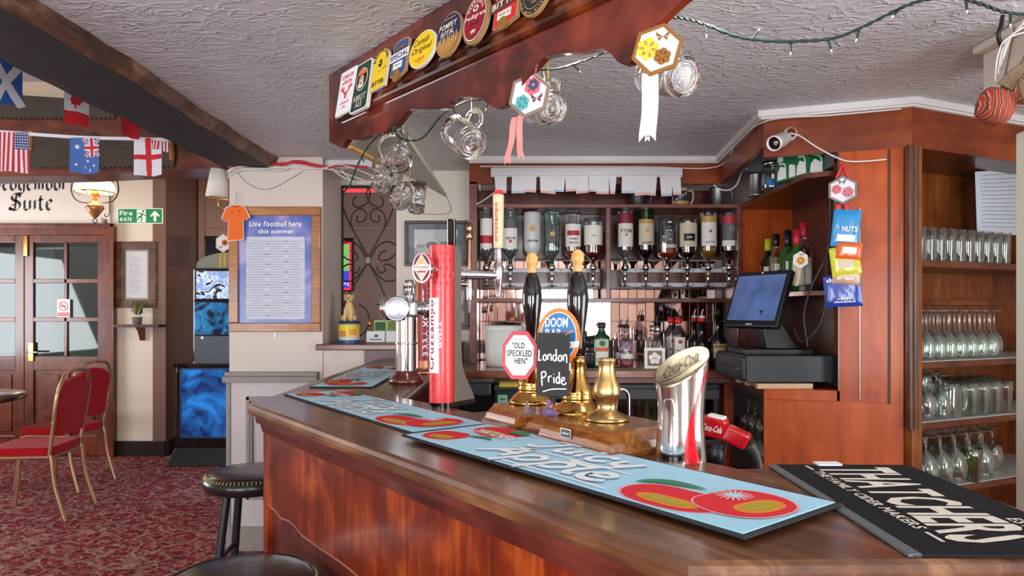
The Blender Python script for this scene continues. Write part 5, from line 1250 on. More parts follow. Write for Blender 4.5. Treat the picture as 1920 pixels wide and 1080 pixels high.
def spirit(label, px, ytop, R, lq, level, glass=TGLASS2, shoulder=.22, neck=.014, labs=(), texts=(), square=False, waist=0, extra=None, cat='bottle'):
    Y = 4.10; ztop = at(px, ytop, Y).z; H = ztop - ZN
    r = thing('spirit_bottle', label, cat, ((px - 960) / FPX * Y, Y, ZN), group='inverted spirit bottles on optics')
    zs = H * shoulder
    prof = [(neck, 0), (neck, H * .10), (neck * 1.15, zs * .45), (R * .72, zs * .82), (R * .95, zs), (R, zs + H * .05), (R * (1 - waist), H * .62), (R, H - H * .05), (R * .96, H - .004), (R * .85, H), (0, H - .004)]
    if square: prof = [(a * (1.12 if a > .03 else 1), z) for a, z in prof]
    seg = 4 if square else 24
    def sq(b):
        if square:
            V = []
            for x, y, z in b.v:
                rr = math.hypot(x, y)
                if rr > .03: a = math.atan2(y, x); k = min(1.0 / max(abs(math.cos(a)), abs(math.sin(a))), 1.25); V.append((x * k * .88, y * k * .88, z))
                else: V.append((x, y, z))
            b.v = V
        return b
    b = MB(); b.lathe(prof, 24); sq(b).build('glass', glass, r)
    lv = H * level
    lp = [(0, .002), (neck - .0025, .003)] + [(max(a - .004, .004), z) for a, z in prof[1:-3] if z < lv]
    rl = lp[-1][0] if lv < H * .9 else R - .005
    lp += [(R - .005 if lv > zs else rl, lv), (0, lv)]
    b = MB(); b.lathe(lp, 20); sq(b).build('spirit', LQ[lq], r)
    if labs or texts or extra:
        g = MB(); ms = []
        def mi(m):
            if m not in ms: ms.append(m)
            return ms.index(m)
        for (f0, f1, aw, m) in labs: label_patch(g, R * (1 - waist * .6), H * (f0 - .06), H * (f1 - .03), -PI / 2 - aw, -PI / 2 + aw, mi(m), .0006 + .0004 * len(ms))
        for (t, f, h, wd, m) in texts: cyl_text(g, t, R * (1 - waist * .6), H * (f - .05), h, wd, mi(m), True, .003)
        if extra: extra(g, mi, R, H)
        sq(g) if square else g; g.build('label', ms, r, recalc=False)
    optic(r, LQ[lq]); return r
def emblem(f, rr, m, m2=None, n=0):
    def e(g, mi, R, H):
        def fn(x, y): a = -PI / 2 + x / R; return ((R + .0032) * math.cos(a), (R + .0032) * math.sin(a), H * f + y)
        g.add([fn(rr * math.cos(2 * PI * k / 14), rr * math.sin(2 * PI * k / 14)) for k in range(14)], [tuple(range(14))], None, mi(m))
        if m2:
            for k in range(n or 6):
                a = 2 * PI * k / (n or 6); P = [fn(rr * 1.1 * math.cos(a + d) * s_, rr * 1.1 * math.sin(a + d) * s_) for d, s_ in ((0, .5), (.18, 1.2), (0, 1.5), (-.18, 1.2))]; g.add(P, [(0, 1, 2, 3)], None, mi(m2))
    return e
INKG = mat('grey_ink', (90, 90, 96), .5); CRIM = mat('label_crimson', (176, 40, 50), .5); MAROON = mat('label_maroon', (126, 30, 60), .5); KRAFT = mat('label_buff', (206, 196, 170), .6); GOLDL = mat('label_gold', (190, 150, 80), .4)
spirit('inverted clear spirit bottle with a red-edged label behind the cream tap handle', 912, 385, 0.0440, 'clear', .36, TGLASS2, labs=((.34, .80, .9, WLAB), (.42, .52, .9, CRIM)))
spirit('inverted clear rum bottle with a white label and red roundel', 957, 387, 0.0455, 'clear', .40, TEALG, labs=((.34, .66, 1.1, WLAB), (.68, .80, 1.1, INKG)), texts=(('BACARDI', .50, .014, .056, INK),), extra=emblem(.40, .009, CRIM))
spirit('inverted frosted white bottle with a palm-gold emblem', 998, 398, 0.0515, 'clear', .9, FROST, .30, .014, labs=(), texts=(('MALIBU', .50, .013, .062, INK),), extra=emblem(.68, .013, GOLDL, ORANGE, 8))
spirit('inverted clear bottle with a small gold sunflower emblem', 1035, 392, 0.0455, 'clear', .42, TEALG, extra=emblem(.55, .010, GOLDL, LEM, 8))
spirit('inverted red-amber bottle with a white label and red banner', 1074, 396, 0.0500, 'red', .40, labs=((.40, .78, 1.1, WLAB), (.60, .66, .8, CRIM)), texts=(('SOUTHERN', .46, .011, .052, INK), ('COMFORT', .53, .011, .052, INK)))
spirit('inverted cherry red liqueur bottle with a wide plain white label', 1112, 409, 0.0580, 'cherry', .54, shoulder=.22, labs=((.48, .86, 1.2, WLAB),), texts=(('~port', .66, .007, .030, INKG),))
spirit('inverted whisky bottle with a white label and crimson base band', 1172, 390, 0.0475, 'clear', .14, labs=((.38, .78, 1.15, WLAB), (.78, .92, 1.15, MAROON)), texts=(('BELLS', .64, .020, .066, INK),), extra=emblem(.52, .007, CRIM))
spirit('inverted green whiskey bottle with a buff label', 1211, 387, 0.0480, 'brown', .42, GRN, .22, labs=((.40, .74, 1.2, KRAFT), (.76, .80, 1.2, GOLDL)), texts=(('JAMESON', .43, .014, .064, INK),), extra=emblem(.58, .010, ORANGE))
spirit('inverted square bourbon bottle with a black label', 1251, 408, 0.0545, 'red', .42, shoulder=.22, square=True, labs=((.44, .90, .62, INK), (.42, .46, .7, WLAB)), texts=(('No 7', .58, .016, .034, WPRINT), ('~whiskey', .76, .010, .036, WPRINT), ('~old', .84, .006, .02, WPRINT)))
spirit('inverted stout dark rum bottle with a black ship label', 1289, 408, 0.0560, 'dark', .40, shoulder=.22, labs=((.44, .90, 1.15, KRAFT), (.56, .68, .62, INK)), texts=(('~ruml', .62, .010, .03, WPRINT),))
spirit('inverted gold rum bottle with a copper band label', 1328, 393, 0.0490, 'gold', .32, labs=((.40, .80, 1.15, WLAB), (.82, .90, 1.15, GOLDL)), texts=(('~morgan', .46, .010, .05, INKG),), extra=emblem(.60, .008, INKG, CRIM, 4))
spirit('inverted dark rum bottle with a red and black label, next to the till', 1367, 393, 0.0505, 'dark', .42, labs=((.46, .80, 1.15, INKG), (.80, .90, 1.15, CRIM), (.40, .47, 1.15, WLAB)), texts=(('~navy', .50, .008, .04, INK),), extra=emblem(.64, .010, INKG, KRAFT, 8))
for x0, x1 in ((930, 1125), (1165, 1382)):
    rl_ = thing('optic_rail', 'white double rail holding the %s row of optics' % ('first' if x0 < 1000 else 'second'), 'rail', at((x0 + x1) / 2, 534, 4.2))
    for py in (507, 534):
        a, c = at(x0, py, 4.2), at(x1, py, 4.2); MB().box(a.x, c.x, 4.205, 4.225, a.z - .013, a.z + .013).build('rail_bar', mat('rail_white', (216, 218, 224), .35), rl_, world=True, bevel=.003)
        for k in range(4):
            q = a.x + (c.x - a.x) * (k + .5) / 4; b = MB(); b.cyl(.004, 0, .003, 8, T(q, 4.205, a.z) @ RX(PI / 2)); b.build('screw', DGREY, rl_, world=True)
# order-ticket rail with tickets
tk = thing('ticket_rail', 'long white ticket rail with paper dockets hanging above the bottles', 'ticket rail', at(1100, 330, 3.96))
a, c = at(920, 314, 3.955), at(1280, 332, 3.955)
MB().box(a.x, c.x, 3.955, 3.985, c.z, a.z).build('rail', mat('rail_grey_white', (206, 206, 212), .4), tk, world=True, bevel=.004)
g = MB(); g.box(a.x, c.x, 3.948, 3.957, c.z + .014, c.z + .024); g.build('grip_lip', WHITE, tk, world=True, bevel=.003)
rn = random.Random(11); PKP = mat('docket_pink', (232, 180, 176), .8); BLP = mat('docket_blue', (186, 206, 226), .8)
segs_ = [(927, 950, 362), (960, 985, 362), (983, 1006, 360), (1012, 1040, 363), (1036, 1060, 358), (1060, 1085, 361), (1082, 1103, 363), (1104, 1118, 358), (1117, 1142, 364), (1142, 1156, 362), (1166, 1190, 364), (1188, 1212, 367), (1210, 1232, 366), (1237, 1262, 368), (1260, 1276, 366)]
for i, (x0, x1, yb) in enumerate(segs_):
    Yp = 3.944 + .002 * (i % 3); p0, p1, p2, p3 = at(x0, 330, Yp), at(x1, 330, Yp), at(x1 - rn.uniform(-2, 3), yb + rn.uniform(-3, 2), Yp - .012), at(x0 + rn.uniform(-2, 3), yb + rn.uniform(-2, 3), Yp - .012)
    b = MB(); b.add([p0, p1, p2, p3], [(0, 1, 2, 3)], None, 0)
    e0, e1 = p3 + (p0 - p3) * .14, p2 + (p1 - p2) * .14
    b.add([Vector(e0) + Vector((0, -.001, 0)), Vector(e1) + Vector((0, -.001, 0)), Vector(p2) + Vector((0, -.001, 0)), Vector(p3) + Vector((0, -.001, 0))], [(0, 1, 2, 3)], None, 1 + (i % 3 == 1))
    b.build('docket', [PAPER, PKP, BLP], tk, world=True, recalc=False)
# tankards on the top shelf
def tankard(label, px, Y, z, R, H, m, m2=None, kind='tankard', hs=1):
    r = thing(kind, label, 'mug', ((px - 960) / FPX * Y, Y, z))
    b = MB(); b.lathe([(0, .002), (R * 1.02, 0), (R * 1.04, .006), (R * .97, .014), (R * .94, H * .5), (R * .9, H - .008), (R * .93, H), (R * .86, H), (R * .86, .02), (0, .02)], 24); b.build('body', m, r)
    b = MB(); b.tube(catmull([(hs * R * .9, 0, H * .85), (hs * R * 1.4, 0, H * .88), (hs * R * 1.55, 0, H * .5), (hs * R * 1.2, 0, H * .15), (hs * R * .95, 0, H * .2)], 6), .005, 8); b.build('handle', m2 or m, r)
    return r
tankard('pewter tankard half hidden by paper dockets on the top shelf', 1196, 4.15, 2.028, .052, .105, PEWTER)
cm = tankard('decorated white ceramic mug on the top shelf below the ticket rail', 1275, 4.15, 2.028, .052, .115, mat('ceramic_cream', (216, 204, 176), .25))
g = MB(); label_patch(g, .052 * .97, .03, .095, -PI / 2 - 1.1, -PI / 2 + 1.1, 0); label_patch(g, .052, .014, .034, -PI / 2 - 1.1, -PI / 2 + 1.1, 1, .0016)
for k in range(4): label_patch(g, .052 * .97, .04 + .01 * k, .05 + .012 * k, -PI / 2 - .7 + .35 * k, -PI / 2 - .45 + .35 * k, 2, .0022, 3)
g.build('painted_scene', [mat('dark_floral', (66, 60, 84), .4, var=.5, vscale=70), GOLDL, KRAFT], cm, recalc=False)
tankard('pewter tankard at the end of the top shelf beside the corner', 1346, 4.15, 2.028, .056, .118, PEWTER)
# white cable loop near the corner
def cable(label, pts, r, m, name='cable', n=8):
    b = MB(); b.tube(catmull(pts, n), r, 7); return tag(b.build(name, m, world=True), label, 'cable')
WC = mat('white_cable', (220, 216, 212), .45)
cable('white cable looping across the corner tankard under the fascia', [at(1338, 347, 3.9), at(1350, 355, 3.9), at(1368, 356, 3.88), at(1382, 345, 3.85), at(1390, 325, 3.8), at(1400, 316, 3.7)], .004, WC)
cable('thin white cable drooping from the cream tap handle to the wall', [at(893, 383, 3.8), at(905, 377, 3.7), at(918, 368, 3.5), at(930, 359, 3.3)], .004, WC)
# ---------------------------------------------------------------- items on the back counter
BCZ = 1.0905
def bpos(px, Y): return ((px - 960) / FPX * Y, Y, BCZ)
tb = thing('white_tub', 'round white plastic tub with lid on the back counter', 'tub', bpos(946, 3.86)); b = MB(); b.lathe([(0, .0), (.104, 0), (.106, .01), (.112, .20), (.108, .205)], 36); b.build('body', mat('tub_white', (222, 224, 218), .4), tb)
b = MB(); b.lathe([(.114, .196), (.116, .20), (.116, .222), (.110, .228), (0, .230)], 36); b.build('lid', mat('tub_lid', (226, 228, 222), .4), tb)
dk = thing('bar_gadget', 'small black gadget half hidden behind the green bottle', 'gadget', bpos(1112, 3.75)); b = MB(); b.lathe([(0, 0), (.035, 0), (.04, .02), (.04, .09), (.03, .10), (.045, .12), (.045, .17), (0, .175)], 20); b.build('body', BLACK, dk); b = MB(); b.torus(.041, .003, T(0, 0, .075), seg=22); b.build('ring', STEEL, dk)
def bottle(label, px, Y, R, H, glass, lq=None, level=.6, neck=.014, sh=.62, labs=(), texts=(), cap=None, caph=.03, z=BCZ, flat_=1.0, name='bottle', extra=None, pourer=False, grp=None):
    r = thing(name, label, 'bottle', ((px - 960) / FPX * Y, Y, z), group=grp)
    prof = [(0, .003), (R * .9, 0), (R, .006), (R, H * sh * .55), (R, H * sh), (R * .92, H * sh + .012), (R * .55, H * (sh + .09)), (neck * 1.1, H * (sh + .17)), (neck, H * (sh + .20)), (neck, H - .012), (neck * 1.2, H - .01), (neck * 1.2, H)]
    b = MB(); b.lathe(prof, 24, S(1, flat_, 1)); b.build('glass', glass, r)
    if lq:
        lv = H * level; lp = [(0, .006)] + [(max(a - .004, .004), max(z_, .006)) for a, z_ in prof[1:] if z_ < lv]; lp += [(lp[-1][0], lv), (0, lv)]
        b = MB(); b.lathe(lp, 20, S(1, flat_, 1)); b.build('contents', lq, r)
    ms = []
    def mi(m):
        if m not in ms: ms.append(m)
        return ms.index(m)
    g = MB()
    for (f0, f1, aw, m) in labs: label_patch(g, R, H * f0, H * f1, -PI / 2 - aw, -PI / 2 + aw, mi(m), .0006 + .0005 * len(ms))
    for (t, f, h, wd, m) in texts: cyl_text(g, t, R, H * f, h, wd, mi(m), False, .0035)
    if extra: extra(g, mi, R, H)
    if g.v: g.v = [(x, y * flat_, z_) for x, y, z_ in g.v]; g.build('label', ms, r, recalc=False)
    if cap: b = MB(); b.lathe([(neck * 1.15, H - caph), (neck * 1.3, H - caph + .002), (neck * 1.3, H + .003), (0, H + .004)], 16); b.build('cap', cap, r)
    if pourer:
        b = MB(); b.lathe([(neck * 1.3, H), (neck * 1.4, H + .012), (.004, H + .016)], 12); b.tube([(0, 0, H + .012), (0, 0, H + .03), (.008, 0, H + .05)], [.004, .0035, .0025], 8); b.build('pourer', pourer if not isinstance(pourer, bool) else BLACK, r)
    return r
JG = mat('herbal_green_glass', (24, 66, 28), .12, coat=.6); ORL = mat('label_orange', (214, 96, 56), .5); PALEG = mat('label_pale_green', (182, 206, 178), .6)
jb = bottle('squat dark green herbal liqueur bottle with orange and pale green label', 1128, 3.70, .046, .245, JG, None, neck=.017, sh=.66, flat_=.7, labs=((.06, .64, .85, PALEG), (.38, .46, .86, ORL), (.08, .36, .72, WLAB)), cap=mat('dark_olive_cap', (50, 44, 30), .4), extra=emblem(.55, .016, mat('dark_emblem', (66, 96, 70), .5)))
PKG = liquid('pink_gin', (206, 120, 140), .7); CLG = thin_glass('flint_glass', (246, 242, 246), .65, .09)
PURP = mat('lilac_print', (150, 110, 190), .5)
for i, (px, Y, lab) in enumerate(((1164, 3.85, 'pink gin bottle with black pourer, the rear one of the pair'), (1174, 3.72, 'pink gin bottle with lilac lettering and black pourer beside the herbal liqueur'))):
    bottle(lab, px, Y, .042, .215, CLG, PKG, .20, .013, .64, labs=((.24, .36, .9, WLAB),), texts=(('~pinkabc', .58, .012, .05, PURP), ('~gindist', .49, .012, .04, PURP), ('~distilled', .42, .006, .05, INK)), pourer=True, grp='pair of pink gin bottles')
GRL = liquid('green_syrup', (106, 168, 50), .4)
for i, (px, Y, lab) in enumerate(((1224, 3.85, 'clear square-shouldered bottle with silver cap, the rear one behind the flower card'), (1233, 3.72, 'clear bottle of green liquid with silver cap behind the flower card'))):
    bottle(lab, px, Y, .042, .225, CLG, GRL if i else None, .55, .014, .62, cap=STEEL, grp='pair of bottles behind the flower card')
fc = thing('flower_card', 'white framed card with a white flower leaning on the back counter', 'card', M=frame(bpos(1228, 3.62), (1, -.08, 0)) @ RX(-.12)); MB().prism(shape_rrect(.054, .056, .004), -.006, 0, T(0, 0, .058) @ RX(PI / 2)).build('frame', WHITE, fc, bevel=.001)
g = MB(); Mfc = T(0, -.0005, .058) @ RX(PI / 2); g.rect(-.038, .038, -.040, .040, .0008, Mfc, 0)
for k in range(5): a = 2 * PI * k / 5 + PI / 2; g.disc(.019 * math.cos(a), .019 * math.sin(a), .0135, .0135, .0016 + k * .0001, Mfc, 1, 14)
g.disc(0, 0, .014, .014, .0024, Mfc, 1); g.text('~flora', -.012, .012, -.003, .005, .003, Mfc, 2); g.build('print', [mat('card_brown', (140, 112, 96), .6), WPRINT, INKG], fc, recalc=False)
for i, (px, Y, lab) in enumerate(((1258, 3.86, 'dry gin bottle with red collar and pourer, the rear one'), (1272, 3.72, 'dry gin bottle with a tall white label and red collar beside the flower card'))):
    bottle(lab, px, Y, .042, .27, CLG, None, .5, .014, .66, labs=((.05, .62, .72, WLAB),), texts=(('~londo', .36, .009, .045, INKG), ('~drygin', .25, .008, .04, INKG), ('~ginabc', .12, .010, .036, INK)), cap=RED, caph=.03, pourer=True, extra=emblem(.53, .011, CRIM), grp='pair of dry gin bottles')
for i, (px, Y, lab) in enumerate(((1302, 3.87, 'black coffee liqueur bottle with red neck band, the rear one'), (1316, 3.74, 'black coffee liqueur bottle with white script and red neck band, the front one'))):
    bottle(lab, px, Y, .040, .27, BLKGL, None, neck=.013, sh=.48, labs=((.10, .24, .55, CRIM),), texts=(('Tia Maria', .38, .016, .06, WPRINT),), cap=RED, caph=.02, pourer=mat('clear_pourer', (206, 206, 210), .3), grp='pair of coffee liqueur bottles')
bottle('tall black cream liqueur bottle with an arched buff label beside the cash drawer', 1346, 3.72, .047, .315, BLKGL, None, neck=.014, sh=.46, labs=((.18, .42, .75, KRAFT), (.34, .42, .8, GOLDL)), texts=(('BAILEYS', .38, .014, .055, INK),), cap=mat('dark_cap', (40, 30, 28), .4), extra=emblem(.27, .012, DKGREEN))
tag(MB().box(.40, 1.0, 3.60, 3.66, BCZ, BCZ + .004).build('bar_mat_strip', mat('olive_rubber_strip', (110, 116, 70), .6, var=.2), world=True), 'olive green rubber strip along the back counter edge', 'bar mat')
# small glasses behind the till
def lathe_glass(name, prof, seg=18):
    b = MB(); b.lathe(prof, seg); return b
TUM = [(0, .004), (.026, .002), (.028, .006), (.029, .03), (.032, .085), (.033, .10), (.031, .10), (.028, .02), (0, .016)]
HIB = [(0, .004), (.028, .0), (.030, .006), (.031, .10), (.033, .148), (.031, .148), (.0285, .02), (0, .014)]
WIN = [(0, .004), (.033, .0), (.034, .003), (.008, .010), (.0045, .02), (.0045, .085), (.012, .098), (.030, .118), (.036, .145), (.034, .185), (.030, .205), (.0285, .205), (.032, .185), (.034, .145), (.028, .12), (.010, .102), (0, .10)]
BAL = [(0, .004), (.036, .0), (.037, .003), (.009, .010), (.0055, .018), (.0055, .055), (.018, .064), (.040, .09), (.047, .12), (.044, .155), (.036, .185), (.0345, .185), (.042, .155), (.045, .12), (.038, .092), (.016, .068), (0, .066)]
PINT = [(0, .004), (.029, .0), (.031, .006), (.037, .10), (.041, .11), (.040, .15), (.0385, .15), (.039, .112), (.035, .10), (.029, .015), (0, .012)]
PROTO = {}
ORD = ['first', 'second', 'third', 'fourth', 'fifth', 'sixth', 'seventh', 'eighth', 'ninth', 'tenth', 'eleventh', 'twelfth', 'thirteenth', 'fourteenth', 'fifteenth']
ROWN = ['front', 'middle', 'back']
def glass_at(kind, prof, pos, label, grp, inv=False, scale=1.0, H=0):
    M = T(*pos) @ (T(0, 0, H * scale) @ RX(PI) if inv else Matrix.Identity(4)) @ S(scale, scale, scale)
    if kind not in PROTO:
        o = lathe_glass(kind, prof).build(kind, TGLASS, recalc=True); PROTO[kind] = o
    else:
        o = PROTO[kind].copy(); COL.objects.link(o)
    place(o, M); tag(o, label, 'glass', grp); return o
for i, (px, Y) in enumerate(((1370, 3.80), (1388, 3.72), (1404, 3.85), (1422, 3.78), (1440, 3.88), (1462, 3.80), (1480, 3.9), (1496, 3.82))):
    glass_at('tumbler_glass', TUM, ((px - 960) / FPX * Y, Y, BCZ if px < 1390 else 1.0505), '%s clear tumbler from the cream liqueur bottle, on the counter behind the till' % ORD[i], 'tumblers behind the till', scale=1.0 + .15 * (i % 2))
# ---------------------------------------------------------------- under the back counter
fr = thing('bottle_fridge', 'black undercounter drinks fridge with a glass front below the back counter', 'fridge', (.55, 3.62, 0))
bx2 = lambda n, x0, x1, y0, y1, z0, z1, m, bv=.003: MB().box(x0, x1, y0, y1, z0, z1).build(n, m, fr, world=True, bevel=bv)
bx2('top_panel', .0, 1.10, 3.64, 4.25, .975, 1.01, BLACK); bx2('side_panel', .0, .03, 3.64, 4.25, 0, .975, BLACK); bx2('side_panel', 1.07, 1.10, 3.64, 4.25, 0, .975, BLACK); bx2('back_panel', .0, 1.10, 4.22, 4.25, 0, .975, BLACK); bx2('base', 0, 1.10, 3.64, 4.25, 0, .12, BLACK)
bx2('header_rail', .0, 1.10, 3.62, 3.645, .93, .985, DGREY); bx2('shelf', .03, 1.07, 3.72, 4.22, .56, .575, STEEL); bx2('shelf', .03, 1.07, 3.72, 4.22, .75, .762, STEEL)
bx2('door_glass', .03, 1.07, 3.625, 3.631, .14, .93, PANE, 0)
cols = [((120, 84, 170), 'purple'), ((196, 60, 50), 'red'), ((226, 196, 50), 'yellow'), ((60, 110, 70), 'green'), ((206, 120, 60), 'orange'), ((90, 120, 190), 'blue')]
for i, px in enumerate((1184, 1198, 1212, 1227, 1100, 1115, 1240)):
    c_, nm = cols[i % 6]; Y = 3.75; r = thing('drinks_bottle', nm + ' soft drink bottle in the fridge' + (' below the till' if i == 6 else ' behind the pumps'), 'bottle', ((px - 960) / FPX * Y, Y, .763))
    b = MB(); b.lathe([(0, 0), (.017, 0), (.018, .006), (.018, .09), (.012, .115), (.009, .125), (.009, .14), (0, .141)], 14); b.build('body', mat('can_' + nm, c_, .3), r); b = MB(); b.cyl(.0105, .138, .146, 12); b.build('cap', STEEL, r)
tr = thing('drip_tray', 'dark grey plastic tray hanging under the back counter', 'tray', at(893, 725, 3.40)); b = MB(); b.box(-.088, .088, -.06, .06, .025, .035); b.build('rim', DGREY, tr, bevel=.003); b = MB(); b.box(-.075, .075, -.05, .05, -.04, .026); b.build('tub', DGREY, tr, bevel=.008)
gc = thing('green_crate', 'dark green plastic crate with a pale label under the back counter', 'crate', at(962, 745, 3.42)); b = MB(); b.box(-.09, .09, -.06, .10, -.12, .05); b.build('crate_body', mat('dark_crate_green', (26, 46, 42), .4), gc, bevel=.005); b = MB(); b.box(-.095, .095, -.065, .105, .04, .055); b.build('crate_rim', mat('dark_crate_green', (26, 46, 42)), gc, bevel=.004)
g = MB(); g.rect(-.075, -.028, -.02, .02, .001, T(0, -.061, 0) @ RX(PI / 2), 0); g.text('~bar', -.065, -.04, -.006, .006, .002, T(0, -.061, 0) @ RX(PI / 2), 1); g.build('label', [mat('mint_label', (150, 206, 180), .6), INK], gc, recalc=False)
b = MB(); b.box(-.07, .05, -.05, .05, .055, .075); b.build('contents', mat('yellow_packet', (214, 190, 70), .5, var=.3), gc, bevel=.004)
tag(MB().box(-.28, .0, 3.7, 4.2, 0, .95).build('storage_unit', BLACK, world=True, bevel=.01), 'dark storage unit under the back counter beside the fridge', 'storage unit')
# glasses stored in the side of the till counter
for i in range(8):
    Y = 3.25 + .11 * (i // 2); X = 1.24 + .13 * (i % 2)
    glass_at('balloon_glass', BAL, (X, Y, .74), '%s stemmed glass from the front, %s file of the store under the till' % (ORD[i // 2], ['outer', 'inner'][i % 2]), 'balloon glasses under the till', inv=(i % 2 == 0), scale=1.15, H=.185)
MB().box(1.17, 1.66, 3.12, 4.3, .72, .74).build('upper_glass_shelf', LAM, tc_, world=True)
# ---------------------------------------------------------------- till
cdw = thing('cash_drawer', 'black metal cash drawer with keyhole under the till screen', 'cash drawer', (1.048, 3.05, 1.081))
b = MB(); b.box(.0, .42, 0, .44, 0, .118); b.build('body', mat('black_powder_coat', (38, 44, 50), .4, var=.08), cdw, bevel=.003)
b = MB(); b.box(-.012, .004, .012, .428, .012, .108); dfr = b.build('drawer_front', DGREY, cdw, bevel=.004); b = MB(); b.box(-.0135, -.011, .13, .33, .058, .066); b.build('slot', INK, dfr); b = MB(); b.cyl(.010, 0, .004, 14, T(-.012, .09, .055) @ RY(-PI / 2)); b.build('lock', CHROME, dfr)
for i, (x, y) in enumerate(((.02, .02), (.02, .42), (.38, .02))): b = MB(); b.cyl(.008, -.006, 0, 10, T(x, y, 0)); b.build('foot', BLACK, cdw)
for i in range(3):
    tag(MB().box(1.10 + .0, 1.35, 3.06 + .13 * i, 3.10 + .13 * i, 1.0505, 1.0745).build('support_batten', mat('bare_pine_batten', (206, 176, 140), .6, var=.1), world=True, bevel=.002), ['bare pine batten under the front of the cash drawer', 'bare pine batten under the middle of the cash drawer', 'bare pine batten under the back of the cash drawer'][i], 'batten')
till = thing('till_screen', 'black touchscreen till on a sloping stand above the cash drawer', 'till', (1.25, 3.28, 1.20))
b = MB(); b.prism([(-.17, -.12), (.15, -.12), (.15, .14), (-.17, .14)], 0, .02); b.build('stand_foot', BLACK, till, bevel=.006)
b = MB(); b.add([(-.05, -.07, .02), (.10, -.07, .02), (.10, .09, .02), (-.05, .09, .02), (-.075, -.05, .20), (-.02, -.05, .22), (-.02, .07, .22), (-.075, .07, .20)], [(0, 3, 2, 1), (4, 5, 6, 7), (0, 1, 5, 4), (1, 2, 6, 5), (2, 3, 7, 6), (3, 0, 4, 7)]); b.build('stand_arm', BLACK, till, bevel=.006)
sx_ = Vector((.46, -.89, 0)).normalized(); nrm = Vector((-.89, -.46, 0)); tl = .36; up_ = (Vector((0, 0, 1)) * math.cos(tl) - nrm * math.sin(tl)).normalized()
Ms_ = Matrix((sx_, up_, sx_.cross(up_))).transposed().to_4x4()
if (Ms_.to_3x3().col[2]).dot(nrm) < 0: raise ValueError('screen faces away')
Ms_.translation = at(1417, 560, 3.30); Ml = PM[till.name].inverted() @ Ms_
b = MB(); b.box(-.165, .165, -.145, .145, -.035, 0, Ml); tcs = b.build('casing', BLACK, till, bevel=.008, segs=3)
g = MB(); g.rect(-.148, .148, -.112, .122, .0012, Ml, 0)
g.build('screen', mat('till_screen_painted_reflection', (92, 118, 176), .08, var=.7, vscale=9, emit=.0, coat=.5), tcs, recalc=False)  # mottled tone paints window reflections into the screen colour
g = MB(); g.text('~touch', -.02, .02, -.134, -.126, .001, Ml, 0); g.disc(0, .134, .005, .005, .001, Ml, 0); g.build('brand_mark', WPRINT, tcs, recalc=False)
# ---------------------------------------------------------------- wine bottles on the side shelf
WZ = 1.491
bottle('wine bottle with a lime green capsule on the side shelf', 1440, 3.75, .036, .30, BLKGL, None, neck=.0135, sh=.60, labs=((.1, .5, 1.0, WLAB),), cap=mat('lime_capsule', (176, 206, 40), .4), caph=.06, z=WZ, name='wine_bottle')
bottle('pale rose wine bottle with a spotted white label on the side shelf', 1455, 3.60, .037, .31, TGLASS2, liquid('straw_wine', (190, 160, 90), .5), .62, .0135, .60, labs=((.1, .5, .6, WLAB), (.36, .40, .1, INK), (.26, .30, .1, INK)), cap=mat('black_capsule', (26, 24, 26), .3), caph=.06, z=WZ, name='wine_bottle')
bottle('green glass wine bottle with a spotted white label on the side shelf', 1477, 3.42, .038, .31, GRN2, None, .62, .0135, .60, labs=((.1, .5, .6, WLAB), (.36, .40, .1, INK), (.26, .30, .1, INK)), cap=mat('black_capsule', (26, 24, 26)), caph=.08, z=WZ, name='wine_bottle')
bottle('prosecco bottle with a short red capsule on the side shelf', 1494, 3.27, .037, .295, GRN2, None, .62, .0135, .58, labs=((.1, .5, .9, KRAFT),), cap=mat('red_capsule', (176, 28, 50), .35), caph=.07, z=WZ, name='wine_bottle')
bottle('tallest wine bottle with a bright red capsule on the side shelf', 1507, 3.32, .037, .335, TGLASS2, LQ['cherry'], .6, .0135, .60, labs=((.1, .5, .9, WLAB),), cap=mat('red_capsule', (176, 28, 50)), caph=.07, z=WZ, name='wine_bottle')
hexorn('small hexagon card with an orange flower hung on the prosecco bottle', 1501, 487, 3.13, .036, .040, 0, CREAMW, {'flowers': [(0, -.1, .55, 0, 1)], 'bf': (.1, .6), 'mats': [mat('petal_orange', (232, 140, 40), .6), LEM, OCH, LEM]}, [[(1500, 505), (1497, 525), (1494, 535)]], (KRAFT, .010), yaw=-.2)
tag(MB().box(-.05, .05, -.03, .03, 0, .03).build('black_plinth', BLACK, loc=(1.39, 3.16, WZ), bevel=.004), 'small black block at the front of the wine shelf', 'block')
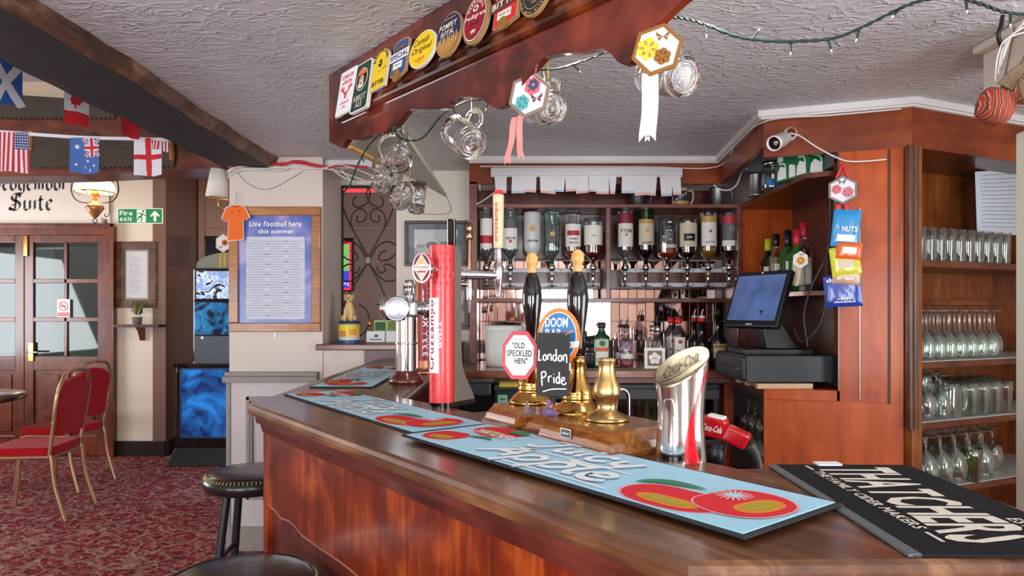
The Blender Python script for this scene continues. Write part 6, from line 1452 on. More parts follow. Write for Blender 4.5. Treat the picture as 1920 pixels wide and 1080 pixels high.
# ---------------------------------------------------------------- jars and cartons on the high shelf
HZ = 2.0225
tankard('plain pewter tankard nearest the corner on the high side shelf', 1418, 3.72, HZ, .045, .125, PEWTER, hs=1)
jr = thing('glass_jar', 'large glass storage jar with a blue label on the high side shelf', 'jar', ((1447 - 960) / FPX * 3.50, 3.50, HZ)); b = MB(); b.lathe([(0, .003), (.050, 0), (.052, .006), (.052, .10), (.044, .115), (.044, .13)], 24); b.build('glass', TGLASS2, jr); b = MB(); b.lathe([(.047, .122), (.049, .125), (.049, .142), (0, .144)], 24); b.build('lid', STEEL, jr); g = MB(); label_patch(g, .052, .012, .045, -PI / 2 - .9, -PI / 2 + .9, 0); g.build('label', BLUE, jr)
GBOX = mat('carton_green', (18, 110, 58), .4, var=.05)
for i, (px, Y, s_, h) in enumerate(((1466, 3.30, .9, .16), (1484, 3.24, 1.0, .12), (1502, 3.17, 1.1, .17))):
    cb = thing('green_carton', ['green and white carton with a clear window on the high side shelf', 'short green carton with white stripes on the high side shelf', 'tall green carton with a white leaf print next to the wall panel'][i], 'carton', ((px - 960) / FPX * Y + .04, Y, HZ), rotz=.25)
    MB().box(-.045, .045, -.045, .045, 0, h).build('box', GBOX, cb, bevel=.002)
    g = MB(); Mg_ = T(-.0455, 0, 0) @ RZ(-PI / 2) @ RX(PI / 2); Mg2 = T(0, -.0455, 0) @ RX(PI / 2)
    for Mx in (Mg_, Mg2): g.flat([(-.035, .01), (.035, .01), (.030, .06), (-.01, .075), (-.030, .05)], .0006, Mx, 0); g.rect(-.03, .01, h * .6, h * .9, .0006, Mx, 0 if i == 0 else 1); g.stroke([(-.02, h * .55), (.02, h * .5), (.03, h * .3)], .008, .0009, Mx, 0)
    g.build('print', [WPRINT, GBOX], cb, recalc=False)
# security camera
sc_ = thing('security_camera', 'white bullet security camera fixed to the fascia above the till', 'camera', at(1478, 256, 3.04))
d_ = (at(1441, 274, 2.92) - at(1474, 258, 3.02)).normalized(); Mc = axis_frame(at(1474, 258, 3.00), d_)
b = MB(); b.lathe([(0, 0), (.022, 0), (.026, .006), (.028, .03), (.031, .032), (.031, .098), (.033, .10), (.033, .118), (.029, .118), (.027, .108)], 24, Mc); b.build('body', WHITE, sc_, world=True)
b = MB(); b.lathe([(.027, .107), (.018, .106), (0, .106)], 20, Mc); b.build('face', BLACKG, sc_, world=True); b = MB(); b.lathe([(.010, .106), (.010, .110), (0, .111)], 14, Mc @ T(.006, 0, 0)); b.build('lens', CHROME, sc_, world=True)
b = MB(); b.sphere(tuple(at(1474, 258, 3.00)), .022); b.lathe([(.03, 0), (.03, .012), (.02, .03)], 18, axis_frame(at(1481, 252, 3.045), (-.2, -1, 0))); b.build('mount', WHITE, sc_, world=True)
cable('thin white cable curving from the security camera along the orange panel', [at(1482, 250, 2.99), at(1500, 255, 2.97), at(1530, 275, 2.96), at(1570, 296, 2.95), at(1600, 303, 2.94), at(1662, 299, 2.90)], .0035, WC)
cable('white cable run under the white cornice of the bar', [at(900, 312, 3.96), at(1200, 313, 3.96), at(1342, 313, 3.96), at(1385, 265, 3.5), at(1440, 226, 3.04), at(1560, 216, 2.97), at(1690, 204, 2.88)], .004, WC, n=14)
# ---------------------------------------------------------------- ornament, snacks and cables on the orange panel
def pan(px, py, off=.0): return onp(px, py, Pp.translation - (Pp.to_3x3() @ Vector((0, off, 0))), Pp.to_3x3() @ Vector((0, 1, 0)))
pyaw = math.atan2(pd.y, pd.x)
hexorn('hexagonal ornament with pink flowers and red ribbons hung on the orange panel', 1580, 356, pan(1580, 356, .03).y, .064, .062, 0, DKRIM, {'flowers': [(-.38, .05, .34, 0, 1), (.32, -.18, .40, 1, 0)], 'bf': (-.05, .55), 'mats': [PK, mat('petal_rose', (206, 130, 140), .6), INKG, PK]}, [[(1572, 382), (1574, 400), (1578, 422)], [(1586, 382), (1590, 400), (1596, 422)]], (REDRIB, .017), yaw=pyaw)
cable('red ribbon loop holding the hexagon ornament on the panel', [pan(1568, 335, .02), pan(1576, 316, .02), pan(1580, 310, .015), pan(1584, 316, .02), pan(1592, 335, .02)], .006, REDRIB, 'hanging_ribbon')
def packet(label, px, py, w_, h_, rot, cmain, marks, off, words=()):
    o = pan(px, py, off); M = Matrix((pd, Vector((0, 0, 1)), pd.cross(Vector((0, 0, 1))))).transposed().to_4x4(); M.translation = o; M = M @ RZ(rot)
    r = thing('snack_packet', label, 'snack packet', M=M, group='snack packets pinned in a column')
    b = MB(); nx, ny = 10, 12; P = []
    for s_ in (1, -1):
        for j in range(ny + 1):
            for i in range(nx + 1):
                x = -1 + 2 * i / nx; y = -1 + 2 * j / ny; t = max(0, 1 - abs(x) ** 3) * max(0, 1 - abs(y) ** 4); P.append((x * w_, y * h_, s_ * (.012 * t ** .6 + .0012 * math.sin(9 * x + 7 * y) * t)))
    k = (nx + 1) * (ny + 1)
    for s_ in (0, 1): b.add(P[s_ * k:(s_ + 1) * k], [(j * (nx + 1) + i, j * (nx + 1) + i + 1, (j + 1) * (nx + 1) + i + 1, (j + 1) * (nx + 1) + i) for j in range(ny) for i in range(nx)], None, 0, True)
    b.build('foil_bag', cmain, r, recalc=False)
    g = MB()
    for (x0, x1, y0, y1, m) in marks: g.rect(x0 * w_, x1 * w_, y0 * h_, y1 * h_, .0145, None, m[0])
    for (t, x0, x1, y0, y1) in words: g.text(t, x0 * w_, x1 * w_, y0 * h_, y1 * h_, .0155, None, 0, 1)
    g.build('print', [WPRINT, mat('packet_clear', (206, 190, 160), .3), INK], r, recalc=False); return r
BLF = mat('foil_sky_blue', (46, 146, 206), .25, coat=.4); ORF = mat('foil_orange', (232, 104, 44), .25, coat=.4); YGF = mat('foil_yellow_green', (206, 206, 60), .25, coat=.4); NVF = mat('foil_royal_blue', (28, 62, 160), .25, coat=.4); RDF = mat('foil_red_clear', (196, 160, 140), .25, coat=.4, var=.3, vscale=40)
packet('royal blue snack bag at the bottom of the pinned column', 1580, 545, .075, .070, .05, NVF, [], .012, (('~scratching', -.5, .6, -.75, -.62), ('~mr', -.85, -.5, .55, .8), ('~tasty', -.3, .4, -.55, -.42)))
packet('clear snack packet with a red edge above the royal blue bag', 1588, 515, .055, .042, -.1, RDF, [(-.7, .7, -.3, .4, (1,))], .030)
packet('yellow-green snack packet in the pinned column', 1585, 490, .058, .064, .12, YGF, [(-.5, .5, -.45, .1, (1,))], .040)
packet('orange nut packet in the pinned column', 1592, 470, .050, .036, -.1, ORF, [(-.55, .55, -.35, .4, (0,))], .054)
packet('sky blue nut packet at the top of the pinned column', 1586, 428, .054, .080, -.1, BLF, [(-.6, .7, -.72, -.36, (0,))], .048, (('NUTS', -.3, .8, -.2, .1),))
BC = mat('black_cable', (26, 22, 24), .45)
cable('black cable hanging beside the snack packets, the upper strand', [pan(1562, 345, .01), pan(1556, 380, .012), pan(1557, 430, .012), pan(1552, 470, .012), pan(1540, 500, .02), pan(1520, 540, .03), pan(1508, 585, .05), pan(1510, 620, .06), pan(1514, 650, .06)], .005, BC)
cable('black cable looping back to the till, the lower strand', [pan(1560, 400, .01), pan(1554, 450, .012), pan(1549, 500, .012), pan(1550, 550, .012), pan(1540, 600, .02), pan(1520, 630, .04), pan(1500, 640, .06), pan(1488, 615, .08)], .005, BC)
tag(MB().tube([pan(1612, 390, .004), pan(1612, 750, .004)], .0025, 6).build('display_strip', STEEL, world=True), 'thin metal display strip running down the panel behind the snacks', 'strip')
# ---------------------------------------------------------------- cabinet contents
def cab(x, y, z): return Cp @ Vector((x, y, z))
k = 0
for row, (yy, n) in enumerate(((.06, 11), (.15, 13), (.24, 15))):
    for i in range(n):
        glass_at('highball_glass', HIB, cab(.055 + i * .066 + .02 * (row % 2), yy, SHZ[0] + .0005), '%s highball glass from the wooden post, %s row of the top cabinet shelf' % (ORD[i], ROWN[row]), 'highball glasses on the top cabinet shelf')
for row, (yy, n) in enumerate(((.06, 8), (.15, 10), (.25, 12))):
    for i in range(n):
        glass_at('wine_glass', WIN, cab(.10 + i * .074 + .03 * (row % 2), yy, SHZ[1] + .0035), '%s upturned wine glass from the wooden post, %s row of the second cabinet shelf' % (ORD[i], ROWN[row]), 'upturned wine glasses on the second cabinet shelf', True, 1.08, .205)
for row, (yy, n) in enumerate(((.07, 3), (.18, 4), (.28, 4))):
    for i in range(n):
        glass_at('balloon_glass', BAL, cab(.07 + i * .105 + .03 * (row % 2), yy, SHZ[2] + .0035), '%s balloon glass from the wooden post, %s row of the third cabinet shelf' % (ORD[i], ROWN[row]), 'balloon glasses on the third cabinet shelf', (i + row) % 3 != 0, 1.05, .185)
for row in range(3):
    for i in range(4 + row):
        glass_at('pint_glass', PINT, cab(.46 + i * .086, .06 + .095 * row, SHZ[2] + .0035), '%s pint glass beside the glass jug, %s row of the third cabinet shelf' % (ORD[i], ROWN[row]), 'pint glasses on the third cabinet shelf', False, 1.0, .15)
jug = thing('glass_jug', 'large upturned glass jug at the front of the third cabinet shelf', 'jug', cab(.33, .07, SHZ[2] + .0035)); b = MB(); b.lathe([(.056, 0), (.058, .02), (.056, .13), (.05, .155), (.0, .156)], 26); b.build('body', TGLASS2, jug); b = MB(); b.tube(catmull([(.055, 0, .03), (.08, 0, .04), (.085, 0, .09), (.055, 0, .12)], 6), .005, 8); b.build('handle', TGLASS2, jug)
for row, (yy, n) in enumerate(((.06, 6), (.16, 8), (.26, 9))):
    for i in range(n):
        glass_at('balloon_glass', BAL, cab(.07 + i * .098 + .04 * (row % 2), yy, SHZ[3] + .0035), '%s balloon glass from the wooden post, %s row of the lowest cabinet shelf' % (ORD[i], ROWN[row]), 'balloon glasses on the lowest cabinet shelf', True, 1.2 if row == 0 else 1.1, .185)
tag(lathe_glass('pint_glass', [(a * 1.02, z) for a, z in PINT]).build('green_print_glass', thin_glass('green_print_thin_glass', (150, 206, 90), .5, .25), loc=cab(.44, .03, SHZ[3] + .0035)), 'pint glass with a green printed side on the lowest cabinet shelf', 'glass')
M = Cp @ T(.53, .33, 0); nt = thing('price_list_sheet', 'white paper list pinned inside the top of the glass cabinet', 'paper', cab(.60, .20, 1.73))
g = MB(); a_, b2_, c2_, d2_ = onp(1828, 322, cab(0, .20, 0), Cp.to_3x3() @ Vector((0, 1, 0))), onp(1935, 316, cab(0, .20, 0), Cp.to_3x3() @ Vector((0, 1, 0))), onp(1935, 442, cab(0, .20, 0), Cp.to_3x3() @ Vector((0, 1, 0))), onp(1832, 438, cab(0, .20, 0), Cp.to_3x3() @ Vector((0, 1, 0)))
g.add([a_, b2_, c2_, d2_], [(0, 1, 2, 3)]); g.build('sheet', mat('pale_blue_paper', (206, 216, 226), .8, var=.05), nt, world=True, recalc=False)
g = MB(); nn = -(Cp.to_3x3() @ Vector((0, 1, 0))) * .0015
for k in range(14):
    f0, f1 = (k + 1) / 16, (k + 1) / 16 + .012
    P = lambda u, v_: (a_ + (b2_ - a_) * u) * (1 - v_) + (d2_ + (c2_ - d2_) * u) * v_ + nn
    e = .9 - .3 * ((k * 7) % 5) / 5; g.add([P(.08, f0), P(e, f0), P(e, f1), P(.08, f1)], [(0, 1, 2, 3)])
g.build('handwriting', mat('pale_ink', (150, 164, 186), .7), nt, world=True, recalc=False)
bxr = thing('wall_dispenser', 'red-brown plastic dispenser box on the inner side of the glass cabinet', 'dispenser', cab(.02, .05, 1.25))
b = MB(); b.prism([(.0, .0), (.06, .0), (.06, .20), (.045, .30), (.012, .335), (0, .335)], 0, .10, Cp @ T(.004, .02, 1.235) @ RX(PI / 2) @ S(1, 1, -1)); b.build('case', mat('red_brown_plastic', (112, 40, 36), .4), bxr, world=True, bevel=.006)
# basket and cables at the pillar head
def stripes(name, a, c, sc):
    m, nt, bs = newmat(name); N = nt.nodes; L = nt.links; tc = N.new('ShaderNodeTexCoord'); wv = N.new('ShaderNodeTexWave'); wv.inputs['Scale'].default_value = sc; wv.bands_direction = 'X'; wv.inputs['Distortion'].default_value = 5; wv.inputs['Detail'].default_value = 3
    L.new(tc.outputs['Object'], wv.inputs['Vector']); rp = ramp(N, [(.35, a), (.55, c), (.8, (96, 60, 44))]); L.new(wv.outputs['Fac'], rp.inputs['Fac']); L.new(rp.outputs['Color'], bs.inputs['Base Color']); bs.inputs['Roughness'].default_value = .85
    bp = N.new('ShaderNodeBump'); bp.inputs['Strength'].default_value = .5; bp.inputs['Distance'].default_value = .01; L.new(wv.outputs['Fac'], bp.inputs['Height']); L.new(bp.outputs['Normal'], bs.inputs['Normal']); return m
wb = thing('wicker_basket', 'wicker basket wrapped in red striped cloth hanging beside the timber post', 'basket', at(1885, 180, 2.05))
def bump_blob(b, c, r, m, n1, n2, seed):
    rn2 = random.Random(seed); i0 = len(b.v); b.sphere(c, r, None, m, n1, n2)
    for i in range(i0, len(b.v)): x, y, z = b.v[i]; k = 1 + .05 * math.sin(40 * x + 30 * z + seed) ; b.v[i] = (c[0] + (x - c[0]) * k, c[1] + (y - c[1]) * k, c[2] + (z - c[2]) * k)
STR = stripes('red_striped_cloth', (176, 40, 36), (226, 170, 130), 24); WICK = mat('grey_brown_wicker', (112, 92, 70), .7, var=.4, vscale=60)
b = MB(); b.lathe([(0, -.082), (.028, -.080), (.044, -.066), (.050, -.040), (.052, -.012), (.047, .004), (.030, .012), (0, .014)], 18, T(-.018, 0, 0) @ RY(.35))
b.v = [(x + .004 * math.sin(60 * z + 30 * y), y, z + .003 * math.sin(70 * x)) for x, y, z in b.v]; b.build('cloth_bundle', STR, wb)
b = MB(); bump_blob(b, (.055, 0, .02), (.070, .05, .045), 0, 16, 10, 4); b.build('cloth_fold', stripes('orange_striped_cloth', (196, 84, 52), (224, 178, 130), 20), wb)
for j in range(7):
    o = j * .006; b = MB(); b.tube(catmull([(-.055 + o, -.05, .02 - o * .5), (-.03 + o, -.062, .05 + o * .2), (.02, -.064, .085 + o), (.09, -.05, .13 + o)], 6), .0042, 6); b.build('wicker_strand', WICK, wb)
b = MB(); b.tube(catmull([(-.0, -.06, .03), (.01, -.068, -.02), (.05, -.066, -.045), (.10, -.05, -.03)], 8), .007, 8); b.tube(catmull([(-.004, -.062, .02), (.006, -.07, -.03), (.046, -.068, -.057), (.10, -.05, -.045)], 8), .006, 8); b.build('rim_band', WICK, wb)
b = MB(); b.tube(catmull([(.0, 0, .06), (.02, 0, .16), (.05, .03, .22)], 6), .003, 6); b.build('hanging_cord', WICK, wb)
for i in range(4):
    cable('white cable %s the pillar head beside the basket' % ['looping over', 'wrapped round', 'running up', 'hanging below'][i], [at(1866 + 5 * i, 152 - 14 * i, 2.03), at(1870 + 9 * i, 108 - 14 * i, 2.0), at(1886 + 8 * i, 74 - 6 * i, 1.97), at(1930, 58 - 13 * i, 1.95)], .0024, WC)
cable('black cable ties bunched on the pillar head', [at(1880, 30, 1.99), at(1877, 48, 1.98), at(1872, 66, 1.98), at(1878, 88, 1.99)], .006, BC)
# =================================================================== LEFT ROOM
def facing(px, py, Y, name, label, cat, group=None):
    """root whose local x = right, y = up, z = towards the camera"""
    M = Matrix(((1, 0, 0, 0), (0, 0, -1, 0), (0, 1, 0, 0), (0, 0, 0, 1))); M.translation = at(px, py, Y)
    return thing(name, label, cat, M=M, group=group)
kpx = lambda Y: Y / FPX       # metres per pixel at depth Y
# ---- double doors
YDr = YD - .02; s6 = kpx(YDr)
def P6(px, py): p = at(px, py, YDr); return p.x, p.z
dr = struct(bpy.data.objects.new('door_1', None)); COL.objects.link(dr); dr.location = (-4.6, YDr, 0); PM[dr.name] = T(-4.6, YDr, 0)
def dbox(name, x0, x1, z0, z1, y0, y1, m, par=dr, bevel=.004): return MB().box(x0, x1, YDr + y0, YDr + y1, z0, z1).build(name, m, par, world=True, bevel=bevel)
XR = P6(217, 0)[0]; ZT = P6(0, 425)[1]; ZL = P6(0, 441)[1]
dbox('door_frame', XR - .075, XR, 0, ZT, -.05, .06, WD_DOOR); dbox('door_frame', -5.7, XR - .075, ZL + .0, ZT, -.05, .06, WD_DOOR)
dbox('architrave', XR - .02, XR + .012, 0, ZT + .02, -.065, -.045, WD_DOOR); dbox('architrave', -5.7, XR + .012, ZT - .01, ZT + .025, -.065, -.045, WD_DOOR)
def leaf_door(xa, xb, hx):
    L_ = struct(bpy.data.objects.new('door_leaf', None)); COL.objects.link(L_); L_.parent = dr; del L_['kind']
    PM[L_.name] = PM[dr.name]
    st = .085
    zb = [P6(0, y)[1] for y in (455, 523, 531, 595, 603, 668)]
    def q(n, x0, x1, z0, z1, y0=-.02, y1=.02, m=WD_DOOR, bv=.004): return dbox(n, x0, x1, z0, z1, y0, y1, m, L_, bv)
    q('stile', xa, xa + st, 0.01, ZL); q('stile', xb - st, xb, .01, ZL); q('top_rail', xa + st, xb - st, zb[0], ZL)
    q('lock_rail', xa + st, xb - st, .83, zb[5]); q('bottom_rail', xa + st, xb - st, .01, .2); mid = (xa + xb) / 2
    q('glazing_bar', mid - .014, mid + .014, zb[5], zb[0]); q('glazing_bar', xa + st, xb - st, zb[2], zb[1]); q('glazing_bar', xa + st, xb - st, zb[4], zb[3])
    q('mullion', mid - .03, mid + .03, .2, .83)
    for x0, x1 in ((xa + st, mid - .03), (mid + .03, xb - st)): q('panel', x0, x1, .2, .83, .0, .015, WD_DOOR, 0); q('raised_field', x0 + .04, x1 - .04, .24, .79, -.012, .002, WD_DOOR, .008)
    for x0, x1 in ((xa + st, mid - .014), (mid + .014, xb - st)):
        for z0, z1 in ((zb[1], zb[0]), (zb[3], zb[2]), (zb[5], zb[4])): q('pane', x0, x1, z0, z1, -.002, .002, PANE, 0)
    return L_
xm = P6(48, 0)[0]
leaf_door(xm + .003, XR - .078, 0); leaf_door(xm - .80, xm - .003, 1)
hd = thing('door_handle', 'brass lever door handle with backplate on the glazed double door', 'door handle', at(58, 660, YDr - .03)); MB().box(-.025, .025, -.006, .004, -.09, .09).build('backplate', BRASS, hd, bevel=.003)
b = MB(); b.tube([(0, -.006, .0), (0, -.05, .0), (.02, -.055, 0), (.10, -.05, .0)], .009, 8); b.build('lever', CHROME, hd)
MB().box(-.02, .02, -.006, .003, -.10, .10, T(-.05, 0, 1.02)).build('bolt', BRASS, hd, bevel=.003)
# rebuild the far wall round the doors, with the lobby behind
bpy.data.objects.remove(bpy.data.objects['wall_back'])
b = MB(); b.box(XR, xr, YD, YD + .12, 0, 2.8); b.box(-6.6, XR, YD, YD + .12, ZT, 2.8); b.box(-6.6, -5.7, YD, YD + .12, 0, ZT); struct(b.build('wall_back', CREAM, world=True))
struct(MB().box(-6.6, XR + .3, 8.0, 8.1, 0, 2.8).build('wall_lobby', mat('lobby_white', (160, 164, 162), .7), world=True))
struct(MB().box(-6.6, XR + .3, 7.97, 8.0, 0, 1.0).build('wall_lobby_dado', mat('lobby_sage', (150, 172, 160), .5), world=True))
struct(MB().box(XR + .25, XR + .3, YD + .12, 8.0, 0, 2.8).build('wall_lobby_side', mat('lobby_white', (206, 208, 206)), world=True))
area('lobby_fill_light', (-4.8, 7.1, 2.7), (0, 0, 0), 1.4, .3, 5, (1, .97, .92))  # unseen fill lamp, added to light the lobby behind the door panes
ns = facing(119, 578, YDr - .026, 'no_smoking_sign', 'small red and white no smoking sign on the door glass', 'sign'); k = s6
MB().prism(shape_rrect(12 * k, 17 * k, .006), -.003, 0).build('plate', WPRINT, ns)
g = MB()
for i in range(24):
    a0_, a1_ = 2 * PI * i / 24, 2 * PI * (i + 1) / 24; g.add([(r_ * math.cos(a) * k, (4 + r_ * math.sin(a)) * k, .001) for r_, a in ((9, a0_), (9, a1_), (7.2, a1_), (7.2, a0_))], [(0, 1, 2, 3)], None, 0)
g.stroke([(-5.5 * k, 9.5 * k), (5.5 * k, -1.5 * k)], 2 * k, .0012, None, 0); g.rect(-5 * k, 4 * k, 3 * k, 5 * k, .0008, None, 1); g.rect(-11 * k, 11 * k, -15 * k, -8 * k, .001, None, 0); g.text('No smoking', -9 * k, 9 * k, -13 * k, -10 * k, .0016, None, 2)
g.build('print', [RED, INK, WPRINT], ns, recalc=False)
# ---- Sedgemoor Suite sign painted on a board above the doors
sgn = facing(100, 378, YD - .012, 'name_board', 'cream name board with black gothic lettering above the double doors', 'sign'); k = kpx(YD)
MB().box(-(100 + 110) * k, (207 - 100) * k, (378 - 422) * k, (378 - 325) * k, 0, .008).build('board', mat('sign_cream', (226, 214, 202), .5), sgn)
def nib(g, path, w_, M, mt=0, ang=.7, smooth=True):
    p = catmull([(a, c, 0) for a, c in path], 5) if smooth and len(path) > 2 else [Vector((a, c, 0)) for a, c in path]
    d = Vector((math.cos(ang), math.sin(ang), 0)) * w_ / 2
    for i in range(len(p) - 1):
        g.add([p[i] - d, p[i] + d, p[i + 1] + d, p[i + 1] - d], [(0, 1, 2, 3)], M, mt)
def stem(x, lo_=.1, hi=.9): return [[(x, hi - .02), (x, lo_ + .02)], [(x - .12, hi - .12), (x + .06, hi + .06)], [(x - .06, lo_ - .06), (x + .14, lo_ + .10)]]
OL = [[(.32, 1.0), (.08, .78), (.08, .22), (.30, .0)], [(.32, 1.0), (.55, .78), (.55, .22), (.30, .0)]]
BLK = {'e': ([[(.32, 1.0), (.08, .75), (.08, .25), (.30, .0), (.52, .18)], [(.32, 1.0), (.52, .76), (.12, .48)]], .66), 'o': (OL, .72),
       'd': (OL[:1] + [[(.02, 1.52), (.30, 1.35), (.55, .85), (.55, .22), (.30, .0)]], .74), 'g': (OL[:1] + [[(.32, 1.0), (.55, .80), (.55, -.05), (.34, -.38), (.04, -.26)], [(.45, .98), (.70, 1.0)]], .76),
       'm': (stem(.1) + stem(.48) + stem(.86) + [[(.10, .82), (.34, 1.02), (.48, .82)], [(.48, .82), (.72, 1.02), (.86, .82)]], 1.10), 'r': (stem(.1) + [[(.12, .80), (.30, 1.02), (.48, .84)]], .58),
       'u': (stem(.1) + stem(.60) + [[(.12, .08), (.34, .0), (.56, .14)]], .84), 'i': (stem(.1) + [[(.06, 1.32), (.16, 1.42)]], .38), 't': ([[(.16, 1.32), (.12, .9), (.12, .20), (.28, .0), (.46, .14)], [(-.06, .95), (.40, .97)]], .56),
       'S': ([[(.98, 1.22), (.74, 1.52), (.34, 1.48), (.16, 1.18), (.36, .92), (.72, .78), (.94, .48), (.78, .10), (.40, -.02), (.04, .16)], [(.62, 1.46), (.56, 1.0), (.50, .40), (.46, .06)], [(.80, 1.40), (.52, 1.22), (.30, 1.06)], [(.66, .70), (.40, .52), (.14, .44), (-.05, .22), (.10, .04), (.28, .14)]], 1.14)}
def black_word(g, t, x, y, s_, w_):
    for ch in t:
        st, adv = BLK[ch]
        for q in st: nib(g, [(x + a * s_, y + c_ * s_) for a, c_ in q], w_, None)
        x += adv * s_ * 1.02 + s_ * .10
    return x
g = MB(); g_z = .0092
black_word(g, 'Sedgemoor', (-16 - 100) * k, (378 - 357) * k, 18 * k, 5.2 * k); black_word(g, 'Suite', (20 - 100) * k, (378 - 394) * k, 20 * k, 5.4 * k)
g.stroke([(-200 * k, -42 * k), (80 * k, -42 * k), (92 * k, -38 * k), (94 * k, -33 * k), (90 * k, -32 * k)], 1.6 * k, 0); g.stroke([(106 * k, 20 * k), (106 * k, -20 * k), (102 * k, -28 * k), (97 * k, -27 * k), (98 * k, -23 * k)], 1.6 * k, 0)
for a in (0, PI / 2): nib(g, [((99 - 4 * math.cos(a + .7)) * k, (-36 - 4 * math.sin(a + .7)) * k), ((99 + 4 * math.cos(a + .7)) * k, (-36 + 4 * math.sin(a + .7)) * k)], 3 * k, None, ang=a)
g.v = [(x, y, g_z) for x, y, z in g.v]; g.build('lettering', INK, sgn, recalc=False)
# ---- fire exit sign
fe = facing(263, 405, YD - .004, 'fire_exit_sign', 'green fire exit sign with running man and arrow beside the doors', 'sign')
MB().prism(shape_rrect(43 * k, 14.5 * k, .008), 0, .004).build('plate', WPRINT, fe)
g = MB(); g.flat(shape_rrect(41 * k, 13 * k, .004), .0046, None, 0); g.text('Fire', -38 * k, -14 * k, 1 * k, 10 * k, .0052, None, 1, 1); g.text('exit', -38 * k, -15 * k, -10 * k, -1 * k, .0052, None, 1, 1)
g.rect(-6 * k, 11 * k, -12 * k, 12 * k, .0052, None, 1)
for st, wd in (([(5, 5), (1, -1), (-3, -2)], 2.6), ([(1, -1), (4, -5), (1, -11)], 2), ([(1, -1), (-3, -5), (-7, -9)], 2), ([(4, 4), (8, 1), (10, 3)], 1.6), ([(3, 4), (-2, 5), (-4, 2)], 1.6)): g.stroke([(a * k, c_ * k) for a, c_ in st], wd * k, .0058, None, 0)
g.disc(6 * k, 8.5 * k, 2.2 * k, 2.2 * k, .0058, None, 0, 10)
g.flat([(28 * k, 10 * k), (37 * k, 1 * k), (35 * k, -2 * k), (30.5 * k, 2 * k), (30.5 * k, -10 * k), (25.5 * k, -10 * k), (25.5 * k, 2 * k), (21 * k, -2 * k), (19 * k, 1 * k)], .0052, None, 1)
g.build('print', [GREEN, WPRINT], fe, recalc=False)
# ---- framed notice and bracket shelf with plant
def pic(px0, px1, py0, py1, Y, fw, label, mfr, art, name='picture_frame', depth=.025):
    cx, cy = (px0 + px1) / 2, (py0 + py1) / 2; kk = kpx(Y); r = facing(cx, cy, Y, name, label, 'picture frame'); W_, H_ = (px1 - px0) / 2 * kk, (py1 - py0) / 2 * kk
    for n_, bxs in (('frame_rail', (-W_, W_, H_ - fw, H_)), ('frame_rail', (-W_, W_, -H_, -H_ + fw)), ('frame_stile', (-W_, -W_ + fw, -H_ + fw, H_ - fw)), ('frame_stile', (W_ - fw, W_, -H_ + fw, H_ - fw))):
        MB().box(bxs[0], bxs[1], bxs[2], bxs[3], -.01, depth - .01).build(n_, mfr, r, bevel=.004)
    art(r, W_ - fw, H_ - fw); return r
def art_notice(r, W_, H_):
    MB().box(-W_, W_, -H_, H_, -.008, 0).build('mount', mat('grey_mount', (150, 146, 146), .6), r); g = MB(); g.rect(-W_ * .86, W_ * .86, -H_ * .92, H_ * .92, .001, None, 0)
    for i in range(16): g.rect(-W_ * .6, W_ * (.2 + .4 * ((i * 5) % 3) / 3), H_ * (.66 - .09 * i), H_ * (.68 - .09 * i), .0016, None, 1)
    g.build('notice', [PAPER, mat('pale_ink', (150, 164, 186))], r, recalc=False)
    g = MB(); g.rect(-W_, W_, -H_, H_, .004); g.build('glazing', thin_glass('picture_glass', (250, 250, 250), .4, .05), r, recalc=False)
pic(219, 294, 453, 577, YD - .01, .075, 'tall framed notice in a carved brown frame beside the doors', wood('carved_frame_brown', (44, 24, 14), (92, 58, 34), (140, 96, 58), 'Z', 9, .4, .2, 4), art_notice)
sh = thing('bracket_shelf', 'small dark wooden bracket shelf on the wall by the doors', 'shelf', at(260, 611, YD - .08)); kk = kpx(6.52)
MB().prism([(-45 * kk, .08), (-42 * kk, -.06), (42 * kk, -.06), (45 * kk, .08)], -.012, .012).build('board', WD_DARK, sh, bevel=.005)
b = MB(); b.prism([(0, 0), (.012, -.02), (.03, -.03), (.05, -.07), (.075, -.13), (.10, -.13), (.10, 0)], -.02, .02, Matrix(((0, 0, 1, 0), (1, 0, 0, -.02), (0, 1, 0, -.012), (0, 0, 0, 1)))); b.build('bracket', WD_DARK, sh, bevel=.004)
pl_ = thing('potted_plant', 'tiny potted plant on the small bracket shelf', 'plant', at(257, 609, 6.50)); b = MB(); b.lathe([(0, 0), (.035, 0), (.045, .07), (.048, .075), (.04, .075), (0, .06)], 16); b.build('pot', mat('grey_clay', (130, 120, 112), .6), pl_)
b = MB(); rn = random.Random(2)
for i in range(36):
    a = rn.uniform(0, 2 * PI); r_ = rn.uniform(.01, .06); h_ = rn.uniform(.05, .15); p = Vector((r_ * math.cos(a), r_ * math.sin(a), .06 + h_)); t_ = Vector((-math.sin(a), math.cos(a), .2)) * .012
    b.add([(p * .3) + Vector((0, 0, .05)), p + t_, p * 1.15, p - t_], [(0, 1, 2, 3)])
b.build('foliage', mat('muted_green_leaves', (116, 124, 70), .6, var=.4, vscale=40), pl_, recalc=False)
